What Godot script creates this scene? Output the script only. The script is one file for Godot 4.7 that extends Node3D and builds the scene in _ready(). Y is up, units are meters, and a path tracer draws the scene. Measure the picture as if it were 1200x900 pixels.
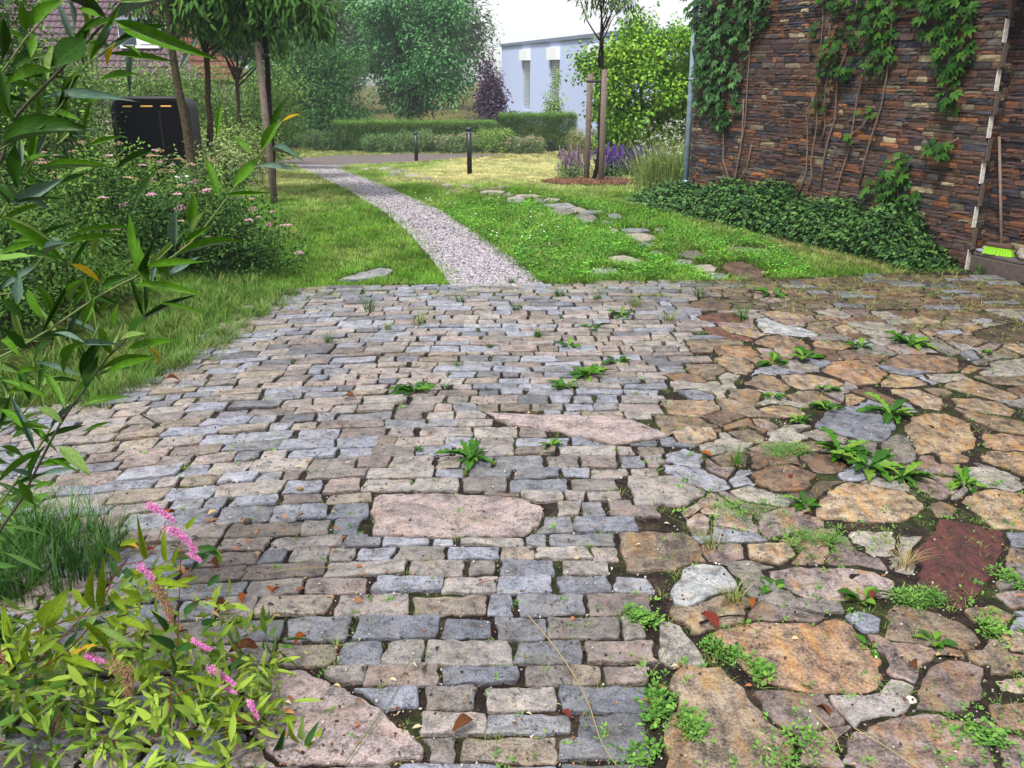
extends Node3D
# A cobbled yard that runs out into a garden: granite setts and flagstones, a gravel path over the lawn, a slate-clad wall with creepers.
# x to the right, y up, the camera looks along -z; most helpers take "d", the distance ahead (d = -z).

var rng := RandomNumberGenerator.new()
var taken := {}
var M := {}
var T := {}
var leaf_shapes := {}


func rnd(a: float, b: float) -> float:
	return rng.randf_range(a, b)


func pick(list: Array):
	return list[rng.randi() % list.size()]


func W(x: float, y: float, d: float) -> Vector3:
	return Vector3(x, y, -d)


func ground_y(x: float, d: float) -> float:
	return -1.35 * smoothstep(9.5, 34.0, d) - 0.35 * smoothstep(2.0, 14.0, absf(x) - 9.0)


func G(x: float, d: float, up := 0.0) -> Vector3:
	return Vector3(x, ground_y(x, d) + up, -d)


func numbered(parent: Node, called: String) -> String:
	var key := "%d/%s" % [parent.get_instance_id(), called]
	var n: int = taken.get(key, 0)
	taken[key] = n + 1
	return called if n == 0 else "%s_%03d" % [called, n]


func thing(called: String, label: String, category: String, at := Vector3.ZERO, group := "", turn := 0.0) -> Node3D:
	var o := Node3D.new()
	o.name = numbered(self, called)
	add_child(o, true)
	o.position = at
	o.rotation.y = turn
	return tag(o, label, category, group)


func tag(o: Node3D, label: String, category := "", group := "", kind := "") -> Node3D:
	o.set_meta("label", label)
	if category:
		o.set_meta("category", category)
	if group:
		o.set_meta("group", group)
	if kind:
		o.set_meta("kind", kind)
	return o


func obj(called: String, mesh: Mesh, m: Material, parent: Node3D = null, at := Transform3D()) -> MeshInstance3D:
	var o := MeshInstance3D.new()
	var p: Node3D = parent if parent else self
	o.name = numbered(p, called)
	o.mesh = mesh
	o.material_override = m
	p.add_child(o, true)
	o.transform = at
	return o


# a part given in world coordinates
func world_obj(called: String, mesh: Mesh, m: Material, parent: Node3D) -> MeshInstance3D:
	return obj(called, mesh, m, parent, parent.transform.affine_inverse())


func struct(called: String, mesh: Mesh, m: Material, label: String) -> MeshInstance3D:
	var o := obj(called, mesh, m)
	tag(o, label, "", "", "structure")
	return o


func scatter(called: String, mesh: Mesh, m: Material, spots: Array, tints: Array, parent: Node3D = null, label := "", category := "") -> MultiMeshInstance3D:
	var mm := MultiMesh.new()
	mm.transform_format = MultiMesh.TRANSFORM_3D
	mm.use_colors = true
	mm.mesh = mesh
	mm.instance_count = spots.size()
	for i in spots.size():
		mm.set_instance_transform(i, spots[i])
		mm.set_instance_color(i, tints[i])
	var o := MultiMeshInstance3D.new()
	var p: Node3D = parent if parent else self
	o.name = numbered(p, called)
	o.multimesh = mm
	o.material_override = m
	o.set_meta("kind", "stuff")
	p.add_child(o, true)
	if parent:
		o.transform = Transform3D(Basis(), -parent.position)
	if label:
		tag(o, label, category)
	return o


# ---------------------------------------------------------------- meshes

func st_new(smooth := true) -> SurfaceTool:
	var st := SurfaceTool.new()
	st.begin(Mesh.PRIMITIVE_TRIANGLES)
	st.set_smooth_group(0 if smooth else -1)
	return st


func done(st: SurfaceTool) -> ArrayMesh:
	st.generate_normals()
	return st.commit()


func tri(st: SurfaceTool, a: Vector3, b: Vector3, c: Vector3) -> void:
	st.add_vertex(a)
	st.add_vertex(b)
	st.add_vertex(c)


func quad(st: SurfaceTool, a: Vector3, b: Vector3, c: Vector3, d: Vector3) -> void:
	tri(st, a, b, c)
	tri(st, a, c, d)


func tube(st: SurfaceTool, path: Array, radii: Array, sides := 7, rough := 0.0) -> void:
	var rings := []
	var side := Vector3.ZERO
	for i in path.size():
		var dir: Vector3 = (path[mini(i + 1, path.size() - 1)] - path[maxi(i - 1, 0)]).normalized()
		if side == Vector3.ZERO:
			side = dir.cross(Vector3.FORWARD if absf(dir.z) < 0.8 else Vector3.RIGHT).normalized()
		side = (side - dir * side.dot(dir)).normalized()
		var other := dir.cross(side)
		var ring := []
		for k in sides:
			var a := TAU * k / sides
			var r: float = radii[mini(i, radii.size() - 1)] * (1.0 + rnd(-rough, rough))
			ring.append(path[i] + (side * cos(a) + other * sin(a)) * r)
		rings.append(ring)
	for i in path.size() - 1:
		for k in sides:
			var n := (k + 1) % sides
			quad(st, rings[i][k], rings[i + 1][k], rings[i + 1][n], rings[i][n])
	for e in [[rings[0], path[0], true], [rings[-1], path[-1], false]]:
		for k in sides:
			var n := (k + 1) % sides
			if e[2]:
				tri(st, e[1], e[0][k], e[0][n])
			else:
				tri(st, e[1], e[0][n], e[0][k])


# a box with chamfered edges; basis and place by t
func box(st: SurfaceTool, t: Transform3D, s: Vector3, bevel := 0.004) -> void:
	var h := s / 2.0
	var b := minf(bevel, minf(h.x, minf(h.y, h.z)) * 0.9)
	for axis in 3:
		for sgn in [-1.0, 1.0]:
			var u := (axis + 1) % 3
			var v := (axis + 2) % 3
			var c := []
			for q in [[-1, -1], [-1, 1], [1, 1], [1, -1]]:
				var p := Vector3.ZERO
				p[axis] = sgn * h[axis]
				p[u] = q[0] * (h[u] - b)
				p[v] = q[1] * (h[v] - b)
				c.append(t * p)
			if sgn > 0:
				quad(st, c[0], c[1], c[2], c[3])
			else:
				quad(st, c[3], c[2], c[1], c[0])
	for axis in 3:
		var u := (axis + 1) % 3
		var v := (axis + 2) % 3
		for q in [[-1.0, -1.0], [-1.0, 1.0], [1.0, 1.0], [1.0, -1.0]]:
			var p := []
			for e in [-1.0, 1.0]:
				var a := Vector3.ZERO
				a[axis] = e * (h[axis] - b)
				a[u] = q[0] * h[u]
				a[v] = q[1] * (h[v] - b)
				var a2 := a
				a2[u] = q[0] * (h[u] - b)
				a2[v] = q[1] * h[v]
				p.append(t * a)
				p.append(t * a2)
			if q[0] * q[1] > 0:
				quad(st, p[0], p[2], p[3], p[1])
			else:
				quad(st, p[0], p[1], p[3], p[2])


func box_mesh(s: Vector3, bevel := 0.004, at := Vector3.ZERO) -> ArrayMesh:
	var st := st_new(false)
	box(st, Transform3D(Basis(), at), s, bevel)
	return done(st)


func centroid(p: PackedVector2Array) -> Vector2:
	var c := Vector2.ZERO
	for q in p:
		c += q
	return c / p.size()


func area(p: PackedVector2Array) -> float:
	var a := 0.0
	for i in p.size():
		a += p[i].cross(p[(i + 1) % p.size()])
	return a / 2.0


func grow(p: PackedVector2Array, by: float) -> PackedVector2Array:
	var best := PackedVector2Array()
	for r in Geometry2D.offset_polygon(p, by, Geometry2D.JOIN_MITER):
		if absf(area(r)) > absf(area(best)):
			best = r
	return best


func cut(p: PackedVector2Array, by: PackedVector2Array) -> PackedVector2Array:
	var best := PackedVector2Array()
	for r in Geometry2D.clip_polygons(p, by):
		if absf(area(r)) > absf(area(best)) and not Geometry2D.is_polygon_clockwise(r):
			best = r
	return best


func rect_of(p: PackedVector2Array) -> Rect2:
	var r := Rect2(p[0], Vector2.ZERO)
	for q in p:
		r = r.expand(q)
	return r


# the outline of a worn stone: corners cut, long sides bent a little
func worn(p: PackedVector2Array, corner: float, wobble: float, step: float) -> PackedVector2Array:
	var a := PackedVector2Array()
	var n := p.size()
	for i in n:
		var q := p[i]
		var before := p[(i + n - 1) % n] - q
		var after := p[(i + 1) % n] - q
		var cb := minf(corner, before.length() * 0.3)
		var ca := minf(corner, after.length() * 0.3)
		a.append(q + before.normalized() * cb)
		a.append(q + (before.normalized() * cb + after.normalized() * ca) * 0.27)
		a.append(q + after.normalized() * ca)
		var long := after.length() - 2.0 * corner
		var k := int(long / step)
		for j in k:
			var f := (j + 1.0) / (k + 1.0)
			var side := Vector2(-after.y, after.x).normalized()
			a.append(q + after.normalized() * (corner + long * f) + side * rnd(-wobble, wobble))
	return a


# grime of the yard: brownish and dark stains with shapes of their own, over the stones wherever they lie
func stain(x: float, z: float) -> Color:
	var brown := smoothstep(0.05, 0.5, dry_noise.get_noise_2d(x * 130.0 + 40.0, z * 130.0))
	var dark := smoothstep(0.15, 0.55, dry_noise.get_noise_2d(x * 260.0 - 70.0, z * 260.0))
	var wide := 1.0 + 0.35 * dry_noise.get_noise_2d(x * 18.0, z * 18.0 + 900.0)
	return Color.WHITE.lerp(Color(0.66, 0.54, 0.42), brown * 0.55).lerp(Color(0.42, 0.38, 0.35), dark * 0.85) * wide * rnd(0.92, 1.08)


# a paving stone from its outline (x, z about its own centre); its bottom is at y = -deep
func stone_into(st: SurfaceTool, p: PackedVector2Array, top: float, bevel: float, bump: float, at := Vector3.ZERO, deep := 0.045, wide := false, tilt_by := 0.035, origin := Vector3.ZERO) -> void:
	if area(p) < 0:
		p.reverse()
	var n := p.size()
	var c := centroid(p)
	var tilt := Vector2(rnd(-tilt_by, tilt_by), rnd(-tilt_by, tilt_by))
	var rings := []
	for lev in ([[0.0, -deep, 0.0], [0.0, top - bevel, 0.3], [0.4, top - bevel * 0.25, 0.5], [1.3, top, 0.6], [-0.30, top + 0.001, 0.7], [-0.62, top + 0.001, 0.5]] if wide else [[0.0, -deep, 0.0], [0.0, top - bevel, 0.3], [0.4, top - bevel * 0.25, 0.5], [1.3, top, 0.8], [-0.5, top + 0.001, 1.0]]):
		var ring := []
		for q in p:
			var to := c - q
			var inset: float = minf(lev[0] * bevel * rnd(0.6, 1.5), to.length() * 0.24) if lev[0] >= 0 else to.length() * -lev[0]
			var r := q + to.normalized() * inset
			var y: float = lev[1] + lev[2] * rnd(-bump, bump) + (tilt.dot(r - c) if lev[1] > 0 else 0.0)
			ring.append(at + Vector3(r.x, y, r.y))
		rings.append(ring)
	var tints := rings.map(func(ring): return ring.map(func(v): return stain(v.x + origin.x, v.z + origin.z)))
	for i in rings.size() - 1:
		st.set_smooth_group([1, 2, 3, 4, 4, 4][i])
		for k in n:
			var m := (k + 1) % n
			for q in [[i, k], [i, m], [i + 1, m], [i, k], [i + 1, m], [i + 1, k]]:
				st.set_color(tints[q[0]][q[1]])
				st.add_vertex(rings[q[0]][q[1]])
	var mid := at + Vector3(c.x, top + 0.001 + 0.4 * rnd(-bump, bump), c.y)
	var mid_tint := stain(mid.x + origin.x, mid.z + origin.z)
	for k in n:
		st.set_color(tints[-1][k])
		st.add_vertex(rings[-1][k])
		st.set_color(tints[-1][(k + 1) % n])
		st.add_vertex(rings[-1][(k + 1) % n])
		st.set_color(mid_tint)
		st.add_vertex(mid)


# a rounded lump: boulder, pebble, bud
func lump(rx: float, ry: float, rz: float, bump: float, rings := 5, sides := 8) -> ArrayMesh:
	var st := st_new()
	var v := []
	for i in rings + 1:
		var a := PI * i / rings
		var row := []
		for k in sides:
			var b := TAU * k / sides
			var s := 1.0 + (rnd(-bump, bump) if i > 0 and i < rings else 0.0)
			row.append(Vector3(sin(a) * cos(b) * rx, cos(a) * ry, sin(a) * sin(b) * rz) * s)
		v.append(row)
	for i in rings:
		for k in sides:
			var n := (k + 1) % sides
			if i > 0:
				tri(st, v[i][k], v[i][n], v[i + 1][k])
			if i < rings - 1:
				tri(st, v[i][n], v[i + 1][n], v[i + 1][k])
	return done(st)


# ---------------------------------------------------------------- leaves: along +z from the origin, upper face +y

func leaf_into(st: SurfaceTool, t: Transform3D, long: float, wide: float, opt := {}) -> void:
	var segs: int = opt.get("segs", 6)
	var droop: float = opt.get("droop", 0.15)
	var arch: float = opt.get("arch", 0.0)
	var fold: float = opt.get("fold", 0.2)
	var shape: float = opt.get("shape", 0.85)
	var lobes: float = opt.get("lobes", 0.0)
	var wave: float = opt.get("wave", 0.0)
	var stalk: float = opt.get("stalk", 0.0)
	var sharp: float = opt.get("sharp", 0.85)
	var rows := []
	for i in segs + 1:
		var f := float(i) / segs
		var w := wide * 0.5 * pow(maxf(sin(PI * pow(f, shape)), 0.0), sharp)
		if stalk > 0.0:
			var g := clampf((f - stalk) / (1.0 - stalk), 0.0, 1.0)
			w = maxf(wide * 0.5 * pow(maxf(sin(PI * pow(g, shape)), 0.0), 0.8), 0.03 * wide if f < 0.97 else 0.0)
		if lobes > 0.0:
			w *= 0.42 + 0.58 * absf(sin(f * PI * lobes))
		var mid := Vector3(0, long * (arch * sin(PI * f) - droop * f * f), long * f)
		var tip := wave * long * sin(f * 9.0)
		rows.append([t * (mid + Vector3(-w, fold * w + tip, 0)), t * mid, t * (mid + Vector3(w, fold * w - tip, 0)), f])
	for i in segs:
		var a: Array = rows[i]
		var b: Array = rows[i + 1]
		for s in 2:
			for q in ([[a, s], [a, s + 1], [b, s + 1]] if i < segs - 1 or true else []) + [[a, s], [b, s + 1], [b, s]]:
				st.set_uv(Vector2(q[1] * 0.5, q[0][3]))
				st.add_vertex(q[0][q[1]])


func leaf(key: String, opt: Dictionary) -> ArrayMesh:
	if not leaf_shapes.has(key):
		var st := st_new()
		leaf_into(st, Transform3D(), 1.0, 1.0, opt)
		leaf_shapes[key] = done(st)
	return leaf_shapes[key]


# a frame whose z runs along the leaf and whose y leans towards "up"
func frame(axis: Vector3, up: Vector3, roll := 0.0) -> Basis:
	var z := axis.normalized()
	var x := up.cross(z)
	if x.length() < 0.01:
		x = Vector3.RIGHT.cross(z)
	x = x.normalized()
	return Basis(x, z.cross(x), z).rotated(z, roll)


func any_basis() -> Basis:
	return Basis(Quaternion(Vector3(rnd(-1, 1), rnd(-1, 1), rnd(-1, 1)).normalized(), rnd(0, TAU)))


# a handful of leaves round the origin, within a radius of 1; used many times over in a crown
func clump(n: int, long: float, wide: float, segs := 2, hang := 0.3, opt := {}) -> ArrayMesh:
	var st := st_new()
	for i in n:
		var p := Vector3(rnd(-1, 1), rnd(-1, 1), rnd(-1, 1)).normalized() * pow(rng.randf(), 0.5)
		var axis := (p + Vector3(rnd(-0.8, 0.8), rnd(-0.6, 0.5) - hang, rnd(-0.8, 0.8))).normalized()
		var o := {"segs": segs, "droop": rnd(0.05, 0.3), "fold": rnd(0.1, 0.4)}
		o.merge(opt)
		leaf_into(st, Transform3D(frame(axis, Vector3(rnd(-0.6, 0.6), 1, rnd(-0.6, 0.6)), 0.0), p), long * rnd(0.7, 1.2), wide * rnd(0.75, 1.2), o)
	return done(st)


func blade_tuft(n: int, high: float, spread: float, wide: float, bend: float) -> ArrayMesh:
	var st := st_new()
	for i in n:
		var a := rnd(0, TAU)
		var at := Vector3(cos(a), 0, sin(a)) * spread * sqrt(rng.randf())
		var out := Vector3(cos(a + rnd(-0.8, 0.8)), 0, sin(a + rnd(-0.8, 0.8)))
		var side := out.cross(Vector3.UP) * wide * 0.5
		var h := high * rnd(0.55, 1.15)
		var b := bend * rnd(0.3, 1.3)
		var p := []
		for k in 4:
			var f := k / 3.0
			p.append(at + Vector3.UP * h * (f - 0.25 * b * f * f) + out * h * b * f * f * 0.8)
		for k in 3:
			var w0 := 1.0 - 0.3 * k
			var w1 := 1.0 - 0.3 * (k + 1) if k < 2 else 0.0
			tri(st, p[k] - side * w0, p[k + 1] - side * w1, p[k] + side * w0)
			if k < 2:
				tri(st, p[k] + side * w0, p[k + 1] - side * w1, p[k + 1] + side * w1)
	return done(st)


# ---------------------------------------------------------------- textures and materials

func noise_bytes(size: int, freq: float, type: int, octaves: int, s: int, warp := 0.0, stretch := 1.0) -> PackedByteArray:
	var n := FastNoiseLite.new()
	n.seed = s
	n.noise_type = type
	n.frequency = freq
	n.fractal_octaves = octaves
	if octaves <= 1:
		n.fractal_type = FastNoiseLite.FRACTAL_NONE
	if warp > 0.0:
		n.domain_warp_enabled = true
		n.domain_warp_amplitude = warp
		n.domain_warp_frequency = freq
	var im := n.get_seamless_image(size, int(size * stretch) if stretch < 1.0 else size)
	if stretch < 1.0:
		im.resize(size, size, Image.INTERPOLATE_CUBIC)
	im.convert(Image.FORMAT_L8)
	return im.get_data()


func tex_from(size: int, bytes: PackedByteArray, channels := 3) -> ImageTexture:
	return ImageTexture.create_from_image(Image.create_from_data(size, size, false, Image.FORMAT_RGB8 if channels == 3 else Image.FORMAT_L8, bytes))


func make_textures() -> void:
	var S := 512
	var low := noise_bytes(S, 0.008, FastNoiseLite.TYPE_SIMPLEX_SMOOTH, 4, 11)
	var mid := noise_bytes(S, 0.035, FastNoiseLite.TYPE_SIMPLEX_SMOOTH, 3, 12)
	var cell := noise_bytes(S, 0.11, FastNoiseLite.TYPE_CELLULAR, 1, 13)
	var fine := noise_bytes(S, 0.2, FastNoiseLite.TYPE_SIMPLEX, 2, 14)
	var rough := noise_bytes(S, 0.09, FastNoiseLite.TYPE_SIMPLEX, 4, 17)
	var blot := noise_bytes(S, 0.016, FastNoiseLite.TYPE_SIMPLEX, 5, 18, 12.0)
	var band := noise_bytes(S, 0.02, FastNoiseLite.TYPE_SIMPLEX_SMOOTH, 4, 15, 20.0, 0.25)
	var granite := PackedByteArray()
	var rust := PackedByteArray()
	var relief := PackedByteArray()
	var plain := PackedByteArray()
	var soil := PackedByteArray()
	granite.resize(S * S * 3)
	rust.resize(S * S * 3)
	plain.resize(S * S * 3)
	soil.resize(S * S * 3)
	relief.resize(S * S)
	for i in S * S:
		var l := low[i] / 255.0
		var m := mid[i] / 255.0
		var c := cell[i] / 255.0
		var f := fine[i] / 255.0
		var b := band[i] / 255.0
		var w := rng.randf()
		var z := rough[i] / 255.0
		var t := blot[i] / 255.0
		var g := 0.84 + (l - 0.5) * 0.34 + (m - 0.5) * 0.22 + (f - 0.5) * 0.34 + (z - 0.5) * 0.36 + (w - 0.5) * 0.22
		if t > 0.62:
			g -= (t - 0.62) * 0.8
		if c > 0.74 and w < 0.8:
			g -= 0.3
		elif w > 0.985:
			g += 0.2
		if m < 0.3:
			g -= (0.3 - m) * 0.9
		var warm := clampf((l - 0.45) * 1.6, 0.0, 1.0)
		granite[i * 3] = int(clampf(g * (1.0 + 0.05 * warm), 0, 1) * 255)
		granite[i * 3 + 1] = int(clampf(g, 0, 1) * 255)
		granite[i * 3 + 2] = int(clampf(g * (1.0 - 0.07 * warm), 0, 1) * 255)
		var q := 0.82 + (b - 0.5) * 0.62 + (m - 0.5) * 0.2 + (f - 0.5) * 0.3 + (z - 0.5) * 0.45 + (w - 0.5) * 0.18
		if t > 0.6:
			q -= (t - 0.6) * 0.8
		elif t < 0.36:
			q += (0.36 - t) * 0.9
		if w < 0.02:
			q -= 0.25
		var o := clampf((b - 0.46) * 2.2 + (l - 0.5) * 1.6, 0.0, 1.0)
		rust[i * 3] = int(clampf(q * (1.05 - 0.06 * o), 0, 1) * 255)
		rust[i * 3 + 1] = int(clampf(q * (1.0 - 0.19 * o), 0, 1) * 255)
		rust[i * 3 + 2] = int(clampf(q * (0.99 - 0.37 * o), 0, 1) * 255)
		var k := 0.86 + (l - 0.5) * 0.3 + (m - 0.5) * 0.25 + (f - 0.5) * 0.12
		for j in 3:
			plain[i * 3 + j] = int(clampf(k, 0, 1) * 255)
		var e := 0.62 + (l - 0.5) * 0.5 + (f - 0.5) * 0.8 + (m - 0.5) * 0.4
		soil[i * 3] = int(clampf(e * 1.03, 0, 1) * 255)
		soil[i * 3 + 1] = int(clampf(e, 0, 1) * 255)
		soil[i * 3 + 2] = int(clampf(e * 0.94, 0, 1) * 255)
		relief[i] = int(clampf(l * 0.16 + m * 0.26 + f * 0.16 + z * 0.3 + b * 0.1 + (0.0 if c > 0.72 else 0.08), 0, 1) * 255)
	T.granite = tex_from(S, granite)
	T.rust = tex_from(S, rust)
	T.plain = tex_from(S, plain)
	T.soil = tex_from(S, soil)
	T.relief = tex_from(S, relief, 1)
	# a leaf: pale midrib, side veins, a little mottling; u across, v along
	var L := 128
	var green := PackedByteArray()
	var veins := PackedByteArray()
	green.resize(L * L * 3)
	veins.resize(L * L)
	for y in L:
		for x in L:
			var u := absf(x / 127.0 - 0.5) * 2.0
			var v := y / 127.0
			var vein := absf(fposmod(v * 11.0 - u * 2.6, 1.0) - 0.5) * 2.0
			var rib := exp(-u * u * 900.0)
			var s := smoothstep(0.82, 1.0, vein) * (1.0 - u) * 0.6
			var k := 0.74 + (mid[(y * S + x) * 2] / 255.0 - 0.5) * 0.3 + s * 0.12 + rng.randf() * 0.04
			var i := (y * L + x)
			green[i * 3] = int(clampf(k + rib * 0.3, 0, 1) * 255)
			green[i * 3 + 1] = int(clampf(k + rib * 0.22, 0, 1) * 255)
			green[i * 3 + 2] = int(clampf(k * 0.95 + rib * 0.25, 0, 1) * 255)
			veins[i] = int(clampf(0.6 - rib * 0.5 - s * 0.4 + u * 0.15, 0, 1) * 255)
	T.leaf = tex_from(L, green)
	T.veins = tex_from(L, veins, 1)


func mat(key: String, c: Color, rough := 0.8, tex := "", tile := 0.6, relief := 0.0, spec := 0.5) -> StandardMaterial3D:
	var m := StandardMaterial3D.new()
	m.resource_name = key
	m.albedo_color = c
	m.roughness = rough
	m.metallic_specular = spec
	m.cull_mode = BaseMaterial3D.CULL_DISABLED
	if tex:
		m.albedo_texture = T[tex]
		m.uv1_triplanar = true
		m.uv1_world_triplanar = true
		m.uv1_scale = Vector3.ONE / tile
	if relief > 0.0:
		m.heightmap_enabled = true
		m.heightmap_texture = T.relief
		m.heightmap_scale = relief
	M[key] = m
	return m


func leaf_mat(key: String, c: Color, rough := 0.45, back := 0.5, tinted := false, textured := true) -> StandardMaterial3D:
	var m := StandardMaterial3D.new()
	m.resource_name = key
	m.albedo_color = c
	m.roughness = rough
	m.metallic_specular = 0.22
	m.cull_mode = BaseMaterial3D.CULL_DISABLED
	m.vertex_color_use_as_albedo = tinted
	m.backlight_enabled = true
	m.backlight = Color(back, back * 1.0, back * 0.6)
	if textured:
		m.albedo_texture = T.leaf
		m.heightmap_enabled = true
		m.heightmap_texture = T.veins
		m.heightmap_scale = 0.08
	M[key] = m
	return m


func make_materials() -> void:
	# granite and gneiss of the yard
	for s in [["grey", Color(0.552, 0.564, 0.622), "granite", 0.5], ["grey_dark", Color(0.474, 0.478, 0.510), "granite", 0.55], ["grey_warm", Color(0.586, 0.556, 0.544), "granite", 0.45], ["pinkish", Color(0.576, 0.521, 0.504), "granite", 0.5], ["tan_sett", Color(0.568, 0.521, 0.474), "granite", 0.6],
		["olive_sett", Color(0.397, 0.369, 0.302), "rust", 0.6], ["pink", Color(0.624, 0.562, 0.558), "granite", 0.7], ["orange", Color(0.545, 0.455, 0.365), "rust", 0.9], ["ochre", Color(0.585, 0.53, 0.44), "rust", 0.75], ["tan", Color(0.567, 0.524, 0.458), "rust", 0.65],
		["brown", Color(0.472, 0.406, 0.345), "rust", 0.7], ["olive", Color(0.397, 0.359, 0.293), "rust", 0.8], ["stone", Color(0.567, 0.543, 0.510), "granite", 0.7], ["mauve", Color(0.529, 0.487, 0.482), "rust", 0.8], ["pale", Color(0.661, 0.671, 0.690), "granite", 0.5], ["red", Color(0.321, 0.170, 0.161), "rust", 0.45], ["rust", Color(0.435, 0.283, 0.217), "rust", 0.6]]:
		mat(s[0], s[1], 0.5, s[2], s[3], 0.55, 0.5).vertex_color_use_as_albedo = true
		mat(s[0] + "_1", (s[1] as Color).lightened(0.1), 0.46, s[2], s[3] * 0.8, 0.55, 0.5).vertex_color_use_as_albedo = true
		mat(s[0] + "_2", (s[1] as Color).darkened(0.15), 0.54, s[2], s[3] * 1.15, 0.55, 0.5).vertex_color_use_as_albedo = true
	mat("soil", Color(1, 1, 1), 0.9, "soil", 0.35, 1.2, 0.3).vertex_color_use_as_albedo = true
	mat("pebble", Color(1, 1, 1), 0.7, "plain", 0.1, 0.0, 0.35).vertex_color_use_as_albedo = true
	mat("ground", Color(1, 1, 1), 0.95, "soil", 0.5, 1.5, 0.15).vertex_color_use_as_albedo = true
	mat("gravel", Color(0.60, 0.57, 0.59), 0.9, "soil", 0.16, 1.8, 0.3)
	# slate of the wall
	mat("slate", Color(1, 1, 1), 0.6, "granite", 0.22, 0.6, 0.4).vertex_color_use_as_albedo = true
	mat("mortar", Color(0.16, 0.14, 0.14), 0.95, "soil", 0.3, 0.8, 0.2)
	mat("edge_light", Color(0.90, 0.88, 0.84), 0.8, "plain", 0.2, 0.4)
	mat("edge_dull", Color(0.40, 0.35, 0.31), 0.85, "plain", 0.2, 0.4)
	mat("deck", Color(0.34, 0.31, 0.31), 0.75, "plain", 0.4, 0.5)
	mat("deck_side", Color(0.34, 0.29, 0.27), 0.8, "plain", 0.3, 0.5)
	mat("zinc", Color(0.58, 0.66, 0.74), 0.4, "plain", 0.5, 0.0).metallic = 0.3
	mat("bark", Color(0.36, 0.32, 0.26), 0.9, "soil", 0.18, 2.0, 0.2)
	mat("bark_pale", Color(0.50, 0.47, 0.38), 0.9, "soil", 0.2, 2.0, 0.2)
	mat("bark_dark", Color(0.25, 0.20, 0.19), 0.9, "soil", 0.2, 1.5, 0.2)
	mat("stake", Color(0.51, 0.46, 0.42), 0.85, "plain", 0.25, 1.0, 0.2)
	mat("rubber", Color(0.05, 0.05, 0.06), 0.7)
	mat("vine", Color(0.52, 0.44, 0.40), 0.9, "plain", 0.15, 1.0, 0.2)
	mat("twig_red", Color(0.43, 0.19, 0.14), 0.6)
	mat("twig_green", Color(0.33, 0.38, 0.17), 0.6)
	mat("twig_dark", Color(0.20, 0.19, 0.12), 0.7)
	mat("straw", Color(0.55, 0.49, 0.32), 0.8)
	mat("lamp_black", Color(0.07, 0.075, 0.09), 0.4)
	mat("shell_black", Color(0.02, 0.02, 0.028), 0.6)
	mat("cloth_black", Color(0.02, 0.02, 0.028), 0.85, "plain", 0.3, 0.6, 0.2)
	mat("brass", Color(0.85, 0.66, 0.30), 0.5)
	mat("dish_grey", Color(0.72, 0.73, 0.80), 0.6)
	mat("white", Color(0.86, 0.87, 0.88), 0.5)
	mat("render", Color(0.66, 0.71, 0.84), 0.9)
	mat("fascia", Color(0.50, 0.55, 0.64), 0.5, "plain", 1.0)
	mat("blind", Color(0.84, 0.87, 0.88), 0.6)
	mat("glass_dark", Color(0.16, 0.22, 0.27), 0.08)
	mat("roof_tile", Color(0.42, 0.34, 0.37), 0.7, "plain", 0.7, 0.0, 0.3)
	mat("roof_warm", Color(0.50, 0.30, 0.23), 0.75, "plain", 0.7, 0.0, 0.3)
	mat("plaster", Color(0.78, 0.74, 0.66), 0.9, "plain", 1.0, 0.2)
	mat("broom_green", Color(0.52, 0.76, 0.09), 0.6)
	mat("broom_wood", Color(0.50, 0.42, 0.38), 0.8, "plain", 0.2, 0.5)
	mat("broom_head", Color(0.28, 0.20, 0.15), 0.8)
	mat("bark_mulch", Color(0.36, 0.22, 0.15), 0.95, "soil", 0.15, 1.5, 0.2)
	mat("cobble_pale", Color(0.62, 0.59, 0.54), 0.8, "granite", 0.4, 0.5)
	# leaves
	leaf_mat("willow", Color(0.35, 0.55, 0.13), 0.38, 0.55)
	leaf_mat("willow_dark", Color(0.20, 0.36, 0.10), 0.36, 0.5)
	leaf_mat("willow_silver", Color(0.44, 0.56, 0.52), 0.5, 0.4)
	leaf_mat("willow_pale", Color(0.55, 0.68, 0.38), 0.45, 0.6)
	leaf_mat("willow_yellow", Color(0.86, 0.74, 0.16), 0.5, 0.7)
	leaf_mat("lime", Color(0.56, 0.68, 0.17), 0.45, 0.65)
	leaf_mat("spiraea_dark", Color(0.23, 0.40, 0.18), 0.42, 0.5)
	leaf_mat("creeper", Color(0.19, 0.36, 0.13), 0.38, 0.45)
	leaf_mat("creeper_light", Color(0.29, 0.47, 0.16), 0.4, 0.5)
	leaf_mat("creeper_dark", Color(0.17, 0.33, 0.15), 0.38, 0.4)
	leaf_mat("creeper_brown", Color(0.40, 0.32, 0.23), 0.6, 0.3)
	leaf_mat("weed", Color(0.28, 0.50, 0.13), 0.45, 0.5)
	leaf_mat("weed_dark", Color(0.22, 0.41, 0.14), 0.42, 0.5)
	leaf_mat("weed_light", Color(0.46, 0.62, 0.24), 0.5, 0.5)
	leaf_mat("dead_orange", Color(0.66, 0.36, 0.16), 0.7, 0.3)
	leaf_mat("dead_brown", Color(0.42, 0.26, 0.17), 0.75, 0.2)
	leaf_mat("dead_red", Color(0.48, 0.20, 0.17), 0.7, 0.3)
	leaf_mat("dead_yellow", Color(0.86, 0.70, 0.22), 0.6, 0.4)
	leaf_mat("dead_pink", Color(0.74, 0.53, 0.45), 0.7, 0.3)
	leaf_mat("tinted", Color(1, 1, 1), 0.65, 0.3, true, false)
	leaf_mat("tinted_gloss", Color(1, 1, 1), 0.5, 0.25, true, false)
	leaf_mat("blade", Color(1, 1, 1), 0.7, 0.6, true, false)
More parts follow.
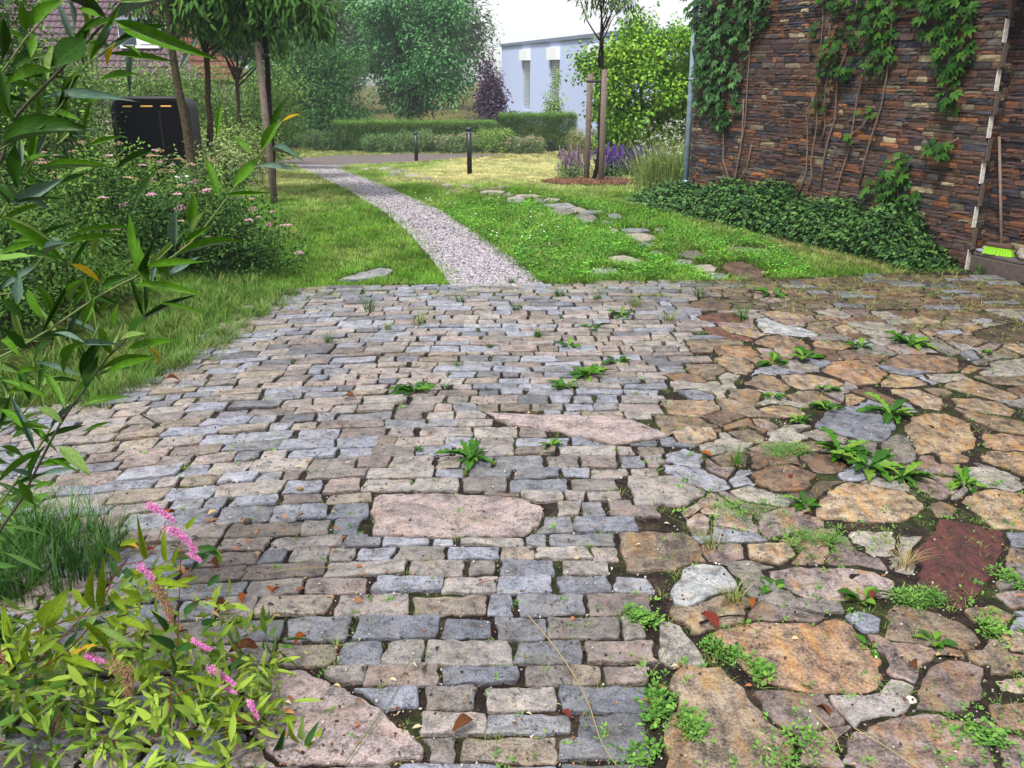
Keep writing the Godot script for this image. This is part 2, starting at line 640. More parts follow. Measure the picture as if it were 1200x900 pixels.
	mat("petal_pink", Color(0.82, 0.34, 0.66), 0.7)
	mat("petal_faded", Color(0.62, 0.44, 0.34), 0.85)
	mat("tinted_petal", Color(1, 1, 1), 0.7).vertex_color_use_as_albedo = true


# a crown: clumps of leaves spread through a set of lobes [centre, radii]
func crown(parent: Node3D, called: String, shape: Mesh, m: Material, lobes: Array, n: int, size: float, c1: Color, c2: Color, fill := 0.42, flat := 0.0) -> void:
	var spots := []
	var tints := []
	var weight := 0.0
	for l in lobes:
		weight += l[1].x * l[1].y * l[1].z
	for l in lobes:
		var k := int(n * l[1].x * l[1].y * l[1].z / weight) + 1
		for i in k:
			var dir := Vector3(rnd(-1, 1), rnd(-1, 1), rnd(-1, 1)).normalized()
			var p: Vector3 = l[0] + dir * pow(rng.randf(), fill) * l[1] * rnd(0.88, 1.12)
			var b := Basis(Vector3.UP, rnd(0, TAU)).rotated(Vector3(rnd(-1, 1), 0, rnd(-1, 1)).normalized(), rnd(0, 0.6))
			spots.append(Transform3D(b.scaled(Vector3(1, 1.0 - flat, 1) * size * rnd(0.7, 1.3)), p))
			tints.append(c1.lerp(c2, rng.randf()) * rnd(0.8, 1.2))
	scatter(called, shape, m, spots, tints, parent)


# ---------------------------------------------------------------- where things are (x, d)

var path_left := [[6.84, -0.42], [7.69, -0.61], [8.89, -0.91], [10.56, -1.41], [12.09, -1.94], [14.87, -2.86], [18.0, -3.85], [20.2, -4.5], [24.5, -5.7]]
var path_right := [[6.84, 0.21], [7.87, -0.04], [8.89, -0.33], [10.56, -0.83], [12.09, -1.38], [14.87, -2.28], [18.0, -3.18], [20.2, -3.72], [24.5, -4.3]]
var road_front := [[-7.2, 25.5], [-5.7, 24.5], [-4.3, 24.5], [-3.6, 26.2], [-2.95, 27.5], [-1.97, 30.2], [-0.3, 32.0]]
var road_back := [[-7.2, 29.5], [-5.8, 32.0], [-3.5, 32.6], [-1.9, 32.6], [-0.3, 32.3]]
var yard_left := [[1.2, -3.3], [3.4, -3.2], [4.0, -2.62], [4.25, -2.12], [4.8, -1.92], [5.6, -1.83], [6.75, -1.68]]
var yard_back := [[-3.3, 6.6], [-1.7, 6.68], [-0.9, 6.86], [0.2, 6.9], [1.7, 6.98], [2.6, 7.12], [3.3, 7.3], [3.7, 7.35], [3.95, 6.75], [4.6, 5.6]]
var flag_edge := [[1.2, 0.3], [1.76, 0.36], [2.7, 0.53], [3.72, 0.73], [4.8, 1.06], [6.6, 1.55], [7.4, 1.75]]
var slabs := []
var flag_polys := []
var step_polys := []


func along(table: Array, x: float) -> float:
	if x <= table[0][0]:
		return table[0][1]
	for i in table.size() - 1:
		if x <= table[i + 1][0]:
			return lerpf(table[i][1], table[i + 1][1], (x - table[i][0]) / (table[i + 1][0] - table[i][0]))
	return table[-1][1]


func in_yard(x: float, d: float, margin := 0.0) -> bool:
	return x > along(yard_left, d) - margin and d < along(yard_back, x) + margin


func on_gravel(x: float, d: float, margin := 0.0) -> bool:
	if d > 6.6 and d < 24.6 and x > along(path_left, d) - margin and x < along(path_right, d) + margin:
		return true
	return x > -7.2 and x < -0.3 and d > along(road_front, x) - margin and d < along(road_back, x) + margin


# how dry the lawn is
var dry_noise := FastNoiseLite.new()
func dryness(x: float, d: float) -> float:
	var right := smoothstep(12.2, 15.5, d + 0.25 * x) * smoothstep(-3.2, -1.0, x)
	var left := smoothstep(10.0, 13.0, d) * smoothstep(-1.8, -3.0, x) * 0.4
	var far := smoothstep(18.0, 26.0, d) * 0.45
	var wall := smoothstep(1.6, 2.6, x) * smoothstep(7.2, 7.6, d) * 0.35
	var k := maxf(maxf(right * 0.85, left), maxf(far, wall)) + dry_noise.get_noise_2d(x * 10.0, d * 5.0) * 0.45
	return clampf(k, 0.0, 1.0)


func sheet(rows: int, cols: int, at: Callable, tint: Callable) -> ArrayMesh:
	var v := PackedVector3Array()
	var c := PackedColorArray()
	var n := PackedVector3Array()
	var index := PackedInt32Array()
	for i in rows + 1:
		for k in cols + 1:
			var p: Vector3 = at.call(float(i) / rows, float(k) / cols)
			v.append(p)
			c.append(tint.call(p))
			n.append(Vector3.UP)
			if i < rows and k < cols:
				var a := i * (cols + 1) + k
				for q in [a, a + cols + 1, a + 1, a + 1, a + cols + 1, a + cols + 2]:
					index.append(q)
	var arrays := []
	arrays.resize(Mesh.ARRAY_MAX)
	arrays[Mesh.ARRAY_VERTEX] = v
	arrays[Mesh.ARRAY_COLOR] = c
	arrays[Mesh.ARRAY_NORMAL] = n
	arrays[Mesh.ARRAY_INDEX] = index
	var am := ArrayMesh.new()
	am.add_surface_from_arrays(Mesh.PRIMITIVE_TRIANGLES, arrays)
	var st := SurfaceTool.new()
	st.create_from(am, 0)
	st.generate_normals()
	return st.commit()


func build_ground() -> void:
	dry_noise.seed = 5
	dry_noise.frequency = 0.06
	dry_noise.fractal_octaves = 3
	var earth := func(f: float, k: float) -> Vector3:
		var d := -3.0 + 5.0 * f + 85.0 * f * f * f + (70.0 * pow(f, 14.0))
		var x := lerpf(-1.0, 1.0, k)
		x = (x * 0.25 + x * x * x * 0.75) * (14.0 + d * 0.6)
		return G(x, d, 0.0 if not in_yard(x, d, 0.3) else -0.012)
	var tint := func(p: Vector3) -> Color:
		var k := dryness(p.x, -p.z)
		return Color(0.08, 0.12, 0.025).lerp(Color(0.38, 0.33, 0.13), k * 0.9)
	struct("ground", sheet(190, 120, earth, tint), M.ground, "gently falling garden ground under the grass")
	# the bed of dark earth under the paving
	var bed := func(f: float, k: float) -> Vector3:
		var d := lerpf(1.2, 7.4, f)
		var left := along(yard_left, d) - 0.12
		var right := 4.3
		var x := lerpf(left, right, k)
		var lim := along(yard_back, x) + 0.06
		return W(x, 0.010 + (0.006 if x > along(flag_edge, d) + 0.1 else 0.0) + 0.006 * dry_noise.get_noise_2d(x * 160.0, d * 160.0), minf(d, lim))
	var grey := func(_p: Vector3) -> Color: return Color.WHITE
	var dirt := func(p: Vector3) -> Color:
		var moss := smoothstep(0.1, 0.45, dry_noise.get_noise_2d(p.x * 40.0 + 50.0, p.z * 40.0) + (0.12 if p.x > along(flag_edge, -p.z) else 0.0))
		var sand := smoothstep(0.2, 0.5, dry_noise.get_noise_2d(p.x * 70.0 - 90.0, p.z * 70.0))
		return Color(0.04, 0.03, 0.025).lerp(Color(0.13, 0.10, 0.075), sand * 0.7).lerp(Color(0.055, 0.085, 0.022), moss * 0.75)
	struct("paving_bed", sheet(240, 240, bed, dirt), M.soil, "dark damp earth between the paving stones")
	var near := func(f: float, k: float) -> Vector3:
		var d := lerpf(6.84, 24.5, f)
		return G(lerpf(along(path_left, d), along(path_right, d), k), d, 0.012 + 0.008 * dry_noise.get_noise_2d(k * 40.0, d * 30.0))
	var far := func(f: float, k: float) -> Vector3:
		var x := lerpf(-7.2, -0.3, k)
		return G(x, lerpf(along(road_front, x), along(road_back, x), f), 0.014)
	struct("gravel_path", sheet(110, 6, near, grey), M.gravel, "narrow grey-lilac gravel path curving away over the lawn")
	struct("gravel_drive", sheet(14, 40, far, grey), M.gravel, "gravel turning place at the far end of the lawn")
	# loose stones on the gravel
	var bit := lump(1, 0.65, 0.8, 0.3, 4, 5)
	var spots := []
	var tints := []
	for i in 26000:
		var d := 6.8 * pow(24.0 / 6.8, pow(rng.randf(), 1.5))
		var l := along(path_left, d)
		var r := along(path_right, d)
		var x := lerpf(l - 0.04, r + 0.04, rng.randf())
		var s := rnd(0.006, 0.015) * (0.9 + d * 0.03)
		spots.append(Transform3D(any_basis().scaled(Vector3.ONE * s), G(x, d, 0.014)))
		var g := rnd(0.12, 0.5)
		tints.append(Color(g * rnd(1.0, 1.1), g * 0.96, g * rnd(0.98, 1.1)))
	scatter("gravel", bit, M.pebble, spots, tints, null, "loose crushed grey stones lying on the gravel path")


# ---------------------------------------------------------------- paving

func offset_for(p: PackedVector2Array) -> Vector2:
	return centroid(p)


func add_stone(parent: Node3D, called: String, p: PackedVector2Array, m: Material, top: float, bevel: float, bump: float, corner: float, wide := false) -> void:
	if area(p) < 0:
		p.reverse()
	var c := centroid(p)
	var local := PackedVector2Array()
	for q in p:
		local.append(q - c)
	var st := st_new()
	stone_into(st, worn(local, corner, 0.0065 if not wide else 0.010, 0.036 if not wide else 0.034), top, bevel, bump, Vector3.ZERO, 0.045, wide, 0.04 if not wide else 0.010, Vector3(c.x, 0, c.y))
	obj(called, done(st), m, parent, Transform3D(Basis(), Vector3(c.x, 0, c.y)))


func seen(p: Vector2) -> bool:
	return absf(p.x) < (-p.y + 0.35) * 0.62 + 0.2 and -p.y > 1.55


func build_paving() -> void:
	var pav := Node3D.new()
	pav.name = "pavement"
	add_child(pav, true)
	tag(pav, "old yard paving of granite setts and rough flagstones", "", "", "structure")
	for s in flag_data():
		var p := PackedVector2Array()
		for i in range(0, s[1].size(), 2):
			p.append(Vector2(s[1][i], s[1][i + 1]) / 200.0)
		if area(p) < 0:
			p.reverse()
		(slabs if s[0] == "pink" else flag_polys).append([s[0], p, rect_of(p)])
	# stones traced one by one: neighbours that overlap give way to the earlier one
	var used := []
	for s in flag_polys:
		var p: PackedVector2Array = s[1]
		for u in used:
			if u[2].grow(0.02).intersects(s[2]) and not p.is_empty():
				p = cut(p, grow(u[1], 0.012))
		if p.size() < 3 or absf(area(p)) < 0.003:
			s[1] = PackedVector2Array()
			continue
		if absf(area(p)) < 0.8 * absf(area(Geometry2D.convex_hull(p))):
			continue
		s[1] = p
		used.append([s[0], p, rect_of(p)])
	var flags := []
	for s in used:
		flags.append([s[0], grow(s[1], 0.001), true])
	# the rest of the flagstone field: rough stones in the gaps, one for each of a set of jittered spots
	var spots := []
	var d := 1.3
	var row := 0
	while d < 6.0:
		var x := along(flag_edge, d) + 0.05
		while x < 4.6:
			var q := Vector2(x + rnd(-0.06, 0.06) + (0.09 if row % 2 else 0.0), -(d + rnd(-0.05, 0.05)))
			var free := in_yard(q.x, -q.y)
			for s in used:
				if free and s[2].grow(0.03).has_point(q) and Geometry2D.is_point_in_polygon(q, grow(s[1], 0.025)):
					free = false
			if free:
				spots.append(q)
			x += 0.175
		d += 0.122
		row += 1
	for i in spots.size():
		var q: Vector2 = spots[i]
		var cell := PackedVector2Array([q + Vector2(-0.17, -0.13), q + Vector2(0.17, -0.13), q + Vector2(0.17, 0.13), q + Vector2(-0.17, 0.13)])
		for j in spots.size():
			var o: Vector2 = spots[j]
			if j == i or o.distance_to(q) > 0.45 or cell.size() < 3:
				continue
			var mid := (o + q) / 2.0
			var n := (o - q).normalized()
			var t := Vector2(-n.y, n.x)
			cell = cut(cell, PackedVector2Array([mid - t, mid - t + n * 2.0, mid + t + n * 2.0, mid + t]))
		for s in used:
			if cell.size() > 2 and s[2].grow(0.03).intersects(rect_of(cell)):
				cell = cut(cell, grow(s[1], 0.014))
		if cell.size() < 3:
			continue
		cell = grow(cell, -0.005)
		if cell.size() < 3 or absf(area(cell)) < 0.0014 or absf(area(cell)) < 0.5 * absf(area(Geometry2D.convex_hull(cell))):
			continue
		flags.append([pick(["tan", "stone", "stone", "mauve", "mauve", "grey_warm", "olive", "brown", "grey", "tan"]), cell, false])
	# setts in rows; towards the left the rows bend back a little
	var setts := []
	var w := 1.25
	while w < 7.3:
		var deep := rnd(0.088, 0.130)
		if rng.randf() < 0.12:
			deep *= 0.8
		var x := -3.3 + rnd(0, 0.2)
		while x < 4.5:
			var long := rnd(0.13, 0.27) if rng.randf() > 0.22 else rnd(0.08, 0.13)
			var bend := 0.08 * pow(minf(x + 0.3, 0.0), 2.0)
			var far_right := x > 1.6
			var dd := w - bend
			if far_right:
				dd -= 0.08 * (x - 1.6)
			var mid := Vector2(x + long / 2.0, -(dd + deep / 2.0))
			var edge := along(flag_edge, dd) + 0.05 * sin(dd * 17.0)
			var ok := in_yard(mid.x, -mid.y, 0.02)
			var strip := mid.x > 1.45 and dd > 5.75
			if mid.x > edge and not strip:
				ok = false
			if ok:
				var j := 0.011
				var g := rnd(0.003, 0.0085)
				var k := 0.16 * minf(x + 0.3, 0.0) * long
				var p := PackedVector2Array([
					Vector2(x + g + rnd(-j, j), -(dd + g + rnd(-j, j))), Vector2(x + g + rnd(-j, j), -(dd + deep - g + rnd(-j, j))),
					Vector2(x + long - g + rnd(-j, j), -(dd - k + deep - g + rnd(-j, j))), Vector2(x + long - g + rnd(-j, j), -(dd - k + g + rnd(-j, j)))])
				if area(p) < 0:
					p.reverse()
				var r := rect_of(p)
				var whole := area(p)
				for s in slabs + used + flags.filter(func(f): return not f[2] and absf(f[1][0].x - mid.x) < 0.5 and absf(f[1][0].y - mid.y) < 0.5).map(func(f): return [f[0], f[1], rect_of(f[1])]):
					if p.size() > 2 and s[2].grow(0.03).intersects(r):
						p = cut(p, grow(s[1], 0.016))
				if p.size() > 2 and area(p) > 0.35 * whole:
					setts.append([p, strip])
			x += long
		w += deep
	setts.sort_custom(func(a, b): return -a[0][0].y + (0.0 if seen(a[0][0]) else 50.0) < -b[0][0].y + (0.0 if seen(b[0][0]) else 50.0))
	var blue := dry_noise
	var rest := {}
	for i in setts.size():
		var p: PackedVector2Array = setts[i][0]
		var c := centroid(p)
		var cool := 0.52 + blue.get_noise_2d(c.x * 14.0, c.y * 22.0) * 0.5 + (0.1 if c.x < 0.3 else -0.1)
		var m: String
		if setts[i][1]:
			m = pick(["olive_sett", "olive_sett", "olive_sett", "grey_dark", "olive", "brown"])
		elif rng.randf() < cool:
			m = pick(["grey", "grey", "grey_dark", "grey_warm"])
		else:
			m = pick(["pinkish", "pinkish", "tan_sett", "grey_warm", "grey_warm"])
		m += pick(["", "_1", "_2"])
		var top := 0.022 + rnd(-0.005, 0.005)
		if i < 300:
			add_stone(pav, "sett", p, M[m], top, 0.005, 0.0018, 0.008)
		else:
			if not rest.has(m):
				rest[m] = st_new()
			var local := PackedVector2Array()
			for q in p:
				local.append(q - c)
			stone_into(rest[m], worn(local, 0.008, 0.0065, 0.06), top, 0.005, 0.0018, Vector3(c.x, 0, c.y))
	for m in rest:
		obj("sett", done(rest[m]), M[m], pav).set_meta("kind", "stuff")
	for s in slabs:
		add_stone(pav, "slab", s[1], M.pink, 0.025, 0.007, 0.003, 0.010, true)
	flags.sort_custom(func(a, b): return absf(area(a[1])) > absf(area(b[1])))
	for f in flags:
		var big := absf(area(f[1])) > 0.02
		add_stone(pav, "flagstone", f[1], M[f[0] + ("" if f[0] == "red" else pick(["", "_1", "_2"]))], 0.023 + rnd(-0.005, 0.006), 0.006 if big else 0.005, 0.0035 if big else 0.002, 0.007 if big else 0.006, big)
	# grit, crumbs of bark and grass seeds lying in the joints
	var crumb := lump(1, 0.6, 0.8, 0.3, 3, 5)
	var at := []
	var tints := []
	for i in 15000:
		var dd := 1.6 * pow(4.6, rng.randf())
		var x := rnd(-0.62, 0.62) * (dd + 0.5)
		if not in_yard(x, dd):
			continue
		at.append(Transform3D(any_basis().scaled(Vector3.ONE * rnd(0.002, 0.006)), W(x, rnd(0.012, 0.019) if rng.randf() < 0.86 else 0.03, dd)))
		var t: Color = pick([Color(0.03, 0.03, 0.035), Color(0.05, 0.04, 0.04), Color(0.09, 0.06, 0.05), Color(0.3, 0.27, 0.25), Color(0.55, 0.53, 0.5), Color(0.33, 0.15, 0.07), Color(0.16, 0.06, 0.04)])
		tints.append(t * rnd(0.8, 1.2))
	scatter("grit", crumb, M.pebble, at, tints, null, "grit and dark crumbs lying in the paving joints")


# ---------------------------------------------------------------- stones set in the lawn

func build_steps() -> void:
	var path := Node3D.new()
	path.name = "stone_path"
	add_child(path, true)
	tag(path, "flat pale stones half sunk in the lawn", "", "", "structure")
	var list := step_data()
	var more := []
	for s in list:
		if s[1] > 12.0:
			more.append([s[0], s[1], s[2] * 0.85, s[3] * 0.5, s[4]])
			for k in 3:
				more.append([s[0] + rnd(-0.4, 0.4), s[1] + rnd(-0.7, 0.7), s[2] * rnd(0.3, 0.6), s[3] * rnd(0.25, 0.45), pick(["stone", "tan", "cobble_pale"])])
		else:
			more.append([s[0], s[1], s[2] * 1.35, s[3] * 1.2, s[4]])
	for s in more:
		var c := Vector2(s[0], -s[1])
		var n := 7
		var p := PackedVector2Array()
		for k in n:
			var a := -TAU * (k + rnd(-0.25, 0.25)) / n
			p.append(c + Vector2(cos(a) * s[2] * 0.5, sin(a) * s[3] * 0.5) * rnd(0.75, 1.2))
		if p[0].distance_to(Vector2(-1.17, -7.31)) < 0.5:
			p = PackedVector2Array([Vector2(-1.35, -7.02), Vector2(-1.23, -7.28), Vector2(-1.08, -7.48), Vector2(-0.97, -7.42), Vector2(-0.99, -7.2), Vector2(-1.15, -7.08)])
		if area(p) < 0:
			p.reverse()
		step_polys.append(grow(p, 0.05) if s[1] < 13.0 else p)
		var local := PackedVector2Array()
		for q in p:
			local.append(q - c)
		var st := st_new()
		stone_into(st, worn(local, 0.012, 0.012, 0.07), 0.018 if s[1] < 9.0 else 0.026, 0.008, 0.004, Vector3.ZERO, 0.06, true, 0.01)
		obj("stepping_stone", done(st), M[s[4] + ("_2" if s[4] != "cobble_pale" else "")], path, Transform3D(Basis(), G(s[0], s[1])))


func on_step(x: float, d: float) -> bool:
	var q := Vector2(x, -d)
	for p in step_polys:
		if absf(p[0].x - x) < 0.9 and absf(p[0].y + d) < 0.8 and Geometry2D.is_point_in_polygon(q, p):
			return true
	return false


# ---------------------------------------------------------------- grass

func behind_wall(x: float, d: float) -> bool:
	var rel := Vector2(x - 3.73, d - 7.42)
	return rel.dot(Vector2(-0.914, -0.407)) < 0.08 and rel.dot(Vector2(-0.407, 0.914)) < 4.2


func build_grass() -> void:
	var mown := blade_tuft(18, 0.05, 0.055, 0.0045, 0.9)
	var lush := blade_tuft(16, 0.075, 0.06, 0.007, 1.1)
	var spots := [[], [], []]
	var tints := [[], [], []]
	for i in 75000:
		var d := 6.6 * pow(34.0 / 6.6, rng.randf())
		var x := rnd(-0.62, 0.60) * (d + 0.6)
		if in_yard(x, d, -0.02) or on_gravel(x, d, rnd(-0.05, 0.02) - 0.10 * absf(dry_noise.get_noise_2d(x * 60.0, d * 25.0))) or on_step(x, d) or behind_wall(x, d):
			continue
		var dry := clampf(dryness(x, d) + rnd(-0.25, 0.2), 0.0, 1.0)
		var green: Color = pick([Color(0.09, 0.23, 0.02), Color(0.115, 0.26, 0.025), Color(0.07, 0.19, 0.02), Color(0.15, 0.28, 0.03)])
		var c := green.lerp(pick([Color(0.60, 0.54, 0.28), Color(0.54, 0.47, 0.24), Color(0.44, 0.43, 0.17)]), dry) * rnd(0.8, 1.2)
		c *= 1.0 + 0.55 * dry_noise.get_noise_2d(x * 22.0 + 500.0, d * 12.0)
		var wild: bool = (x > along(path_right, minf(d, 20.0)) and d < 10.8 + 0.4 * x and x < 2.3) and rng.randf() < 0.75
		var s := (0.75 + d * 0.035) * rnd(0.75, 1.25)
		var k := 1 if wild else 0
		spots[k].append(Transform3D(Basis(Vector3.UP, rnd(0, TAU)).scaled(Vector3(s, s * rnd(0.7, 1.1) * (1.0 - 0.35 * dry), s)), G(x, d, -0.004)))
		tints[k].append(c)
	scatter("grass", mown, M.blade, spots[0], tints[0], null, "short mown lawn grass, green near by and dry yellow farther off", "grass")
	scatter("grass", lush, M.blade, spots[1], tints[1], null, "lusher bright green grass and clover between the gravel path and the wall", "grass")
	# clover leaves mixed into the lush strip, and its white flowers
	var clover := clump(9, 0.45, 0.42, 2, -0.6, {"shape": 0.9})
	var cs := []
	var ct := []
	for i in 5200:
		var d := rnd(6.7, 11.5) if rng.randf() < 0.7 else rnd(7.0, 9.0)
		var x := rnd(-0.8, 2.4)
		if x < along(path_right, d) + 0.02 or on_step(x, d) or in_yard(x, d, 0.03):
			continue
		cs.append(Transform3D(Basis(Vector3.UP, rnd(0, TAU)).scaled(Vector3(1, 0.6, 1) * rnd(0.03, 0.055)), G(x, d, rnd(0.03, 0.055))))
		ct.append((pick([Color(0.07, 0.22, 0.025), Color(0.13, 0.30, 0.03), Color(0.05, 0.17, 0.025)]) as Color) * rnd(0.8, 1.2) * (1.0 + 0.7 * dry_noise.get_noise_2d(x * 30.0 + 700.0, d * 20.0)))
	scatter("clover", clover, M.tinted, cs, ct, null, "clover leaves growing through the lush grass beside the gravel path", "clover")
	var ball := lump(1, 0.9, 1, 0.15, 4, 6)
	cs = []
	ct = []
	for i in 40:
		var d := rnd(8.3, 12.2)
		var x := along(path_right, d) + 0.1 + 1.6 * pow(rng.randf(), 1.3)
		cs.append(Transform3D(Basis().scaled(Vector3.ONE * rnd(0.006, 0.010)), G(x, d, rnd(0.05, 0.075))))
		ct.append(Color(0.72, 0.72, 0.66))
	scatter("clover_flower", ball, M.tinted_petal, cs, ct, null, "tiny white clover flowers dotted over the lush grass", "flowers")
	# grass along the edges of the yard and in its joints
	var joint := blade_tuft(9, 0.055, 0.02, 0.004, 1.2)
	cs = []
	ct = []
	for i in 15000:
		var d := 1.7 * pow(4.3, pow(rng.randf(), 0.8))
		var x := rnd(-0.62, 0.62) * (d + 0.5)
		if not in_yard(x, d):
			continue
		var near_edge := smoothstep(1.0, 0.0, along(yard_back, x) - d) + smoothstep(0.5, 0.0, x - along(yard_left, d)) + (0.55 if x > 1.8 and d > 5.5 else 0.0)
		var patch := dry_noise.get_noise_2d(x * 45.0 + 300.0, d * 45.0)
		if rng.randf() > 0.035 + 0.6 * near_edge + (0.4 if patch > 0.28 else 0.0) + (0.10 if x > along(flag_edge, d) else 0.0):
			continue
		var s := rnd(0.35, 0.9) * (1.25 if near_edge > 0.5 else 0.8)
		cs.append(Transform3D(Basis(Vector3.UP, rnd(0, TAU)).scaled(Vector3(s, s * rnd(0.6, 1.1), s)), W(x, 0.014, d)))
		ct.append(Color(0.13, 0.23, 0.04).lerp(Color(0.36, 0.32, 0.13), rng.randf() * (0.5 if x < 1.8 else 0.95)) * rnd(0.75, 1.25))
	scatter("joint_grass", joint, M.blade, cs, ct, null, "sparse grass growing in the joints and along the edges of the paving", "grass")
	var sprig := clump(9, 0.8, 0.34, 3, -0.5)
	cs = []
	ct = []
	for i in 5200:
		var d := 1.75 * pow(4.0, rng.randf())
		var x := rnd(-0.6, 0.6) * (d + 0.5)
		if not in_yard(x, d) or (x < along(flag_edge, d) - 0.15 and rng.randf() < 0.8):
			continue
		if dry_noise.get_noise_2d(x * 38.0 + 900.0, d * 38.0) < 0.08:
			continue
		cs.append(Transform3D(Basis(Vector3.UP, rnd(0, TAU)).scaled(Vector3(1, 0.7, 1) * rnd(0.010, 0.024)), W(x, 0.016, d)))
		ct.append(Color(0.05, 0.14, 0.025).lerp(Color(0.14, 0.26, 0.05), rng.randf()))
	scatter("joint_weeds", sprig, M.tinted, cs, ct, null, "small green weeds and moss growing between the flagstones", "weeds")
	# uncut grass at the left edge of the yard and round the foot of the bushes
	var tall := blade_tuft(12, 0.125, 0.06, 0.006, 1.2)
	cs = []
	ct = []
	for i in 1500:
		var d := rnd(4.2, 7.6)
		var x := along(yard_left, d) - pow(rng.randf(), 1.6) * 0.9 + 0.10 + 0.14 * dry_noise.get_noise_2d(d * 60.0, 7.0)
		if d > 6.75 and x > -1.9:
			continue
		cs.append(Transform3D(Basis(Vector3.UP, rnd(0, TAU)).scaled(Vector3.ONE * rnd(0.45, 1.05)), W(x, 0, d)))
		ct.append(Color(0.06, 0.16, 0.02).lerp(Color(0.28, 0.26, 0.10), pow(rng.randf(), 2.5) * 0.6) * rnd(0.75, 1.2))
	scatter("long_grass", tall, M.blade, cs, ct, null, "uncut grass between the left bushes and the edge of the paving", "grass")
	cs = []
	ct = []
	for i in 1100:
		var u := rnd(-4.6, -0.05)
		var off := 0.42 + 0.28 * pow(rng.randf(), 0.8)
		cs.append(Transform3D(Basis(Vector3.UP, rnd(0, TAU)).scaled(Vector3.ONE * rnd(0.35, 0.75)), wall_at(u, 0.0, off)))
		ct.append(Color(0.13, 0.22, 0.04).lerp(Color(0.42, 0.36, 0.16), rng.randf() * 0.9) * rnd(0.75, 1.2))
	scatter("long_grass", tall, M.blade, cs, ct, null, "straw-coloured uncut grass in front of the ivy along the wall", "grass")


# ---------------------------------------------------------------- the slate-clad wall: its own x runs along the wall towards the camera, z out of its face

var wall_frame := Transform3D(Basis(Vector3(0.4067, 0, 0.9135), Vector3.UP, Vector3(-0.9135, 0, 0.4067)), Vector3(3.73, 0, -7.42))


func wall_at(x: float, y: float, z: float) -> Vector3:
	return wall_frame * Vector3(x, y, z)


func slate_shape() -> ArrayMesh:
	# a split stone strip, 1 x 1 x 1, its face rough and its edges chipped
	var st := st_new(false)
	var g := []
	var cols := 4
	var rows := 3
	for i in rows:
		var r := []
		for k in cols:
			var edge := i == 0 or i == rows - 1 or k == 0 or k == cols - 1
			var y := -0.5 + float(i) / (rows - 1)
			var x := -0.5 + float(k) / (cols - 1)
			r.append(Vector3(x + (rnd(-0.02, 0.02) if not (k == 0 or k == cols - 1) else rnd(-0.012, 0.006) * sign(x)), y + (0.0 if i == 1 else rnd(-0.045, 0.0) * sign(y)), 0.5 + rnd(-0.09, 0.07) - (0.08 if edge else 0.0)))
		g.append(r)
	for i in rows - 1:
		for k in cols - 1:
			quad(st, g[i][k], g[i + 1][k], g[i + 1][k + 1], g[i][k + 1])
	for k in cols - 1:
		for e in [[g[0][k], g[0][k + 1], -0.5], [g[rows - 1][k + 1], g[rows - 1][k], 0.5]]:
			quad(st, e[0], e[1], Vector3(e[1].x, e[2], -0.5), Vector3(e[0].x, e[2], -0.5))
	for i in rows - 1:
		quad(st, g[i][0], Vector3(-0.5, g[i][0].y, -0.5), Vector3(-0.5, g[i + 1][0].y, -0.5), g[i + 1][0])
		quad(st, g[i][cols - 1], g[i + 1][cols - 1], Vector3(0.5, g[i + 1][cols - 1].y, -0.5), Vector3(0.5, g[i][cols - 1].y, -0.5))
	return done(st)


func slate_color() -> Array:
	var r := rng.randf()
	var list := [[0.280, "plum", Color(0.373, 0.294, 0.290)], [0.550, "brown", Color(0.419, 0.313, 0.262)], [0.655, "rust", Color(0.497, 0.331, 0.248)], [0.685, "orange", Color(0.626, 0.414, 0.276)], [0.765, "blue", Color(0.276, 0.276, 0.322)], [0.845, "grey", Color(0.437, 0.405, 0.386)], [0.890, "olive", Color(0.506, 0.465, 0.386)], [0.920, "cream", Color(0.690, 0.626, 0.506)], [1.100, "dark", Color(0.230, 0.207, 0.221)]]
	for l in list:
		if r < l[0]:
			return l
	return list[0]


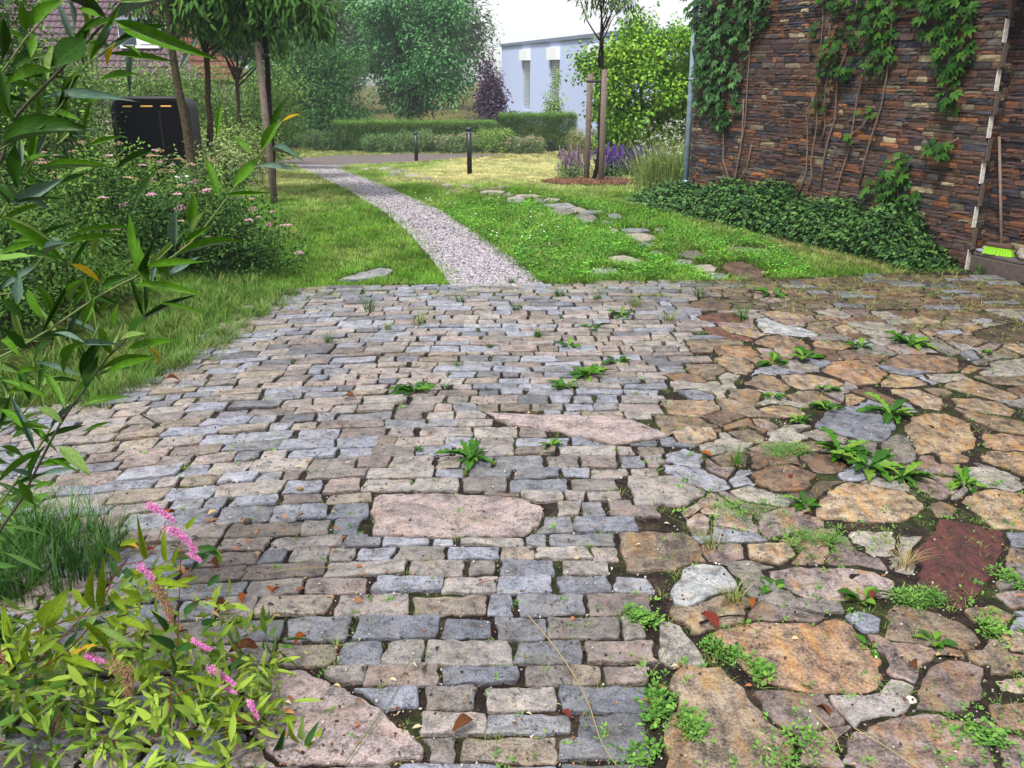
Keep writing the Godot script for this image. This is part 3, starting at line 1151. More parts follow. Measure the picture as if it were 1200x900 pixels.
func clad(wall: Node3D, shapes: Array, x0: float, x1: float, z0: float, top: float, alone: int, y0 := 0.0, painted_shade := false) -> void:
	var strips := []
	var y := y0 - 0.02
	while y < top:
		var h := rnd(0.022, 0.040) if rng.randf() < 0.6 else rnd(0.040, 0.058)
		var band := int((y + h * 0.5) / 0.175)
		var end := x1 - (0.024 if band % 2 == 0 else 0.0)
		var x := end
		while x > x0:
			var l := rnd(0.08, 0.25) if rng.randf() < 0.75 else rnd(0.05, 0.08)
			l = minf(l, x - x0 + 0.02)
			strips.append([Vector3(x - l / 2.0, y + h / 2.0, 0), Vector3(l - 0.003, h - 0.0025, rnd(0.038, 0.054)), slate_color() if not painted_shade or rng.randf() < 0.35 else pick([[0, "dark", Color(0.23, 0.207, 0.22)], [0, "brown", Color(0.42, 0.31, 0.26)], [0, "plum", Color(0.37, 0.29, 0.29)]])])  # recess wall favours darker stones: its shade is painted into the slate colour
			x -= l
		y += h
	var eye := Vector3(0, 1.6, 0)
	for s in strips:
		s.append(wall.transform * (s[0] as Vector3))
	strips.sort_custom(func(a, b): return a[3].distance_to(eye) + (100.0 if a[0].y > 2.25 else 0.0) < b[3].distance_to(eye) + (100.0 if b[0].y > 2.25 else 0.0))
	var v := PackedVector3Array()
	var n := PackedVector3Array()
	var c := PackedColorArray()
	for i in strips.size():
		var s: Array = strips[i]
		var size: Vector3 = s[1]
		var t := Transform3D(Basis().scaled(size), s[0] + Vector3(0, 0, z0 + size.z / 2.0 - 0.02))
		var shape: ArrayMesh = shapes[rng.randi() % shapes.size()]
		if i < alone:
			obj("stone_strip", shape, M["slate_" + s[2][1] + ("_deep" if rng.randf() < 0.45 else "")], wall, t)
			continue
		var a := shape.surface_get_arrays(0)
		var tint: Color = (s[2][2] as Color).srgb_to_linear() * rnd(0.6, 1.15)
		var ib := t.basis.inverse().transposed()
		for k in a[Mesh.ARRAY_VERTEX].size():
			v.append(t * (a[Mesh.ARRAY_VERTEX][k] as Vector3))
			n.append((ib * (a[Mesh.ARRAY_NORMAL][k] as Vector3)).normalized())
			c.append(tint)
	if v.size():
		var arrays := []
		arrays.resize(Mesh.ARRAY_MAX)
		arrays[Mesh.ARRAY_VERTEX] = v
		arrays[Mesh.ARRAY_NORMAL] = n
		arrays[Mesh.ARRAY_COLOR] = c
		var am := ArrayMesh.new()
		am.add_surface_from_arrays(Mesh.PRIMITIVE_TRIANGLES, arrays)
		obj("stone_strip", am, M.slate, wall).set_meta("kind", "stuff")


func build_wall() -> void:
	for l in [["plum", Color(0.373, 0.294, 0.290)], ["brown", Color(0.419, 0.313, 0.262)], ["rust", Color(0.497, 0.331, 0.248)], ["orange", Color(0.626, 0.414, 0.276)], ["blue", Color(0.276, 0.276, 0.322)], ["grey", Color(0.437, 0.405, 0.386)], ["olive", Color(0.506, 0.465, 0.386)], ["cream", Color(0.690, 0.626, 0.506)], ["dark", Color(0.230, 0.207, 0.221)]]:
		mat("slate_" + l[0], l[1], 0.55, "granite", 0.22, 0.5, 0.4)
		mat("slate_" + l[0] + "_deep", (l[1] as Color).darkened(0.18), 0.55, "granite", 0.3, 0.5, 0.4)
	var shapes := []
	for i in 14:
		shapes.append(slate_shape())
	var wall := thing("stone_wall", "tall wall clad in stacked purple, brown and rust-coloured slate strips", "wall")
	wall.transform = wall_frame
	obj("wall_core", box_mesh(Vector3(3.9, 3.6, 0.3), 0.002, Vector3(-1.995, 1.5, -0.175)), M.mortar, wall)
	clad(wall, shapes, -3.98, 0.0, 0.0, 3.2, 300, -0.06)
	for band in 19:
		var y := -0.0 + band * 0.175
		var out := band % 2 == 1
		var x := 0.003 if out else -0.020
		var st := st_new(false)
		box(st, Transform3D(Basis(Vector3.FORWARD, rnd(-0.02, 0.02)), Vector3(x, y + 0.0875, -0.004)), Vector3(0.008, 0.171, 0.045), 0.0015)
		obj("edge_strip", done(st), M.edge_dull if out else M.edge_light, wall)
	var back := thing("recess_wall", "shaded slate-clad wall set back behind the broom and the wooden step", "wall")
	back.transform = wall_frame
	obj("wall_core", box_mesh(Vector3(4.2, 3.6, 0.3), 0.002, Vector3(2.0, 1.5, -0.33)), M.mortar, back)
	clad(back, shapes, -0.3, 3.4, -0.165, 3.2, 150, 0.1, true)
	var row_y := 0.05
	while row_y < 2.6:
		var hh := rnd(0.034, 0.056)
		var deep := rnd(0.06, 0.11)
		for piece in [[0.0, deep], [deep, 0.17]]:
			var tt := Transform3D(Basis(Vector3.UP, PI / 2.0).scaled(Vector3(1, 1, 1)) * Basis().scaled(Vector3(piece[1] - piece[0] - 0.003, hh - 0.003, rnd(0.03, 0.04))), Vector3(-0.042, row_y + hh / 2.0, -0.022 - (piece[0] + piece[1]) / 2.0))
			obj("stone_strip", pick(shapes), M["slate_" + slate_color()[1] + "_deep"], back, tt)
		row_y += hh
	obj("soffit", box_mesh(Vector3(4.1, 0.16, 0.7), 0.01, Vector3(2.1, 2.55, 0.02)), M.deck, back)
	# the wooden step in front of the recess
	var step := thing("wooden_step", "low weathered wooden step along the foot of the recessed wall", "step")
	step.transform = wall_frame
	for i in 2:
		var st := st_new(false)
		box(st, Transform3D(Basis(), Vector3(1.56, 0.152, -0.048 - i * 0.089)), Vector3(3.1, 0.028, 0.084), 0.005)
		obj("board", done(st), M.deck, step)
	obj("riser", box_mesh(Vector3(3.1, 0.15, 0.03), 0.004, Vector3(1.56, 0.06, -0.002)), M.deck_side, step)
	obj("end_board", box_mesh(Vector3(0.028, 0.135, 0.14), 0.004, Vector3(0.018, 0.065, -0.09)), M.deck_side, step)
	# cobbles lying on the step
	for s in [[0.085, -0.09, 0.055, 0.03, 0.042, "cobble_pale", "pale rounded cobble lying on the step left of the broom head"], [0.39, -0.09, 0.065, 0.045, 0.045, "cobble_pale", "large cream cobble, highest of the stones behind the broom"],
		[0.275, -0.095, 0.05, 0.034, 0.042, "mauve", "pinkish flat cobble on the step behind the broom bristles"], [0.44, -0.04, 0.055, 0.03, 0.04, "grey_warm", "grey cobble at the right edge of the picture on the step"], [0.055, -0.04, 0.05, 0.014, 0.045, "grey", "thin grey slate chip on the step beside the wall corner"]]:
		var st := lump(s[2], s[3], s[4], 0.1, 6, 10)
		var o := obj("cobble", st, M[s[5]], null, Transform3D(Basis(Vector3.UP, rnd(0, 3)), wall_at(s[0], 0.166 + s[3] * 0.92, s[1])))
		tag(o, s[6], "stone")
	# the broom leans on the wall behind the step
	var foot := wall_at(0.215, 0.168, -0.045)
	var broom := thing("broom", "broom with a grey wooden handle and lime-green bristles leaning in the recess", "broom", foot)
	var st := st_new()
	var head := Transform3D(wall_frame.basis.rotated(Vector3.UP, 0.25), Vector3(0, 0.075, 0))
	var low: Vector3 = head * Vector3(0, 0.01, -0.02)
	var high := wall_at(-0.015, 1.06, -0.115) - foot
	tube(st, [low, low.lerp(high, 0.5), high], [0.0125, 0.012, 0.0115], 9)
	obj("handle", done(st), M.broom_wood, broom)
	st = st_new(false)
	box(st, head, Vector3(0.21, 0.035, 0.06), 0.008)
	obj("broom_head", done(st), M.broom_head, broom)
	st = st_new(false)
	for i in 30:
		for k in 4:
			var a := head * Vector3(-0.098 + i * 0.0068, -0.015, -0.026 + k * 0.017)
			var b := a + head.basis * Vector3((i - 14.5) * 0.0008 + rnd(-0.002, 0.002), -0.058 + rnd(-0.003, 0.003), (k - 1.5) * 0.006 + 0.004)
			tube(st, [a, b], [0.0028, 0.0036], 4)
	obj("bristles", done(st), M.broom_green, broom)
	# the zinc pipe at the far end
	var foot2 := wall_at(-4.06, -0.08, 0.02)
	var pipe := thing("downpipe", "slim blue-grey metal pipe standing at the far end of the slate wall", "pipe", foot2)
	st = st_new()
	tube(st, [Vector3.ZERO, Vector3(0, 2.9, 0)], [0.036], 12)
	obj("pipe", done(st), M.zinc, pipe)
	for y in [0.35, 1.5]:
		st = st_new()
		tube(st, [Vector3(0, y, 0), Vector3(0, y + 0.03, 0)], [0.041], 12)
		obj("bracket", done(st), M.zinc, pipe)


# ---------------------------------------------------------------- buildings far off

func build_far_buildings() -> void:
	var a := Vector3(-0.63, 0, -60.0)
	var e := Vector3(0.184, 0, 0.983).normalized()
	var n := Vector3(-0.983, 0, 0.184).normalized()
	var b := thing("flat_roofed_building", "pale blue-grey flat-roofed building with tall blinds behind the hedge", "building", a)
	b.basis = Basis(e, Vector3.UP, n)
	# its own x runs along the face, z out of it
	var holes := [[6.55, 8.65], [13.35, 15.35], [21.0, 23.0]]
	var x := 0.0
	var st := st_new(false)
	for h in holes + [[27.0, 27.0]]:
		box(st, Transform3D(Basis(), Vector3((x + h[0]) / 2.0, 0.4, -0.2)), Vector3(h[0] - x, 4.4, 0.4), 0.002)
		x = h[1]
	for h in holes:
		box(st, Transform3D(Basis(), Vector3((h[0] + h[1]) / 2.0, 2.43, -0.2)), Vector3(h[1] - h[0], 0.34, 0.397), 0.002)
		box(st, Transform3D(Basis(), Vector3((h[0] + h[1]) / 2.0, -1.27, -0.2)), Vector3(h[1] - h[0], 1.06, 0.397), 0.002)
	box(st, Transform3D(Basis(), Vector3(13.5, 0.4, -8.2)), Vector3(27.0, 4.38, 15.6), 0.002)
	obj("wall", done(st), M.render, b)
	obj("roof_edge", box_mesh(Vector3(27.2, 0.16, 16.2), 0.01, Vector3(13.5, 2.67, -8.0)), M.fascia, b)
	for h in holes:
		var w: float = h[1] - h[0]
		var win := obj("window", box_mesh(Vector3(w, 2.98, 0.02), 0.002, Vector3((h[0] + h[1]) / 2.0, 0.75, -0.36)), M.glass_dark, b)
		obj("frame", box_mesh(Vector3(0.12, 2.98, 0.3), 0.01, Vector3(h[1] - 0.06, 0.75, -0.2)), M.glass_dark, win)
		obj("blind_box", box_mesh(Vector3(w + 0.1, 0.55, 0.3), 0.01, Vector3((h[0] + h[1]) / 2.0, 2.05, 0.04)), M.white, win)
		for k in 22:
			st = st_new(false)
			box(st, Transform3D(Basis(Vector3.RIGHT, 0.5), Vector3((h[0] + h[1]) / 2.0 - 0.08, 1.70 - k * 0.11, -0.1)), Vector3(w - 0.22, 0.085, 0.012), 0.002)
			obj("slat", done(st), M.blind, win)
	# a dish on a mast
	var dish := thing("satellite_dish", "pale satellite dish on a mast rising behind the bright green tree", "dish", W(2.76, -1.3, 24.0))
	st = st_new()
	tube(st, [Vector3.ZERO, Vector3(0, 4.0, 0)], [0.03], 8)
	obj("mast", done(st), M.zinc, dish)
	st = st_new()
	var ring := []
	for k in 6:
		var row := []
		for i in 20:
			var q := TAU * i / 20
			var r := 0.27 * k / 5.0
			row.append(Vector3(cos(q) * r - 0.04, 4.15 + sin(q) * r * 1.1, 0.06 + 0.75 * r * r))
		ring.append(row)
	for k in 5:
		for i in 20:
			quad(st, ring[k][i], ring[k + 1][i], ring[k + 1][(i + 1) % 20], ring[k][(i + 1) % 20])
	obj("reflector", done(st), M.dish_grey, dish)
	st = st_new()
	tube(st, [Vector3(-0.04, 3.88, 0.08), Vector3(-0.04, 3.96, 0.4)], [0.012], 6)
	obj("arm", done(st), M.zinc, dish)
	# the house on the left: a hipped roof of dark tiles above a plastered wall
	var h := thing("tiled_house", "house with a steep hipped roof of purple-brown tiles behind the left trees", "house", W(-15.85, 0, 37.0))
	var eave := 0.93
	var rise := 4.2
	var x0 := -6.0
	var x1 := 3.95
	var run := 3.9
	obj("wall", box_mesh(Vector3(x1 - x0 - 0.6, 3.4, 7.0), 0.01, Vector3((x0 + x1) / 2.0, -0.78, -3.9)), M.plaster, h)
	# front slope, right hip; each tile a small raised curve, too far off to tell apart singly
	var tiles := func(org: Vector3, along_e: Vector3, up: Vector3, width: float, cut_left: float, cut_right: float) -> ArrayMesh:
		var s := st_new()
		var length := up.length()
		var u := up.normalized()
		var out := along_e.cross(u).normalized()
		var rows := int(length / 0.33)
		for i in rows:
			var f0 := float(i) / rows
			var f1 := float(i + 1) / rows
			var xa := width * cut_left * f0
			var xb := width * (1.0 - cut_right * f0)
			var cols := int((xb - xa) / 0.24)
			for k in cols:
				var p := []
				for j in 4:
					var xx := xa + (k + j / 3.0) * (xb - xa) / cols
					var lift: float = [0.0, 0.05, 0.06, 0.005][j]
					p.append(org + along_e * xx + u * length * f0 + out * (lift + 0.05))
					p.append(org + along_e * xx + u * length * f1 + out * lift)
				for j in 3:
					quad(s, p[j * 2], p[j * 2 + 1], p[j * 2 + 3], p[j * 2 + 2])
				quad(s, p[0] - out * 0.05, p[0], p[6], p[6] - out * 0.05)
		return done(s)
	var roof := obj("roof", box_mesh(Vector3(x1 - x0 - 0.2, 0.12, 7.6), 0.01, Vector3((x0 + x1) / 2.0, eave - 0.06, -3.9)), M.roof_tile, h)
	var under := st_new(false)
	var top_l := Vector3(x0, eave + rise, -run)
	var top_r := Vector3(x1 - (x1 - x0) * 0.42, eave + rise, -run)
	quad(under, Vector3(x0, eave - 0.02, 0), top_l - Vector3(0, 0.03, 0), top_r - Vector3(0, 0.03, 0), Vector3(x1, eave - 0.02, 0))
	tri(under, Vector3(x1, eave - 0.02, 0), top_r - Vector3(0, 0.03, 0), Vector3(x1, eave - 0.02, -7.8))
	obj("roof_deck", done(under), M.roof_tile, roof)
	var front: ArrayMesh = tiles.call(Vector3(x0, eave, 0), Vector3.RIGHT, Vector3(0, rise, -run), x1 - x0, 0.0, 0.42)
	obj("roof_tiles", front, M.roof_tile, roof).set_meta("kind", "stuff")
	var side: ArrayMesh = tiles.call(Vector3(x1, eave, 0), Vector3.FORWARD, Vector3(-(x1 - x0) * 0.42, rise, 0), 7.8, 0.5, 0.5)
	obj("roof_tiles", side, M.roof_warm, roof).set_meta("kind", "stuff")
	st = st_new()
	for i in 14:
		var p0 := Vector3(x1, eave, 0).lerp(Vector3(x1 - (x1 - x0) * 0.42, eave + rise, -run), i / 14.0)
		var p1 := Vector3(x1, eave, 0).lerp(Vector3(x1 - (x1 - x0) * 0.42, eave + rise, -run), (i + 1.1) / 14.0)
		tube(st, [p0 + Vector3(0, 0.05, 0.0), p1 + Vector3(0, 0.02, 0.0)], [0.13, 0.11], 7)
	obj("ridge_tiles", done(st), M.roof_tile, roof)
	obj("gutter", box_mesh(Vector3(x1 - x0, 0.1, 0.12), 0.02, Vector3((x0 + x1) / 2.0, eave - 0.02, 0.1)), M.bark_dark, roof)
	var dorm := obj("dormer", box_mesh(Vector3(1.5, 1.0, 1.6), 0.02, Vector3(1.45, 2.66, -1.7)), M.white, h)
	obj("pane", box_mesh(Vector3(0.62, 0.72, 0.03), 0.005, Vector3(1.05, 2.68, -0.885)), M.glass_dark, dorm)
	obj("pane", box_mesh(Vector3(0.62, 0.72, 0.03), 0.005, Vector3(1.8, 2.68, -0.885)), M.blind, dorm)
	obj("dormer_roof", box_mesh(Vector3(1.8, 0.1, 1.9), 0.02, Vector3(1.45, 3.21, -1.65)), M.fascia, dorm)


# ---------------------------------------------------------------- small built things in the garden

func build_garden_things() -> void:
	for b in [[-2.82, 27.85, "black garden lamp post on the left, farther off, beside the gravel drive", 0.80, 0.055], [-0.78, 17.3, "nearer black garden lamp post standing in the dry lawn", 0.78, 0.045]]:
		var o := thing("bollard_lamp", b[2], "bollard light", G(b[0], b[1], -0.01), "black lamp posts beside the drive")
		var st := st_new()
		tube(st, [Vector3.ZERO, Vector3(0, b[3], 0)], [b[4]], 14)
		obj("post", done(st), M.lamp_black, o)
		st = st_new()
		tube(st, [Vector3(0, b[3] + 0.002, 0), Vector3(0, b[3] + 0.05, 0), Vector3(0, b[3] + 0.075, 0)], [b[4] * 1.25, b[4] * 1.25, b[4] * 0.7], 14)
		obj("cap", done(st), M.lamp_black, o)
		st = st_new()
		tube(st, [Vector3(0, b[3] - 0.03, 0), Vector3(0, b[3] - 0.002, 0)], [b[4] * 1.04], 14)
		obj("lens", done(st), M.fascia, o)
		st = st_new()
		tube(st, [Vector3(0, 0.0, 0), Vector3(0, 0.02, 0)], [b[4] * 1.7], 14)
		obj("base_plate", done(st), M.lamp_black, o)
	var bin := thing("small_black_box", "small black box standing before the shrubs at the end of the dry lawn", "box", G(1.35, 33.6, -0.03))
	obj("body", box_mesh(Vector3(0.2, 0.36, 0.2), 0.02, Vector3(0, 0.18, 0)), M.lamp_black, bin)
	obj("lid", box_mesh(Vector3(0.24, 0.05, 0.24), 0.02, Vector3(0, 0.386, 0)), M.lamp_black, bin)
	# the black container behind the bushes: a tall box with rounded upper corners
	var c := thing("garden_container", "large black container with rounded top corners and yellow slots behind the bushes", "container", G(-5.2, 13.8, 0.0), "", 0.10)
	var prof := PackedVector2Array()
	for q in [[-0.52, 0.0, 0], [-0.52, 1.24, 1], [0.52, 1.24, 2], [0.52, 0.0, 0]]:
		if q[2] == 0:
			prof.append(Vector2(q[0], q[1]))
		else:
			for k in 7:
				var t := PI / 2.0 * k / 6.0
				var s: float = -1.0 if q[2] == 1 else 1.0
				var r := 0.17
				prof.append(Vector2(q[0] - s * r, q[1] - r) + (Vector2(-cos(t), sin(t)) if q[2] == 1 else Vector2(sin(t), cos(t))) * r)
	var slab := func(p: PackedVector2Array, z0: float, z1: float) -> ArrayMesh:
		var s := st_new(false)
		var index := Geometry2D.triangulate_polygon(p)
		for i in range(0, index.size(), 3):
			for z in [z0, z1]:
				tri(s, Vector3(p[index[i]].x, p[index[i]].y, z), Vector3(p[index[i + 1]].x, p[index[i + 1]].y, z), Vector3(p[index[i + 2]].x, p[index[i + 2]].y, z))
		for i in p.size():
			var a2 := p[i]
			var b2 := p[(i + 1) % p.size()]
			quad(s, Vector3(a2.x, a2.y, z0), Vector3(a2.x, a2.y, z1), Vector3(b2.x, b2.y, z1), Vector3(b2.x, b2.y, z0))
		return done(s)
	var shrunk := PackedVector2Array()
	for q in prof:
		shrunk.append(Vector2(q.x * 0.93, q.y * 0.955))
	obj("shell", slab.call(prof, -0.7, -0.05), M.shell_black, c)
	# the rounded rim round the open front
	var st := st_new()
	var path := []
	var arc := []
	for q in prof:
		path.append(Vector3(q.x, q.y, -0.02))
	tube(st, path, [0.035], 8)
	obj("rim", done(st), M.shell_black, c)
	obj("front_panel", slab.call(shrunk, -0.05, -0.035), M.cloth_black, c)
	for s in [[-0.32, 0.13], [-0.05, 0.17], [0.22, 0.15]]:
		obj("slot", box_mesh(Vector3(s[1], 0.022, 0.012), 0.004, Vector3(s[0], 1.135, -0.026)), M.brass, c)
	obj("seam", box_mesh(Vector3(0.022, 1.02, 0.02), 0.006, Vector3(0.12, 0.56, -0.026)), M.shell_black, c)
	obj("handle", box_mesh(Vector3(0.025, 0.2, 0.04), 0.01, Vector3(0.46, 0.84, -0.02)), M.zinc, c)
	obj("latch", box_mesh(Vector3(0.07, 0.03, 0.03), 0.008, Vector3(0.47, 0.66, -0.02)), M.zinc, c)
	var pail := thing("white_tub", "small white tub on the ground beside the black container", "tub", G(-4.52, 12.9, 0.0))
	st = st_new()
	tube(st, [Vector3(0, 0, 0), Vector3(0, 0.2, 0)], [0.085, 0.105], 14)
	obj("tub", done(st), M.white, pail)
	st = st_new()
	tube(st, [Vector3(0, 0.2, 0), Vector3(0, 0.22, 0)], [0.112], 14)
	obj("rim", done(st), M.white, pail)


# ---------------------------------------------------------------- trees

func limb_path(a: Vector3, b: Vector3, bend: float, n := 5) -> Array:
	var p := []
	var off := Vector3(rnd(-1, 1), rnd(-0.3, 0.6), rnd(-1, 1)) * bend * a.distance_to(b)
	for i in n + 1:
		var f := float(i) / n
		p.append(a.lerp(b, f) + off * sin(PI * f) * 0.5 + Vector3(rnd(-1, 1), 0, rnd(-1, 1)) * 0.012 * a.distance_to(b))
	return p


# a tree: trunk up to "fork", limbs out into every lobe; positions relative to its base
func tree(called: String, label: String, at: Vector3, fork: Vector3, r: float, lobes: Array, n: int, shape: Mesh, leaf_m: Material, size: float, c1: Color, c2: Color, bark: Material, limbs := 10, fill := 0.42, group := "") -> Node3D:
	var t := thing(called, label, "tree", at, group)
	var st := st_new()
	tube(st, limb_path(Vector3(0, -0.1, 0), fork, 0.06, 7), [r * 1.25, r * 1.05, r, r * 0.95, r * 0.9, r * 0.85, r * 0.8, r * 0.72], 9, 0.06)
	for i in limbs:
		var l: Array = lobes[i % lobes.size()]
		var to: Vector3 = l[0] + Vector3(rnd(-0.8, 0.8), rnd(-0.2, 0.8), rnd(-0.8, 0.8)) * l[1]
		var from := fork * rnd(0.75, 1.0)
		var q := limb_path(from, to, 0.25)
		tube(st, q, [r * 0.45, r * 0.36, r * 0.28, r * 0.2, r * 0.12, r * 0.05], 5)
		for k in 3:
			var s: Vector3 = q[2 + k % 3]
			var e: Vector3 = s + Vector3(rnd(-1, 1), rnd(-0.2, 0.9), rnd(-1, 1)) * l[1] * 0.55
			tube(st, limb_path(s, e, 0.25, 3), [r * 0.16, r * 0.12, r * 0.07, r * 0.03], 4)
	obj("trunk", done(st), bark, t)
	var moved := []
	for l in lobes:
		moved.append([l[0] + at, l[1]])
	crown(t, "crown", shape, leaf_m, moved, n, size, c1, c2, fill)
	return t


# a bush: short stems and a crown of leaf clumps
func bush(called: String, label: String, category: String, at: Vector3, lobes: Array, n: int, shape: Mesh, m: Material, size: float, c1: Color, c2: Color, fill := 0.4, group := "") -> Node3D:
	var t := thing(called, label, category, at, group)
	var st := st_new()
	for i in 9:
		var l: Array = lobes[i % lobes.size()]
		var to: Vector3 = l[0] + Vector3(rnd(-0.6, 0.6), rnd(0, 0.6), rnd(-0.6, 0.6)) * l[1]
		var foot := Vector3(l[0].x * 0.8 + rnd(-0.1, 0.1), -0.05, l[0].z * 0.8 + rnd(-0.1, 0.1))
		var r: float = 0.012 + 0.006 * l[1].y
		tube(st, limb_path(foot, to, 0.2, 4), [r, r * 0.9, r * 0.7, r * 0.5, r * 0.3], 5)
	obj("stems", done(st), M.bark_dark, t).set_meta("kind", "stuff")
	var moved := []
	for l in lobes:
		moved.append([l[0] + at, l[1]])
	crown(t, "foliage", shape, m, moved, n, size, c1, c2, fill)
	return t


func heads_on(t: Node3D, lobes: Array, shape: Mesh, n: int, size: float, colors: Array, low := 0.1) -> void:
	var spots := []
	var tints := []
	for i in n:
		var l: Array = pick(lobes)
		var dir := Vector3(rnd(-1, 1), rnd(low, 1), rnd(-0.4, 1)).normalized()
		var p: Vector3 = l[0] + dir * l[1] * rnd(0.97, 1.1) + t.position
		spots.append(Transform3D(Basis(Vector3.UP, rnd(0, TAU)).rotated(Vector3.RIGHT, rnd(-0.2, 0.6)).scaled(Vector3.ONE * size * rnd(0.6, 1.3)), p))
		tints.append((pick(colors) as Color) * rnd(0.75, 1.2))
	scatter("flower_heads", shape, M.tinted_petal, spots, tints, t)


# a flat head of many tiny flowers, radius about 1
func flower_head(n: int, flat: float) -> ArrayMesh:
	var st := st_new(false)
	for i in n:
		var a := rnd(0, TAU)
		var r := sqrt(rng.randf())
		var p := Vector3(cos(a) * r, flat * (1.0 - r * r) + rnd(-0.08, 0.08), sin(a) * r)
		var s := rnd(0.10, 0.17)
		for k in 3:
			var b := TAU * k / 3.0 + a
			tri(st, p + Vector3(0, s, 0), p + Vector3(cos(b) * s, -s * 0.4, sin(b) * s), p + Vector3(cos(b + 2.1) * s, -s * 0.4, sin(b + 2.1) * s))
	return done(st)


func build_trees() -> void:
	var ash := clump(22, 0.42, 0.17, 2, 0.25)
	var round_leaf := clump(20, 0.36, 0.26, 2, 0.3)
	var fine := clump(30, 0.30, 0.11, 2, 0.1)
	var droopy := clump(16, 0.62, 0.16, 3, 0.7)
	leaf_shapes.clump_fine = fine
	leaf_shapes.clump_round = round_leaf
	# the broad light-crowned tree in the middle distance
	var al := []
	for i in 60:
		var dir := Vector3(rnd(-1, 1), rnd(-1, 1), rnd(-1, 1)).normalized()
		var r := rnd(0.45, 0.9)
		al.append([Vector3(0.1, 3.2, 0) + dir * Vector3(2.5, 3.0, 2.0) * pow(rng.randf(), 0.38), Vector3(r * 1.3, r * 0.6, r)])
	tree("ash_tree", "large round-crowned feathery tree standing behind the clipped hedge", G(-4.1, 38.5), Vector3(0.1, 1.9, 0), 0.14,
		al,
		1250, ash, M.tinted, 0.42, Color(0.03, 0.12, 0.035), Color(0.11, 0.28, 0.085), M.bark_dark, 16, 0.55)
	# the dense dark bush-tree left of it
	tree("broad_tree", "dense dark green tree left of the round-crowned one, foliage down to the lawn", G(-7.7, 36.4), Vector3(0, 1.2, 0), 0.12,
		[[Vector3(0, 1.5, 0), Vector3(1.9, 1.4, 1.5)], [Vector3(0.9, 2.6, 0), Vector3(1.3, 1.0, 1.2)], [Vector3(-1.0, 2.3, 0), Vector3(1.3, 1.2, 1.2)], [Vector3(0.4, 3.5, 0), Vector3(1.0, 0.8, 0.9)], [Vector3(1.4, 0.9, 0.3), Vector3(1.1, 0.9, 0.9)], [Vector3(-1.5, 0.8, 0.2), Vector3(1.2, 0.9, 0.9)]],
		2300, fine, M.tinted, 0.36, Color(0.025, 0.09, 0.02), Color(0.08, 0.20, 0.045), M.bark_dark, 10, 0.45)
	# paler trees farther back
	var far := [[-11.5, 60.0, 1.0, "tall pale hazy tree far behind the dense dark tree"], [-5.6, 66.0, 1.15, "pale hazy treetop far behind the round-crowned tree"], [-17.5, 62.0, 1.25, "hazy tree rising far behind the left young trees"], [-27.0, 70.0, 1.3, "distant tree beyond the tiled house"], [24.0, 75.0, 1.4, "distant tree beyond the slate wall"], [38.0, 85.0, 1.5, "distant tree far right beyond the slate wall"], [-38.0, 72.0, 1.3, "distant tree far left beyond the tiled house"]]
	for f in far:
		var k: float = f[2]
		tree("distant_tree", f[3], G(f[0], f[1]), Vector3(0, 3.0, 0) * k, 0.22,
			[[Vector3(0, 5.0, 0) * k, Vector3(3.2, 2.4, 2.6) * k], [Vector3(-1.8, 3.6, 0) * k, Vector3(2.0, 1.8, 1.8) * k], [Vector3(1.9, 3.9, 0) * k, Vector3(2.0, 1.8, 1.8) * k], [Vector3(0.3, 7.4, 0) * k, Vector3(2.0, 1.6, 1.8) * k]],
			900, ash, M.tinted, 0.85, Color(0.06, 0.12, 0.04), Color(0.11, 0.19, 0.07), M.bark_dark, 10, 0.45, "trees far behind the garden")
	# copper-leaved tree and shrub in front of the pale building
	tree("purple_tree", "slender purple-leaved tree standing before the corner of the pale building", G(-0.85, 37.0), Vector3(0, 1.2, 0), 0.05,
		[[Vector3(0, 1.5, 0), Vector3(0.55, 0.6, 0.5)], [Vector3(0.05, 2.2, 0), Vector3(0.42, 0.5, 0.4)], [Vector3(-0.02, 2.8, 0), Vector3(0.2, 0.4, 0.2)], [Vector3(0.35, 1.7, 0), Vector3(0.3, 0.25, 0.3)]],
		210, round_leaf, M.tinted, 0.30, Color(0.05, 0.03, 0.065), Color(0.12, 0.07, 0.13), M.bark_dark, 6, 0.5)
	bush("purple_shrub", "low dark purple-leaved shrub under the slender purple tree", "shrub", G(-0.65, 36.4), [[Vector3(0, 0.62, 0), Vector3(0.85, 0.6, 0.5)], [Vector3(-0.8, 0.55, 0), Vector3(0.6, 0.5, 0.5)], [Vector3(0.5, 0.8, 0), Vector3(0.5, 0.4, 0.4)]],
		420, round_leaf, M.tinted, 0.24, Color(0.035, 0.025, 0.05), Color(0.09, 0.06, 0.10))
	# the bright green tree by the wall
	var bl := []
	for i in 90:
		var dir := Vector3(rnd(-1, 1), rnd(-1, 1), rnd(-0.8, 1)).normalized()
		var r := rnd(0.2, 0.42)
		bl.append([Vector3(0.12, 1.55, 0) + dir * Vector3(1.42, 1.3, 1.0) * pow(rng.randf(), 0.32), Vector3(r * 1.25, r * 0.8, r)])
	var tr := tree("bright_tree", "bright fresh green multi-stemmed tree standing left of the slate wall", G(2.68, 18.8), Vector3(0, 0.75, 0), 0.07, bl,
		2100, round_leaf, M.tinted, 0.19, Color(0.07, 0.20, 0.015), Color(0.22, 0.38, 0.04), M.bark_dark, 24, 0.6)
	var st := st_new()
	for i in 5:
		tube(st, limb_path(Vector3(rnd(-0.15, 0.15), -0.1, rnd(-0.1, 0.1)), Vector3(rnd(-0.7, 0.7), rnd(1.2, 2.0), rnd(-0.4, 0.4)), 0.15), [0.045, 0.04, 0.035, 0.03, 0.02, 0.01], 6)
	obj("stem", done(st), M.bark_dark, tr)
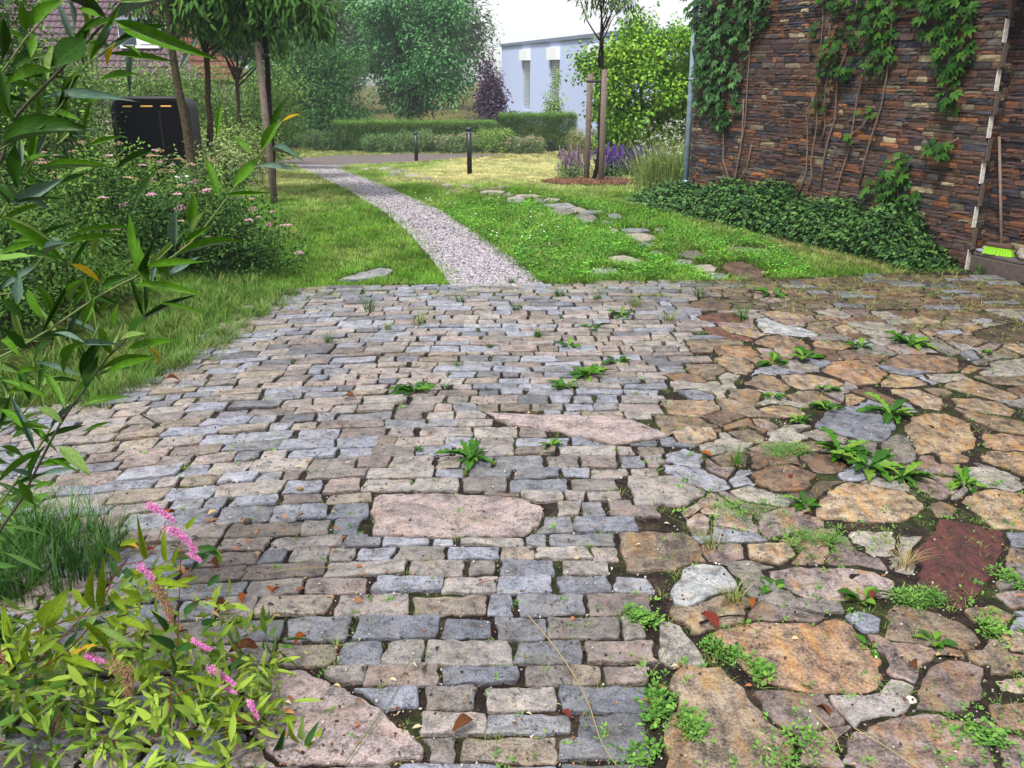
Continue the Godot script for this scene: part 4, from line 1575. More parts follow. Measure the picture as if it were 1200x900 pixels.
	bush("bright_shrub", "yellow-green shrub filling the gap behind the metal pipe and wall end", "shrub", G(4.0, 20.5), [[Vector3(0, 1.1, 0), Vector3(0.8, 1.1, 0.7)], [Vector3(0.2, 2.4, 0), Vector3(0.7, 0.9, 0.6)], [Vector3(-0.3, 0.7, 0.2), Vector3(0.8, 0.7, 0.6)]],
		520, round_leaf, M.tinted, 0.24, Color(0.15, 0.28, 0.05), Color(0.27, 0.38, 0.09), 0.45)
	# young trees in a row on the left
	var row := [
		[-3.89, 11.65, 0.052, Vector3(-0.12, 2.45, 0.05), "nearest young tree on the left, pale slightly leaning trunk beside the black container", "bark_pale", [[Vector3(-0.1, 3.1, 0), Vector3(0.8, 0.7, 0.8)], [Vector3(0.5, 2.75, 0.2), Vector3(0.45, 0.35, 0.45)]]],
		[-4.66, 14.6, 0.05, Vector3(0.15, 2.3, 0), "second young tree in the left row, dark trunk right of the pale leaning one", "bark", [[Vector3(0.2, 2.75, 0), Vector3(0.85, 0.6, 0.8)], [Vector3(0.75, 2.25, 0.1), Vector3(0.5, 0.32, 0.5)], [Vector3(-0.4, 2.7, 0), Vector3(0.6, 0.5, 0.6)], [Vector3(0.0, 3.5, 0), Vector3(0.8, 0.6, 0.8)]]],
		[-5.52, 19.2, 0.045, Vector3(0.1, 2.0, 0), "thin young tree farthest back in the left row", "bark", [[Vector3(0.1, 3.0, 0), Vector3(1.0, 0.8, 0.9)], [Vector3(0.8, 2.5, 0), Vector3(0.5, 0.4, 0.5)]]],
		[-2.93, 11.5, 0.036, Vector3(0.06, 2.35, -0.02), "young tree tied to a wooden stake at the left edge of the lawn", "bark_dark", [[Vector3(0.0, 2.6, 0), Vector3(0.72, 0.5, 0.75)], [Vector3(0.55, 2.22, 0.1), Vector3(0.5, 0.32, 0.5)], [Vector3(-0.5, 2.25, 0.0), Vector3(0.55, 0.35, 0.55)], [Vector3(0.05, 3.1, 0), Vector3(0.6, 0.6, 0.6)]]]]
	for t in row:
		tree("young_tree", t[4], G(t[0], t[1]), t[3], t[2], t[6], 460, droopy, M.tinted, 0.2, Color(0.018, 0.055, 0.012), Color(0.07, 0.17, 0.025), M[t[5]], 12, 0.5, "young trees in the left row")
	# stakes and ties
	var stake := func(label: String, at: Vector3, high: float, r: float, lean: float) -> void:
		var o := thing("wooden_stake", label, "stake", at, "round wooden tree stakes")
		var s := st_new()
		tube(s, [Vector3(0, -0.1, 0), Vector3(lean * 0.5, high * 0.5, 0), Vector3(lean, high, 0)], [r, r, r * 0.96], 12, 0.02)
		obj("pole", done(s), M.stake, o)
	stake.call("grey wooden stake leaning against the dark young tree at the left lawn edge", G(-2.90, 11.38), 1.86, 0.042, -0.05)
	stake.call("left of the two wooden stakes holding the young tree by the purple flowers", G(1.17, 14.75), 1.62, 0.045, 0.02)
	stake.call("right of the two wooden stakes holding the young tree by the purple flowers", G(1.36, 14.3), 1.66, 0.045, 0.0)
	tree("young_tree", "thin young tree held between two wooden stakes beside the purple flowers", G(1.26, 14.6), Vector3(0.06, 2.2, 0), 0.032,
		[[Vector3(0.25, 2.95, 0), Vector3(0.45, 0.45, 0.45)], [Vector3(-0.15, 2.75, 0), Vector3(0.3, 0.3, 0.3)], [Vector3(0.38, 2.6, 0), Vector3(0.2, 0.3, 0.2)], [Vector3(0.1, 2.5, 0.05), Vector3(0.12, 0.3, 0.12)], [Vector3(0.15, 3.6, 0), Vector3(0.6, 0.5, 0.6)]], 190, droopy, M.tinted, 0.15, Color(0.05, 0.10, 0.03), Color(0.11, 0.18, 0.06), M.bark_dark, 9, 0.5)
	for q in [[G(1.265, 14.53, 1.5), 0.14, "black rubber tie strap joining the two stakes and the thin tree trunk"], [G(-2.93, 11.43, 1.72), 0.075, "black rubber tie round the staked young tree on the left"]]:
		var s := st_new()
		var path := []
		for i in 13:
			var a := TAU * i / 12.0
			path.append(Vector3(cos(a) * q[1], 0, sin(a) * q[1] * 0.75))
		tube(s, path, [0.018], 6)
		tag(obj("tree_tie", done(s), M.rubber, null, Transform3D(Basis(), q[0])), q[2], "strap")
	# bark mulch round the staked tree
	var chip := lump(1, 0.4, 0.6, 0.35, 4, 5)
	var cs := []
	var ct := []
	for i in 1500:
		var a := rnd(0, TAU)
		var r := sqrt(rng.randf())
		var p := G(1.3 + cos(a) * r * 0.85, 14.55 + sin(a) * r * 0.75, 0.03 * (1.0 - r * r) + 0.03)
		cs.append(Transform3D(any_basis().scaled(Vector3.ONE * rnd(0.012, 0.035)), p))
		ct.append((pick([Color(0.16, 0.07, 0.035), Color(0.22, 0.10, 0.05), Color(0.10, 0.05, 0.03)]) as Color) * rnd(0.7, 1.3))
	scatter("bark_mulch", chip, M.pebble, cs, ct, null, "ring of reddish bark mulch round the two stakes", "mulch")


func build_bushes() -> void:
	var fine: Mesh = leaf_shapes.clump_fine
	var round_leaf: Mesh = leaf_shapes.clump_round
	var small := clump(26, 0.34, 0.17, 2, 0.0)
	var head := flower_head(34, 0.25)
	# clipped hedges in the distance
	for h in [["clipped_hedge", "long low clipped hedge in front of the round-crowned tree", -6.4, -0.6, 34.4, 0.96, 0.5], ["clipped_hedge", "taller hedge section in front of the pale building", -0.45, 2.3, 34.6, 1.22, 0.55]]:
		var t := thing(h[0], h[1], "hedge", G((h[2] + h[3]) / 2.0, h[4]), "clipped hedges at the end of the garden")
		var st := st_new()
		for i in 14:
			var x: float = lerpf(h[2], h[3], (i + 0.5) / 14.0) - t.position.x
			tube(st, limb_path(Vector3(x, -0.1, 0), Vector3(x + rnd(-0.15, 0.15), h[5] * 0.9, rnd(-0.2, 0.2)), 0.1, 3), [0.025, 0.02, 0.015, 0.008], 5)
		obj("stems", done(st), M.bark_dark, t).set_meta("kind", "stuff")
		var cs := []
		var ct := []
		for i in int(1500 * (h[3] - h[2])):
			var p := Vector3(rnd(h[2], h[3]) - t.position.x, rnd(0.02, h[5]), rnd(-h[6], h[6]))
			if rng.randf() < 0.22:
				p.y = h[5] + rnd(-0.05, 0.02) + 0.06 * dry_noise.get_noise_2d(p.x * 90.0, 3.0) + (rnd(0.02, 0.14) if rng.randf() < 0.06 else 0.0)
			elif rng.randf() < 0.8:
				p.z = h[6] + rnd(-0.06, 0.03)
			cs.append(Transform3D(Basis(Vector3.UP, rnd(0, TAU)).scaled(Vector3(1, 0.7, 1) * rnd(0.09, 0.15)), p + t.position))
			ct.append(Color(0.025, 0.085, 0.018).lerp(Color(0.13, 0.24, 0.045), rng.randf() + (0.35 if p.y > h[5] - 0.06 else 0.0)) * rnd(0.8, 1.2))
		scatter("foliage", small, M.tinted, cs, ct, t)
	# loose shrubs before the hedge
	var dots := flower_head(20, 0.5)
	for b in [[-4.75, 33.4, 0.6, 0.5, Color(0.07, 0.15, 0.05), Color(0.15, 0.24, 0.08), "loose green shrub before the left end of the clipped hedge", 0], [-3.5, 33.3, 0.8, 0.6, Color(0.09, 0.17, 0.05), Color(0.18, 0.27, 0.10), "wide grey-green shrub before the hedge between the two lamp posts", 0],
		[-1.95, 33.2, 0.8, 0.52, Color(0.10, 0.17, 0.06), Color(0.19, 0.27, 0.10), "mounded shrub before the hedge right behind the nearer lamp post", 1], [-0.65, 33.2, 0.7, 0.7, Color(0.14, 0.25, 0.05), Color(0.24, 0.36, 0.09), "light green upright shrub before the taller hedge", 0], [0.42, 33.0, 0.7, 0.45, Color(0.10, 0.17, 0.06), Color(0.2, 0.26, 0.11), "pink-speckled low shrub left of the small black box", 1],
		[2.6, 32.6, 0.85, 0.7, Color(0.14, 0.18, 0.06), Color(0.28, 0.28, 0.11), "yellow-brown shrub right of the small black box", 0], [-6.7, 34.0, 0.9, 0.6, Color(0.05, 0.11, 0.035), Color(0.11, 0.18, 0.06), "dark shrub at the foot of the dense dark tree", 0], [4.1, 31.5, 1.0, 0.85, Color(0.10, 0.19, 0.05), Color(0.2, 0.3, 0.09), "green shrub behind the staked tree and the purple flowers", 0]]:
		var lobes := [[Vector3(0, b[3] * 0.6, 0), Vector3(b[2], b[3] * 0.65, 0.5)], [Vector3(b[2] * 0.5, b[3] * 0.75, 0), Vector3(b[2] * 0.5, b[3] * 0.55, 0.4)], [Vector3(-b[2] * 0.5, b[3] * 0.7, 0), Vector3(b[2] * 0.5, b[3] * 0.5, 0.4)]]
		var t := bush("garden_shrub", b[6], "shrub", G(b[0], b[1]), lobes, 330, small, M.tinted, 0.15, b[4], b[5], 0.45, "shrubs before the hedge")
		if b[7] == 1:
			heads_on(t, lobes, dots, 90, 0.045, [Color(0.5, 0.25, 0.22), Color(0.55, 0.42, 0.3), Color(0.4, 0.2, 0.2)])
	bush("sapling", "small light green sapling standing before the second tall window", "sapling", G(1.55, 35.6), [[Vector3(0, 1.5, 0), Vector3(0.35, 0.7, 0.3)], [Vector3(0.05, 2.3, 0), Vector3(0.2, 0.4, 0.2)], [Vector3(-0.1, 1.0, 0.2), Vector3(0.5, 0.5, 0.3)]], 130, round_leaf, M.tinted, 0.2, Color(0.14, 0.25, 0.06), Color(0.22, 0.33, 0.10), 0.5)
	# bank of light bushes behind the container and the young trees
	for b in [[-8.4, 20.5, 2.0, 1.75, "tall feathery light green bush behind the black container, left part of the bank", Color(0.07, 0.15, 0.03), Color(0.19, 0.30, 0.07)], [-6.1, 21.5, 1.6, 1.75, "feathery light green bush behind the second young tree", Color(0.07, 0.15, 0.03), Color(0.18, 0.29, 0.07)], [-5.1, 17.2, 0.8, 0.62, "loose grassy bush at the foot of the left young trees", Color(0.10, 0.17, 0.04), Color(0.24, 0.31, 0.09)],
		[-7.4, 26.0, 1.5, 1.4, "green bush beside the end of the gravel drive", Color(0.045, 0.11, 0.025), Color(0.12, 0.22, 0.05)], [-4.35, 14.2, 0.5, 0.42, "low weedy bush right of the black container", Color(0.13, 0.2, 0.06), Color(0.25, 0.3, 0.12)], [-11.8, 22.0, 2.2, 2.0, "green bush in front of the tiled house", Color(0.05, 0.12, 0.02), Color(0.13, 0.24, 0.05)]]:
		bush("loose_bush", b[4], "bush", G(b[0], b[1]), [[Vector3(0, b[3] * 0.6, 0), Vector3(b[2], b[3] * 0.7, 0.9)], [Vector3(b[2] * 0.5, b[3] * 0.9, 0.1), Vector3(b[2] * 0.5, b[3] * 0.5, 0.7)], [Vector3(-b[2] * 0.5, b[3] * 0.85, 0), Vector3(b[2] * 0.55, b[3] * 0.55, 0.7)]], int(420 * b[2]), fine, M.tinted, 0.24, b[5], b[6], 0.42, "bushes on the left bank")
	bush("big_leafy_bush", "tall green bush filling the left edge behind the willow branches", "bush", G(-6.75, 12.4), [[Vector3(0, 1.1, 0), Vector3(1.5, 1.2, 1.2)], [Vector3(-0.3, 2.5, 0), Vector3(1.2, 1.0, 1.0)], [Vector3(0.6, 0.8, 0.3), Vector3(1.0, 0.8, 1.0)], [Vector3(-1.6, 1.6, 0), Vector3(1.2, 1.3, 1.0)]], 1150, small, M.tinted, 0.24, Color(0.025, 0.075, 0.012), Color(0.13, 0.25, 0.035))
	# the bushes along the left edge of the yard
	var a_lobes := [[Vector3(0, 0.26, 0), Vector3(0.66, 0.36, 0.72)], [Vector3(-0.35, 0.42, 0.1), Vector3(0.5, 0.34, 0.6)], [Vector3(0.3, 0.2, 0.3), Vector3(0.45, 0.26, 0.45)]]
	var b_lobes := [[Vector3(0, 0.36, 0), Vector3(0.85, 0.46, 0.9)], [Vector3(-0.35, 0.54, -0.2), Vector3(0.7, 0.38, 0.7)], [Vector3(0.5, 0.36, -0.3), Vector3(0.6, 0.38, 0.7)]]
	var c_lobes := [[Vector3(0, 0.45, 0), Vector3(0.95, 0.62, 0.9)], [Vector3(-0.7, 0.75, 0.0), Vector3(0.8, 0.55, 0.8)], [Vector3(0.5, 0.35, 0.4), Vector3(0.6, 0.42, 0.5)], [Vector3(-0.3, 0.3, 0.7), Vector3(0.8, 0.4, 0.5)]]
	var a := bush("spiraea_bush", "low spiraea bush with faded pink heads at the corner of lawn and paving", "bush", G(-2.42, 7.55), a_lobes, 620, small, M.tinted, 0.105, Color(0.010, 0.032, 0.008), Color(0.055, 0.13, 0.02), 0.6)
	heads_on(a, a_lobes, head, 26, 0.034, [Color(0.48, 0.30, 0.20), Color(0.42, 0.24, 0.18), Color(0.55, 0.28, 0.34), Color(0.6, 0.3, 0.42)], 0.0)
	var b := bush("spiraea_bush", "taller spiraea bush covered in tan and pink flower heads before the black container", "bush", G(-3.45, 8.5), b_lobes, 900, small, M.tinted, 0.11, Color(0.014, 0.045, 0.009), Color(0.11, 0.22, 0.03), 0.6)
	heads_on(b, b_lobes, head, 62, 0.036, [Color(0.40, 0.27, 0.14), Color(0.36, 0.23, 0.13), Color(0.42, 0.28, 0.18), Color(0.55, 0.28, 0.36)])
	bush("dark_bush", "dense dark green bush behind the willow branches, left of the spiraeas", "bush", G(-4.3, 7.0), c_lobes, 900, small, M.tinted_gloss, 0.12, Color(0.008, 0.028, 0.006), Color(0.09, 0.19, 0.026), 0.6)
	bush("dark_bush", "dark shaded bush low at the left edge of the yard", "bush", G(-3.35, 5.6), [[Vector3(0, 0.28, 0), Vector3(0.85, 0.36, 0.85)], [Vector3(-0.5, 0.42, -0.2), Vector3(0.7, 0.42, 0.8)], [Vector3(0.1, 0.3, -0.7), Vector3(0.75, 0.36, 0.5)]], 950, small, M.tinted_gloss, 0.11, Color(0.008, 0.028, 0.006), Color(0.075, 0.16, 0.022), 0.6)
	# purple sage by the stakes
	var spike := st_new(false)
	for i in 60:
		var f := float(i) / 60.0
		var q := rnd(0, TAU)
		var r := 0.09 * (1.0 - f * 0.75)
		var p := Vector3(cos(q) * r, 0.35 + f * 0.65, sin(q) * r)
		var s := 0.05
		tri(spike, p + Vector3(0, s, 0), p + Vector3(cos(q) * s, 0, sin(q) * s), p - Vector3(sin(q) * s, s * 0.5, -cos(q) * s))
		tri(spike, p + Vector3(0, s, 0), p + Vector3(-cos(q) * s, 0, sin(q) * s), p + Vector3(sin(q) * s, -s, cos(q) * s))
	var spike_mesh := done(spike)
	for s in [[1.62, 16.1, 0.28, "purple sage plant nearest the stakes, mauve flower spikes"], [1.95, 16.3, 0.34, "purple sage plant in the middle of the clump, deep violet spikes"], [2.34, 16.4, 0.36, "purple sage plant nearest the white-flowered plant, deep violet spikes"], [0.95, 15.1, 0.24, "faded sage plant with brown-purple spikes left of the stakes"]]:
		var lobes := [[Vector3(0, 0.15, 0), Vector3(s[2], 0.22, 0.26)]]
		var t := bush("sage_plant", s[3], "flowers", G(s[0], s[1]), lobes, 90, fine, M.tinted, 0.13, Color(0.07, 0.14, 0.05), Color(0.16, 0.25, 0.09), 0.5, "purple sage by the stakes")
		var cs := []
		var ct := []
		for i in 60:
			var p := Vector3(rnd(-1, 1) * s[2], rnd(0.10, 0.3), rnd(-0.25, 0.25)) + t.position
			cs.append(Transform3D(Basis(Vector3(rnd(-1, 1), 0, rnd(-1, 1)).normalized(), rnd(0, 0.35)).scaled(Vector3(0.2, rnd(0.14, 0.3), 0.2)), p))
			ct.append((pick([Color(0.06, 0.02, 0.20), Color(0.10, 0.035, 0.26), Color(0.15, 0.06, 0.26)]) as Color) * rnd(0.8, 1.2) if s[0] > 1.0 else Color(0.22, 0.14, 0.2) * rnd(0.8, 1.2))
		scatter("flower_spikes", spike_mesh, M.tinted_petal, cs, ct, t)
	# tall white-flowered plants at the wall end
	var stalk := blade_tuft(10, 0.95, 0.10, 0.012, 0.45)
	for s in [[1.86, 12.0, "tall grassy plant with white flowers, left part beside the lawn"], [2.14, 11.9, "tall grassy plant with white flowers next to the slate wall end"]]:
		var t := thing("white_flowered_plant", s[2], "plant", G(s[0], s[1]), "white-flowered plants by the wall")
		var cs := []
		var ct := []
		for i in 70:
			cs.append(Transform3D(Basis(Vector3.UP, rnd(0, TAU)).scaled(Vector3(1, rnd(0.55, 1.0), 1)), Vector3(rnd(-0.2, 0.2), 0, rnd(-0.25, 0.25)) + t.position))
			ct.append(Color(0.14, 0.23, 0.06).lerp(Color(0.33, 0.36, 0.15), rng.randf()) * rnd(0.8, 1.2))
		scatter("stalks", stalk, M.blade, cs, ct, t)
		crown(t, "foliage", fine, M.tinted, [[t.position + Vector3(0, 0.28, 0), Vector3(0.3, 0.34, 0.3)]], 110, 0.13, Color(0.10, 0.2, 0.05), Color(0.2, 0.32, 0.09), 0.5)
		cs = []
		ct = []
		for i in 80:
			var p := Vector3(rnd(-0.3, 0.3), rnd(0.55, 0.98), rnd(-0.3, 0.3)) + t.position
			cs.append(Transform3D(any_basis().scaled(Vector3.ONE * rnd(0.014, 0.026)), p))
			ct.append(Color(0.78, 0.78, 0.74))
		scatter("flower_heads", dots, M.tinted_petal, cs, ct, t)
	# ivy and low evergreen cover along the foot of the wall
	var ivy := clump(16, 0.5, 0.36, 2, 0.35)
	var cs := []
	var ct := []
	for i in 3000:
		var x := rnd(-4.35, -0.12)
		var far := clampf((-x) / 4.0, 0.0, 1.0)
		var z := rnd(0.02, 0.55) * lerpf(0.9, 1.1, far)
		var top := (0.36 - 0.1 * sin(x * 3.1) * 0.4 + 0.06 * sin(x * 7.7)) * (1.0 - pow(z / 0.62, 2.5)) * smoothstep(-0.1, -0.7, x) * lerpf(1.0, 0.6, smoothstep(-2.6, -4.2, x))
		var y := top * pow(rng.randf(), 0.45) + 0.02
		cs.append(Transform3D(Basis(Vector3.UP, rnd(0, TAU)).rotated(Vector3.RIGHT, rnd(-0.4, 0.4)).scaled(Vector3.ONE * rnd(0.06, 0.11)), wall_at(x, y + ground_y(0.0, 7.42 + -x * 0.91), z)))
		ct.append(Color(0.012, 0.04, 0.014).lerp(Color(0.085, 0.18, 0.04), pow(rng.randf(), 1.4)) * rnd(0.8, 1.2))
	scatter("ground_ivy", ivy, M.tinted_gloss, cs, ct, null, "dark green ivy and low evergreens along the foot of the slate wall", "ivy")


# ---------------------------------------------------------------- creepers on the wall

func palmate() -> ArrayMesh:
	var st := st_new()
	for k in 5:
		var a := (k - 2) * 0.62 + rnd(-0.08, 0.08)
		var axis := Vector3(sin(a), rnd(-0.1, 0.1), cos(a))
		leaf_into(st, Transform3D(frame(axis, Vector3.UP), Vector3(0, 0, 0.0)), [0.62, 0.85, 1.0, 0.85, 0.62][k] * rnd(0.9, 1.1), 0.36, {"segs": 4, "droop": 0.25, "fold": 0.2, "shape": 0.72, "sharp": 1.05})
	return done(st)


func creeper(label: String, lobes: Array, n: int, alone: int, stems: Array, mats: Array, c1: Color, c2: Color, size := 0.085) -> void:
	var foot: Vector3 = wall_at(stems[0][0][0], stems[0][0][1], 0.04)
	var t := thing("creeper", label, "climbing plant", foot, "creepers on the slate wall")
	for s in stems:
		var path := []
		for i in s.size():
			path.append(wall_at(s[i][0], s[i][1], 0.045 + rnd(-0.006, 0.012)) - foot)
			if i < s.size() - 1:
				path.append(wall_at(lerpf(s[i][0], s[i + 1][0], 0.5) + rnd(-0.035, 0.035), lerpf(s[i][1], s[i + 1][1], 0.5), 0.05 + rnd(-0.01, 0.012)) - foot)
		var st := st_new()
		tube(st, path, [0.010, 0.009, 0.009, 0.008, 0.008, 0.008, 0.007, 0.006, 0.005], 6, 0.12)
		obj("stem", done(st), M.vine, t)
	var shapes := [palmate(), palmate(), palmate()]
	var cs := []
	var ct := []
	var weight := 0.0
	for l in lobes:
		weight += l[2] * l[3]
	var i := 0
	for l in lobes:
		for k in int(n * l[2] * l[3] / weight) + 1:
			var a := rnd(0, TAU)
			var r := pow(rng.randf(), 0.5)
			var p := wall_at(l[0] + cos(a) * r * l[2], l[1] + sin(a) * r * l[3], 0.05 + rnd(0.0, 0.16) * (1.15 - r))
			var axis := wall_frame.basis * Vector3(rnd(-0.7, 0.7), rnd(-1.0, -0.1), rnd(0.15, 0.8))
			var b := frame(axis, wall_frame.basis * Vector3(0, 0.75, 1) + Vector3(rnd(-0.3, 0.3), 0, rnd(-0.3, 0.3)))
			var tr := Transform3D(b.scaled(Vector3.ONE * size * rnd(0.65, 1.25)), p)
			if i % maxi(1, int(n / float(alone))) == 0 and i / maxi(1, int(n / float(alone))) < 290:
				obj("leaf", pick(shapes), M[pick(mats)], t, Transform3D(tr.basis, tr.origin - foot))
			else:
				cs.append(tr)
				ct.append(c1.lerp(c2, rng.randf()) * rnd(0.8, 1.2))
			i += 1
	if cs.size():
		scatter("leaves", shapes[0], M.tinted_gloss, cs, ct, t)


func build_creepers() -> void:
	creeper("dense dark creeper hanging over the far end of the slate wall", [[-3.55, 2.25, 0.68, 0.4], [-3.5, 1.75, 0.52, 0.4], [-3.38, 1.3, 0.34, 0.36], [-3.75, 1.45, 0.2, 0.4], [-3.0, 2.2, 0.3, 0.3]], 520, 200,
		[[[-3.12, 0.30], [-3.06, 0.61], [-2.99, 1.0], [-3.0, 1.4], [-3.05, 2.1]], [[-3.14, 0.30], [-3.32, 0.6], [-3.38, 1.05]], [[-3.13, 0.3], [-3.02, 0.75], [-3.05, 1.25]], [[-3.1, 0.3], [-2.9, 0.55], [-2.86, 0.8]]], ["creeper", "creeper_dark", "creeper", "creeper_dark"], Color(0.02, 0.06, 0.022), Color(0.065, 0.15, 0.045))
	creeper("loose creeper with bare brown stems in the middle of the slate wall", [[-1.55, 2.2, 0.5, 0.16], [-1.35, 1.95, 0.28, 0.25], [-1.2, 1.7, 0.2, 0.25], [-1.62, 1.66, 0.16, 0.2], [-1.82, 1.72, 0.1, 0.12]], 165, 165,
		[[[-2.06, 0.36], [-1.97, 0.62], [-2.05, 1.17], [-1.96, 1.37], [-1.95, 1.73], [-2.0, 2.2]], [[-1.92, 0.42], [-1.92, 0.71], [-1.93, 1.35], [-1.92, 1.72]], [[-1.75, 0.48], [-1.72, 0.91], [-1.69, 1.33], [-1.6, 1.74], [-1.55, 2.15]], [[-1.54, 0.32], [-1.44, 0.87], [-1.41, 1.33], [-1.27, 1.7], [-1.15, 2.11]]], ["creeper", "creeper_light", "creeper"], Color(0.06, 0.13, 0.035), Color(0.16, 0.28, 0.07), 0.08)
	creeper("brown withered creeper shoots between the bare stems on the slate wall", [[-1.82, 1.55, 0.14, 0.3], [-1.85, 1.2, 0.1, 0.15], [-1.95, 1.85, 0.16, 0.2], [-1.75, 1.95, 0.15, 0.15]], 60, 60, [[[-1.8, 0.9], [-1.82, 1.2], [-1.8, 1.6], [-1.85, 2.1]]], ["creeper_brown", "creeper_brown", "creeper"], Color(0.1, 0.1, 0.05), Color(0.16, 0.14, 0.07), 0.07)
	creeper("bright green creeper hanging down near the white wall corner", [[-0.75, 2.2, 0.42, 0.16], [-0.55, 1.98, 0.32, 0.2], [-0.42, 1.72, 0.2, 0.22], [-0.36, 1.42, 0.12, 0.2]], 190, 190, [[[-0.42, 1.3], [-0.45, 1.6], [-0.5, 2.0], [-0.6, 2.4]], [[-1.25, 0.55], [-1.18, 0.98], [-1.09, 1.5], [-1.14, 2.1]]], ["creeper", "creeper_light", "creeper", "creeper_light"], Color(0.08, 0.17, 0.04), Color(0.2, 0.33, 0.08), 0.085)
	creeper("low creeper with large leaves climbing out of the ivy near the corner", [[-0.82, 0.74, 0.17, 0.15], [-0.74, 0.52, 0.2, 0.18], [-1.02, 0.55, 0.16, 0.1]], 62, 62, [[[-0.8, 0.2], [-0.8, 0.5], [-0.82, 0.8]]], ["creeper_light", "creeper"], Color(0.08, 0.17, 0.04), Color(0.2, 0.33, 0.08), 0.085)
	creeper("small creeper sprig alone on the slate left of the broom", [[-0.42, 0.95, 0.13, 0.07], [-0.3, 0.9, 0.05, 0.04]], 15, 15, [[[-0.25, 1.04], [-0.36, 0.98], [-0.5, 0.92]]], ["creeper_light", "creeper"], Color(0.08, 0.17, 0.04), Color(0.2, 0.33, 0.08), 0.075)
	creeper("little creeper tuft on a thin stem in the middle of the slate wall", [[-1.24, 1.2, 0.06, 0.06], [-1.42, 0.98, 0.05, 0.06]], 9, 9, [[[-1.44, 0.87], [-1.42, 1.0], [-1.25, 1.15]]], ["creeper_light"], Color(0.08, 0.17, 0.04), Color(0.2, 0.33, 0.08), 0.06)


# ---------------------------------------------------------------- foreground shrubs

func leaf_between(parent: Node3D, base: Vector3, tip: Vector3, wide: float, arch: float, m: Material, key: String, eye := Vector3(0, 1.9, 0)) -> void:
	var axis := tip - base
	var b := frame(axis, (eye - base).normalized() + Vector3(rnd(-0.55, 0.55), rnd(0.0, 0.7), rnd(-0.3, 0.3)))
	var long := axis.length()
	# an arched leaf bends towards the side its middle lies on in the picture plane: across its own face
	var shape := leaf("%s_%d_%d" % [key, int(round(arch * 10.0)), rng.randi() % 4], {"segs": 9, "droop": rnd(-0.05, 0.12), "arch": rnd(0.0, 0.08), "fold": rnd(0.1, 0.35), "shape": rnd(0.7, 0.95) if key == "narrow" else rnd(0.62, 0.78), "wave": rnd(0.0, 0.012), "sharp": 1.15 if key == "narrow" else 1.0})
	var bb := Basis(b.x * wide * 0.86, b.y * long, b.z * long)
	obj("leaf", shape, m, parent, Transform3D(bb, base - parent.position))


func points(list: Array) -> Array:
	var p := []
	for i in range(0, list.size(), 3):
		p.append(Vector3(list[i], list[i + 1], list[i + 2]) / 100.0)
	return p


func smooth_path(p: Array) -> Array:
	var c := Curve3D.new()
	for i in p.size():
		var t: Vector3 = (p[mini(i + 1, p.size() - 1)] - p[maxi(i - 1, 0)]) / 6.0
		c.add_point(p[i], -t, t)
	var out := []
	var n := p.size() * 3
	for i in n + 1:
		out.append(c.sample_baked(c.get_baked_length() * i / n, true))
	return out


func taper(r: float, n: int, end := 0.4) -> Array:
	var a := []
	for i in n:
		a.append(r * lerpf(1.0, end, float(i) / (n - 1)))
	return a


func build_willow() -> void:
	var t := thing("willow_shrub", "willow shrub reaching in from the left with long glossy leaves close to the camera", "shrub", Vector3(-1.22, 0, -1.62))
	var off := -t.position
	var st := st_new()
	var trunk := [Vector3(-1.26, -0.05, -1.66), Vector3(-1.24, 0.7, -1.6), Vector3(-1.2, 1.3, -1.54), Vector3(-1.15, 2.0, -1.5)]
	tube(st, trunk.map(func(p): return p + off), [0.03, 0.024, 0.018, 0.012], 9, 0.04)
	obj("trunk", done(st), M.twig_dark, t)
	for s in willow_stems():
		var p := points(s[1])
		var from: Vector3 = p[0]
		p.push_front(Vector3(-1.2, maxf(from.y - 0.22, 0.05), -1.57))
		var q := smooth_path(p).map(func(v): return v + off)
		st = st_new()
		var r: float = s[0] * 0.00072
		tube(st, q, taper(r, q.size(), 0.45), 8)
		obj("stem", done(st), M.twig_dark if s[0] > 4.5 else M.twig_green, t)
	var mats := {"g": "willow", "d": "willow_dark", "s": "willow_silver", "p": "willow_pale", "y": "willow_yellow"}
	for l in willow_leaves():
		var p := points(l[1].slice(0, 6))
		leaf_between(t, p[0], p[1], l[1][6] / 100.0, l[1][7], M[mats[l[0]]], "narrow")
	# more leaves of the same shoots, behind and beside those
	for i in 140:
		var s: Array = pick(willow_stems())
		var p := points(s[1])
		var k := rng.randi() % (p.size() - 1)
		var at: Vector3 = p[k].lerp(p[k + 1], rng.randf()) + Vector3(0, 0, rnd(-0.02, 0.02))
		var dir: Vector3 = (p[k + 1] - p[k]).normalized()
		var side := Vector3(rnd(-1, 1), rnd(-0.7, 0.7), rnd(-1.0, 0.5)).normalized()
		var axis: Vector3 = (dir * rnd(0.3, 1.0) + side * 0.9).normalized()
		if i % 3 == 0:
			at += Vector3(rnd(-0.15, 0.02), rnd(-0.1, 0.1), rnd(-0.35, -0.1))
		leaf_between(t, at, at + axis * rnd(0.06, 0.12), rnd(0.009, 0.015), 0.0, M[pick(["willow", "willow", "willow_dark", "willow_dark", "willow_pale", "willow_silver"])], "narrow")
	# the shaded inner part of the shrub
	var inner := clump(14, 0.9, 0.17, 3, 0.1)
	var cs := []
	var ct := []
	for i in 170:
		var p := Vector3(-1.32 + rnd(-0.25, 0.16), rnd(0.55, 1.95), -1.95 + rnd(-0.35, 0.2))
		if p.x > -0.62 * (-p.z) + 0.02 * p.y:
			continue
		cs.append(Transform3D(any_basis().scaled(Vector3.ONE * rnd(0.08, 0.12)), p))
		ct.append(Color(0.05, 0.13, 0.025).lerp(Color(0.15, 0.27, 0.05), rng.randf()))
	scatter("leaves", inner, M.tinted_gloss, cs, ct, t)


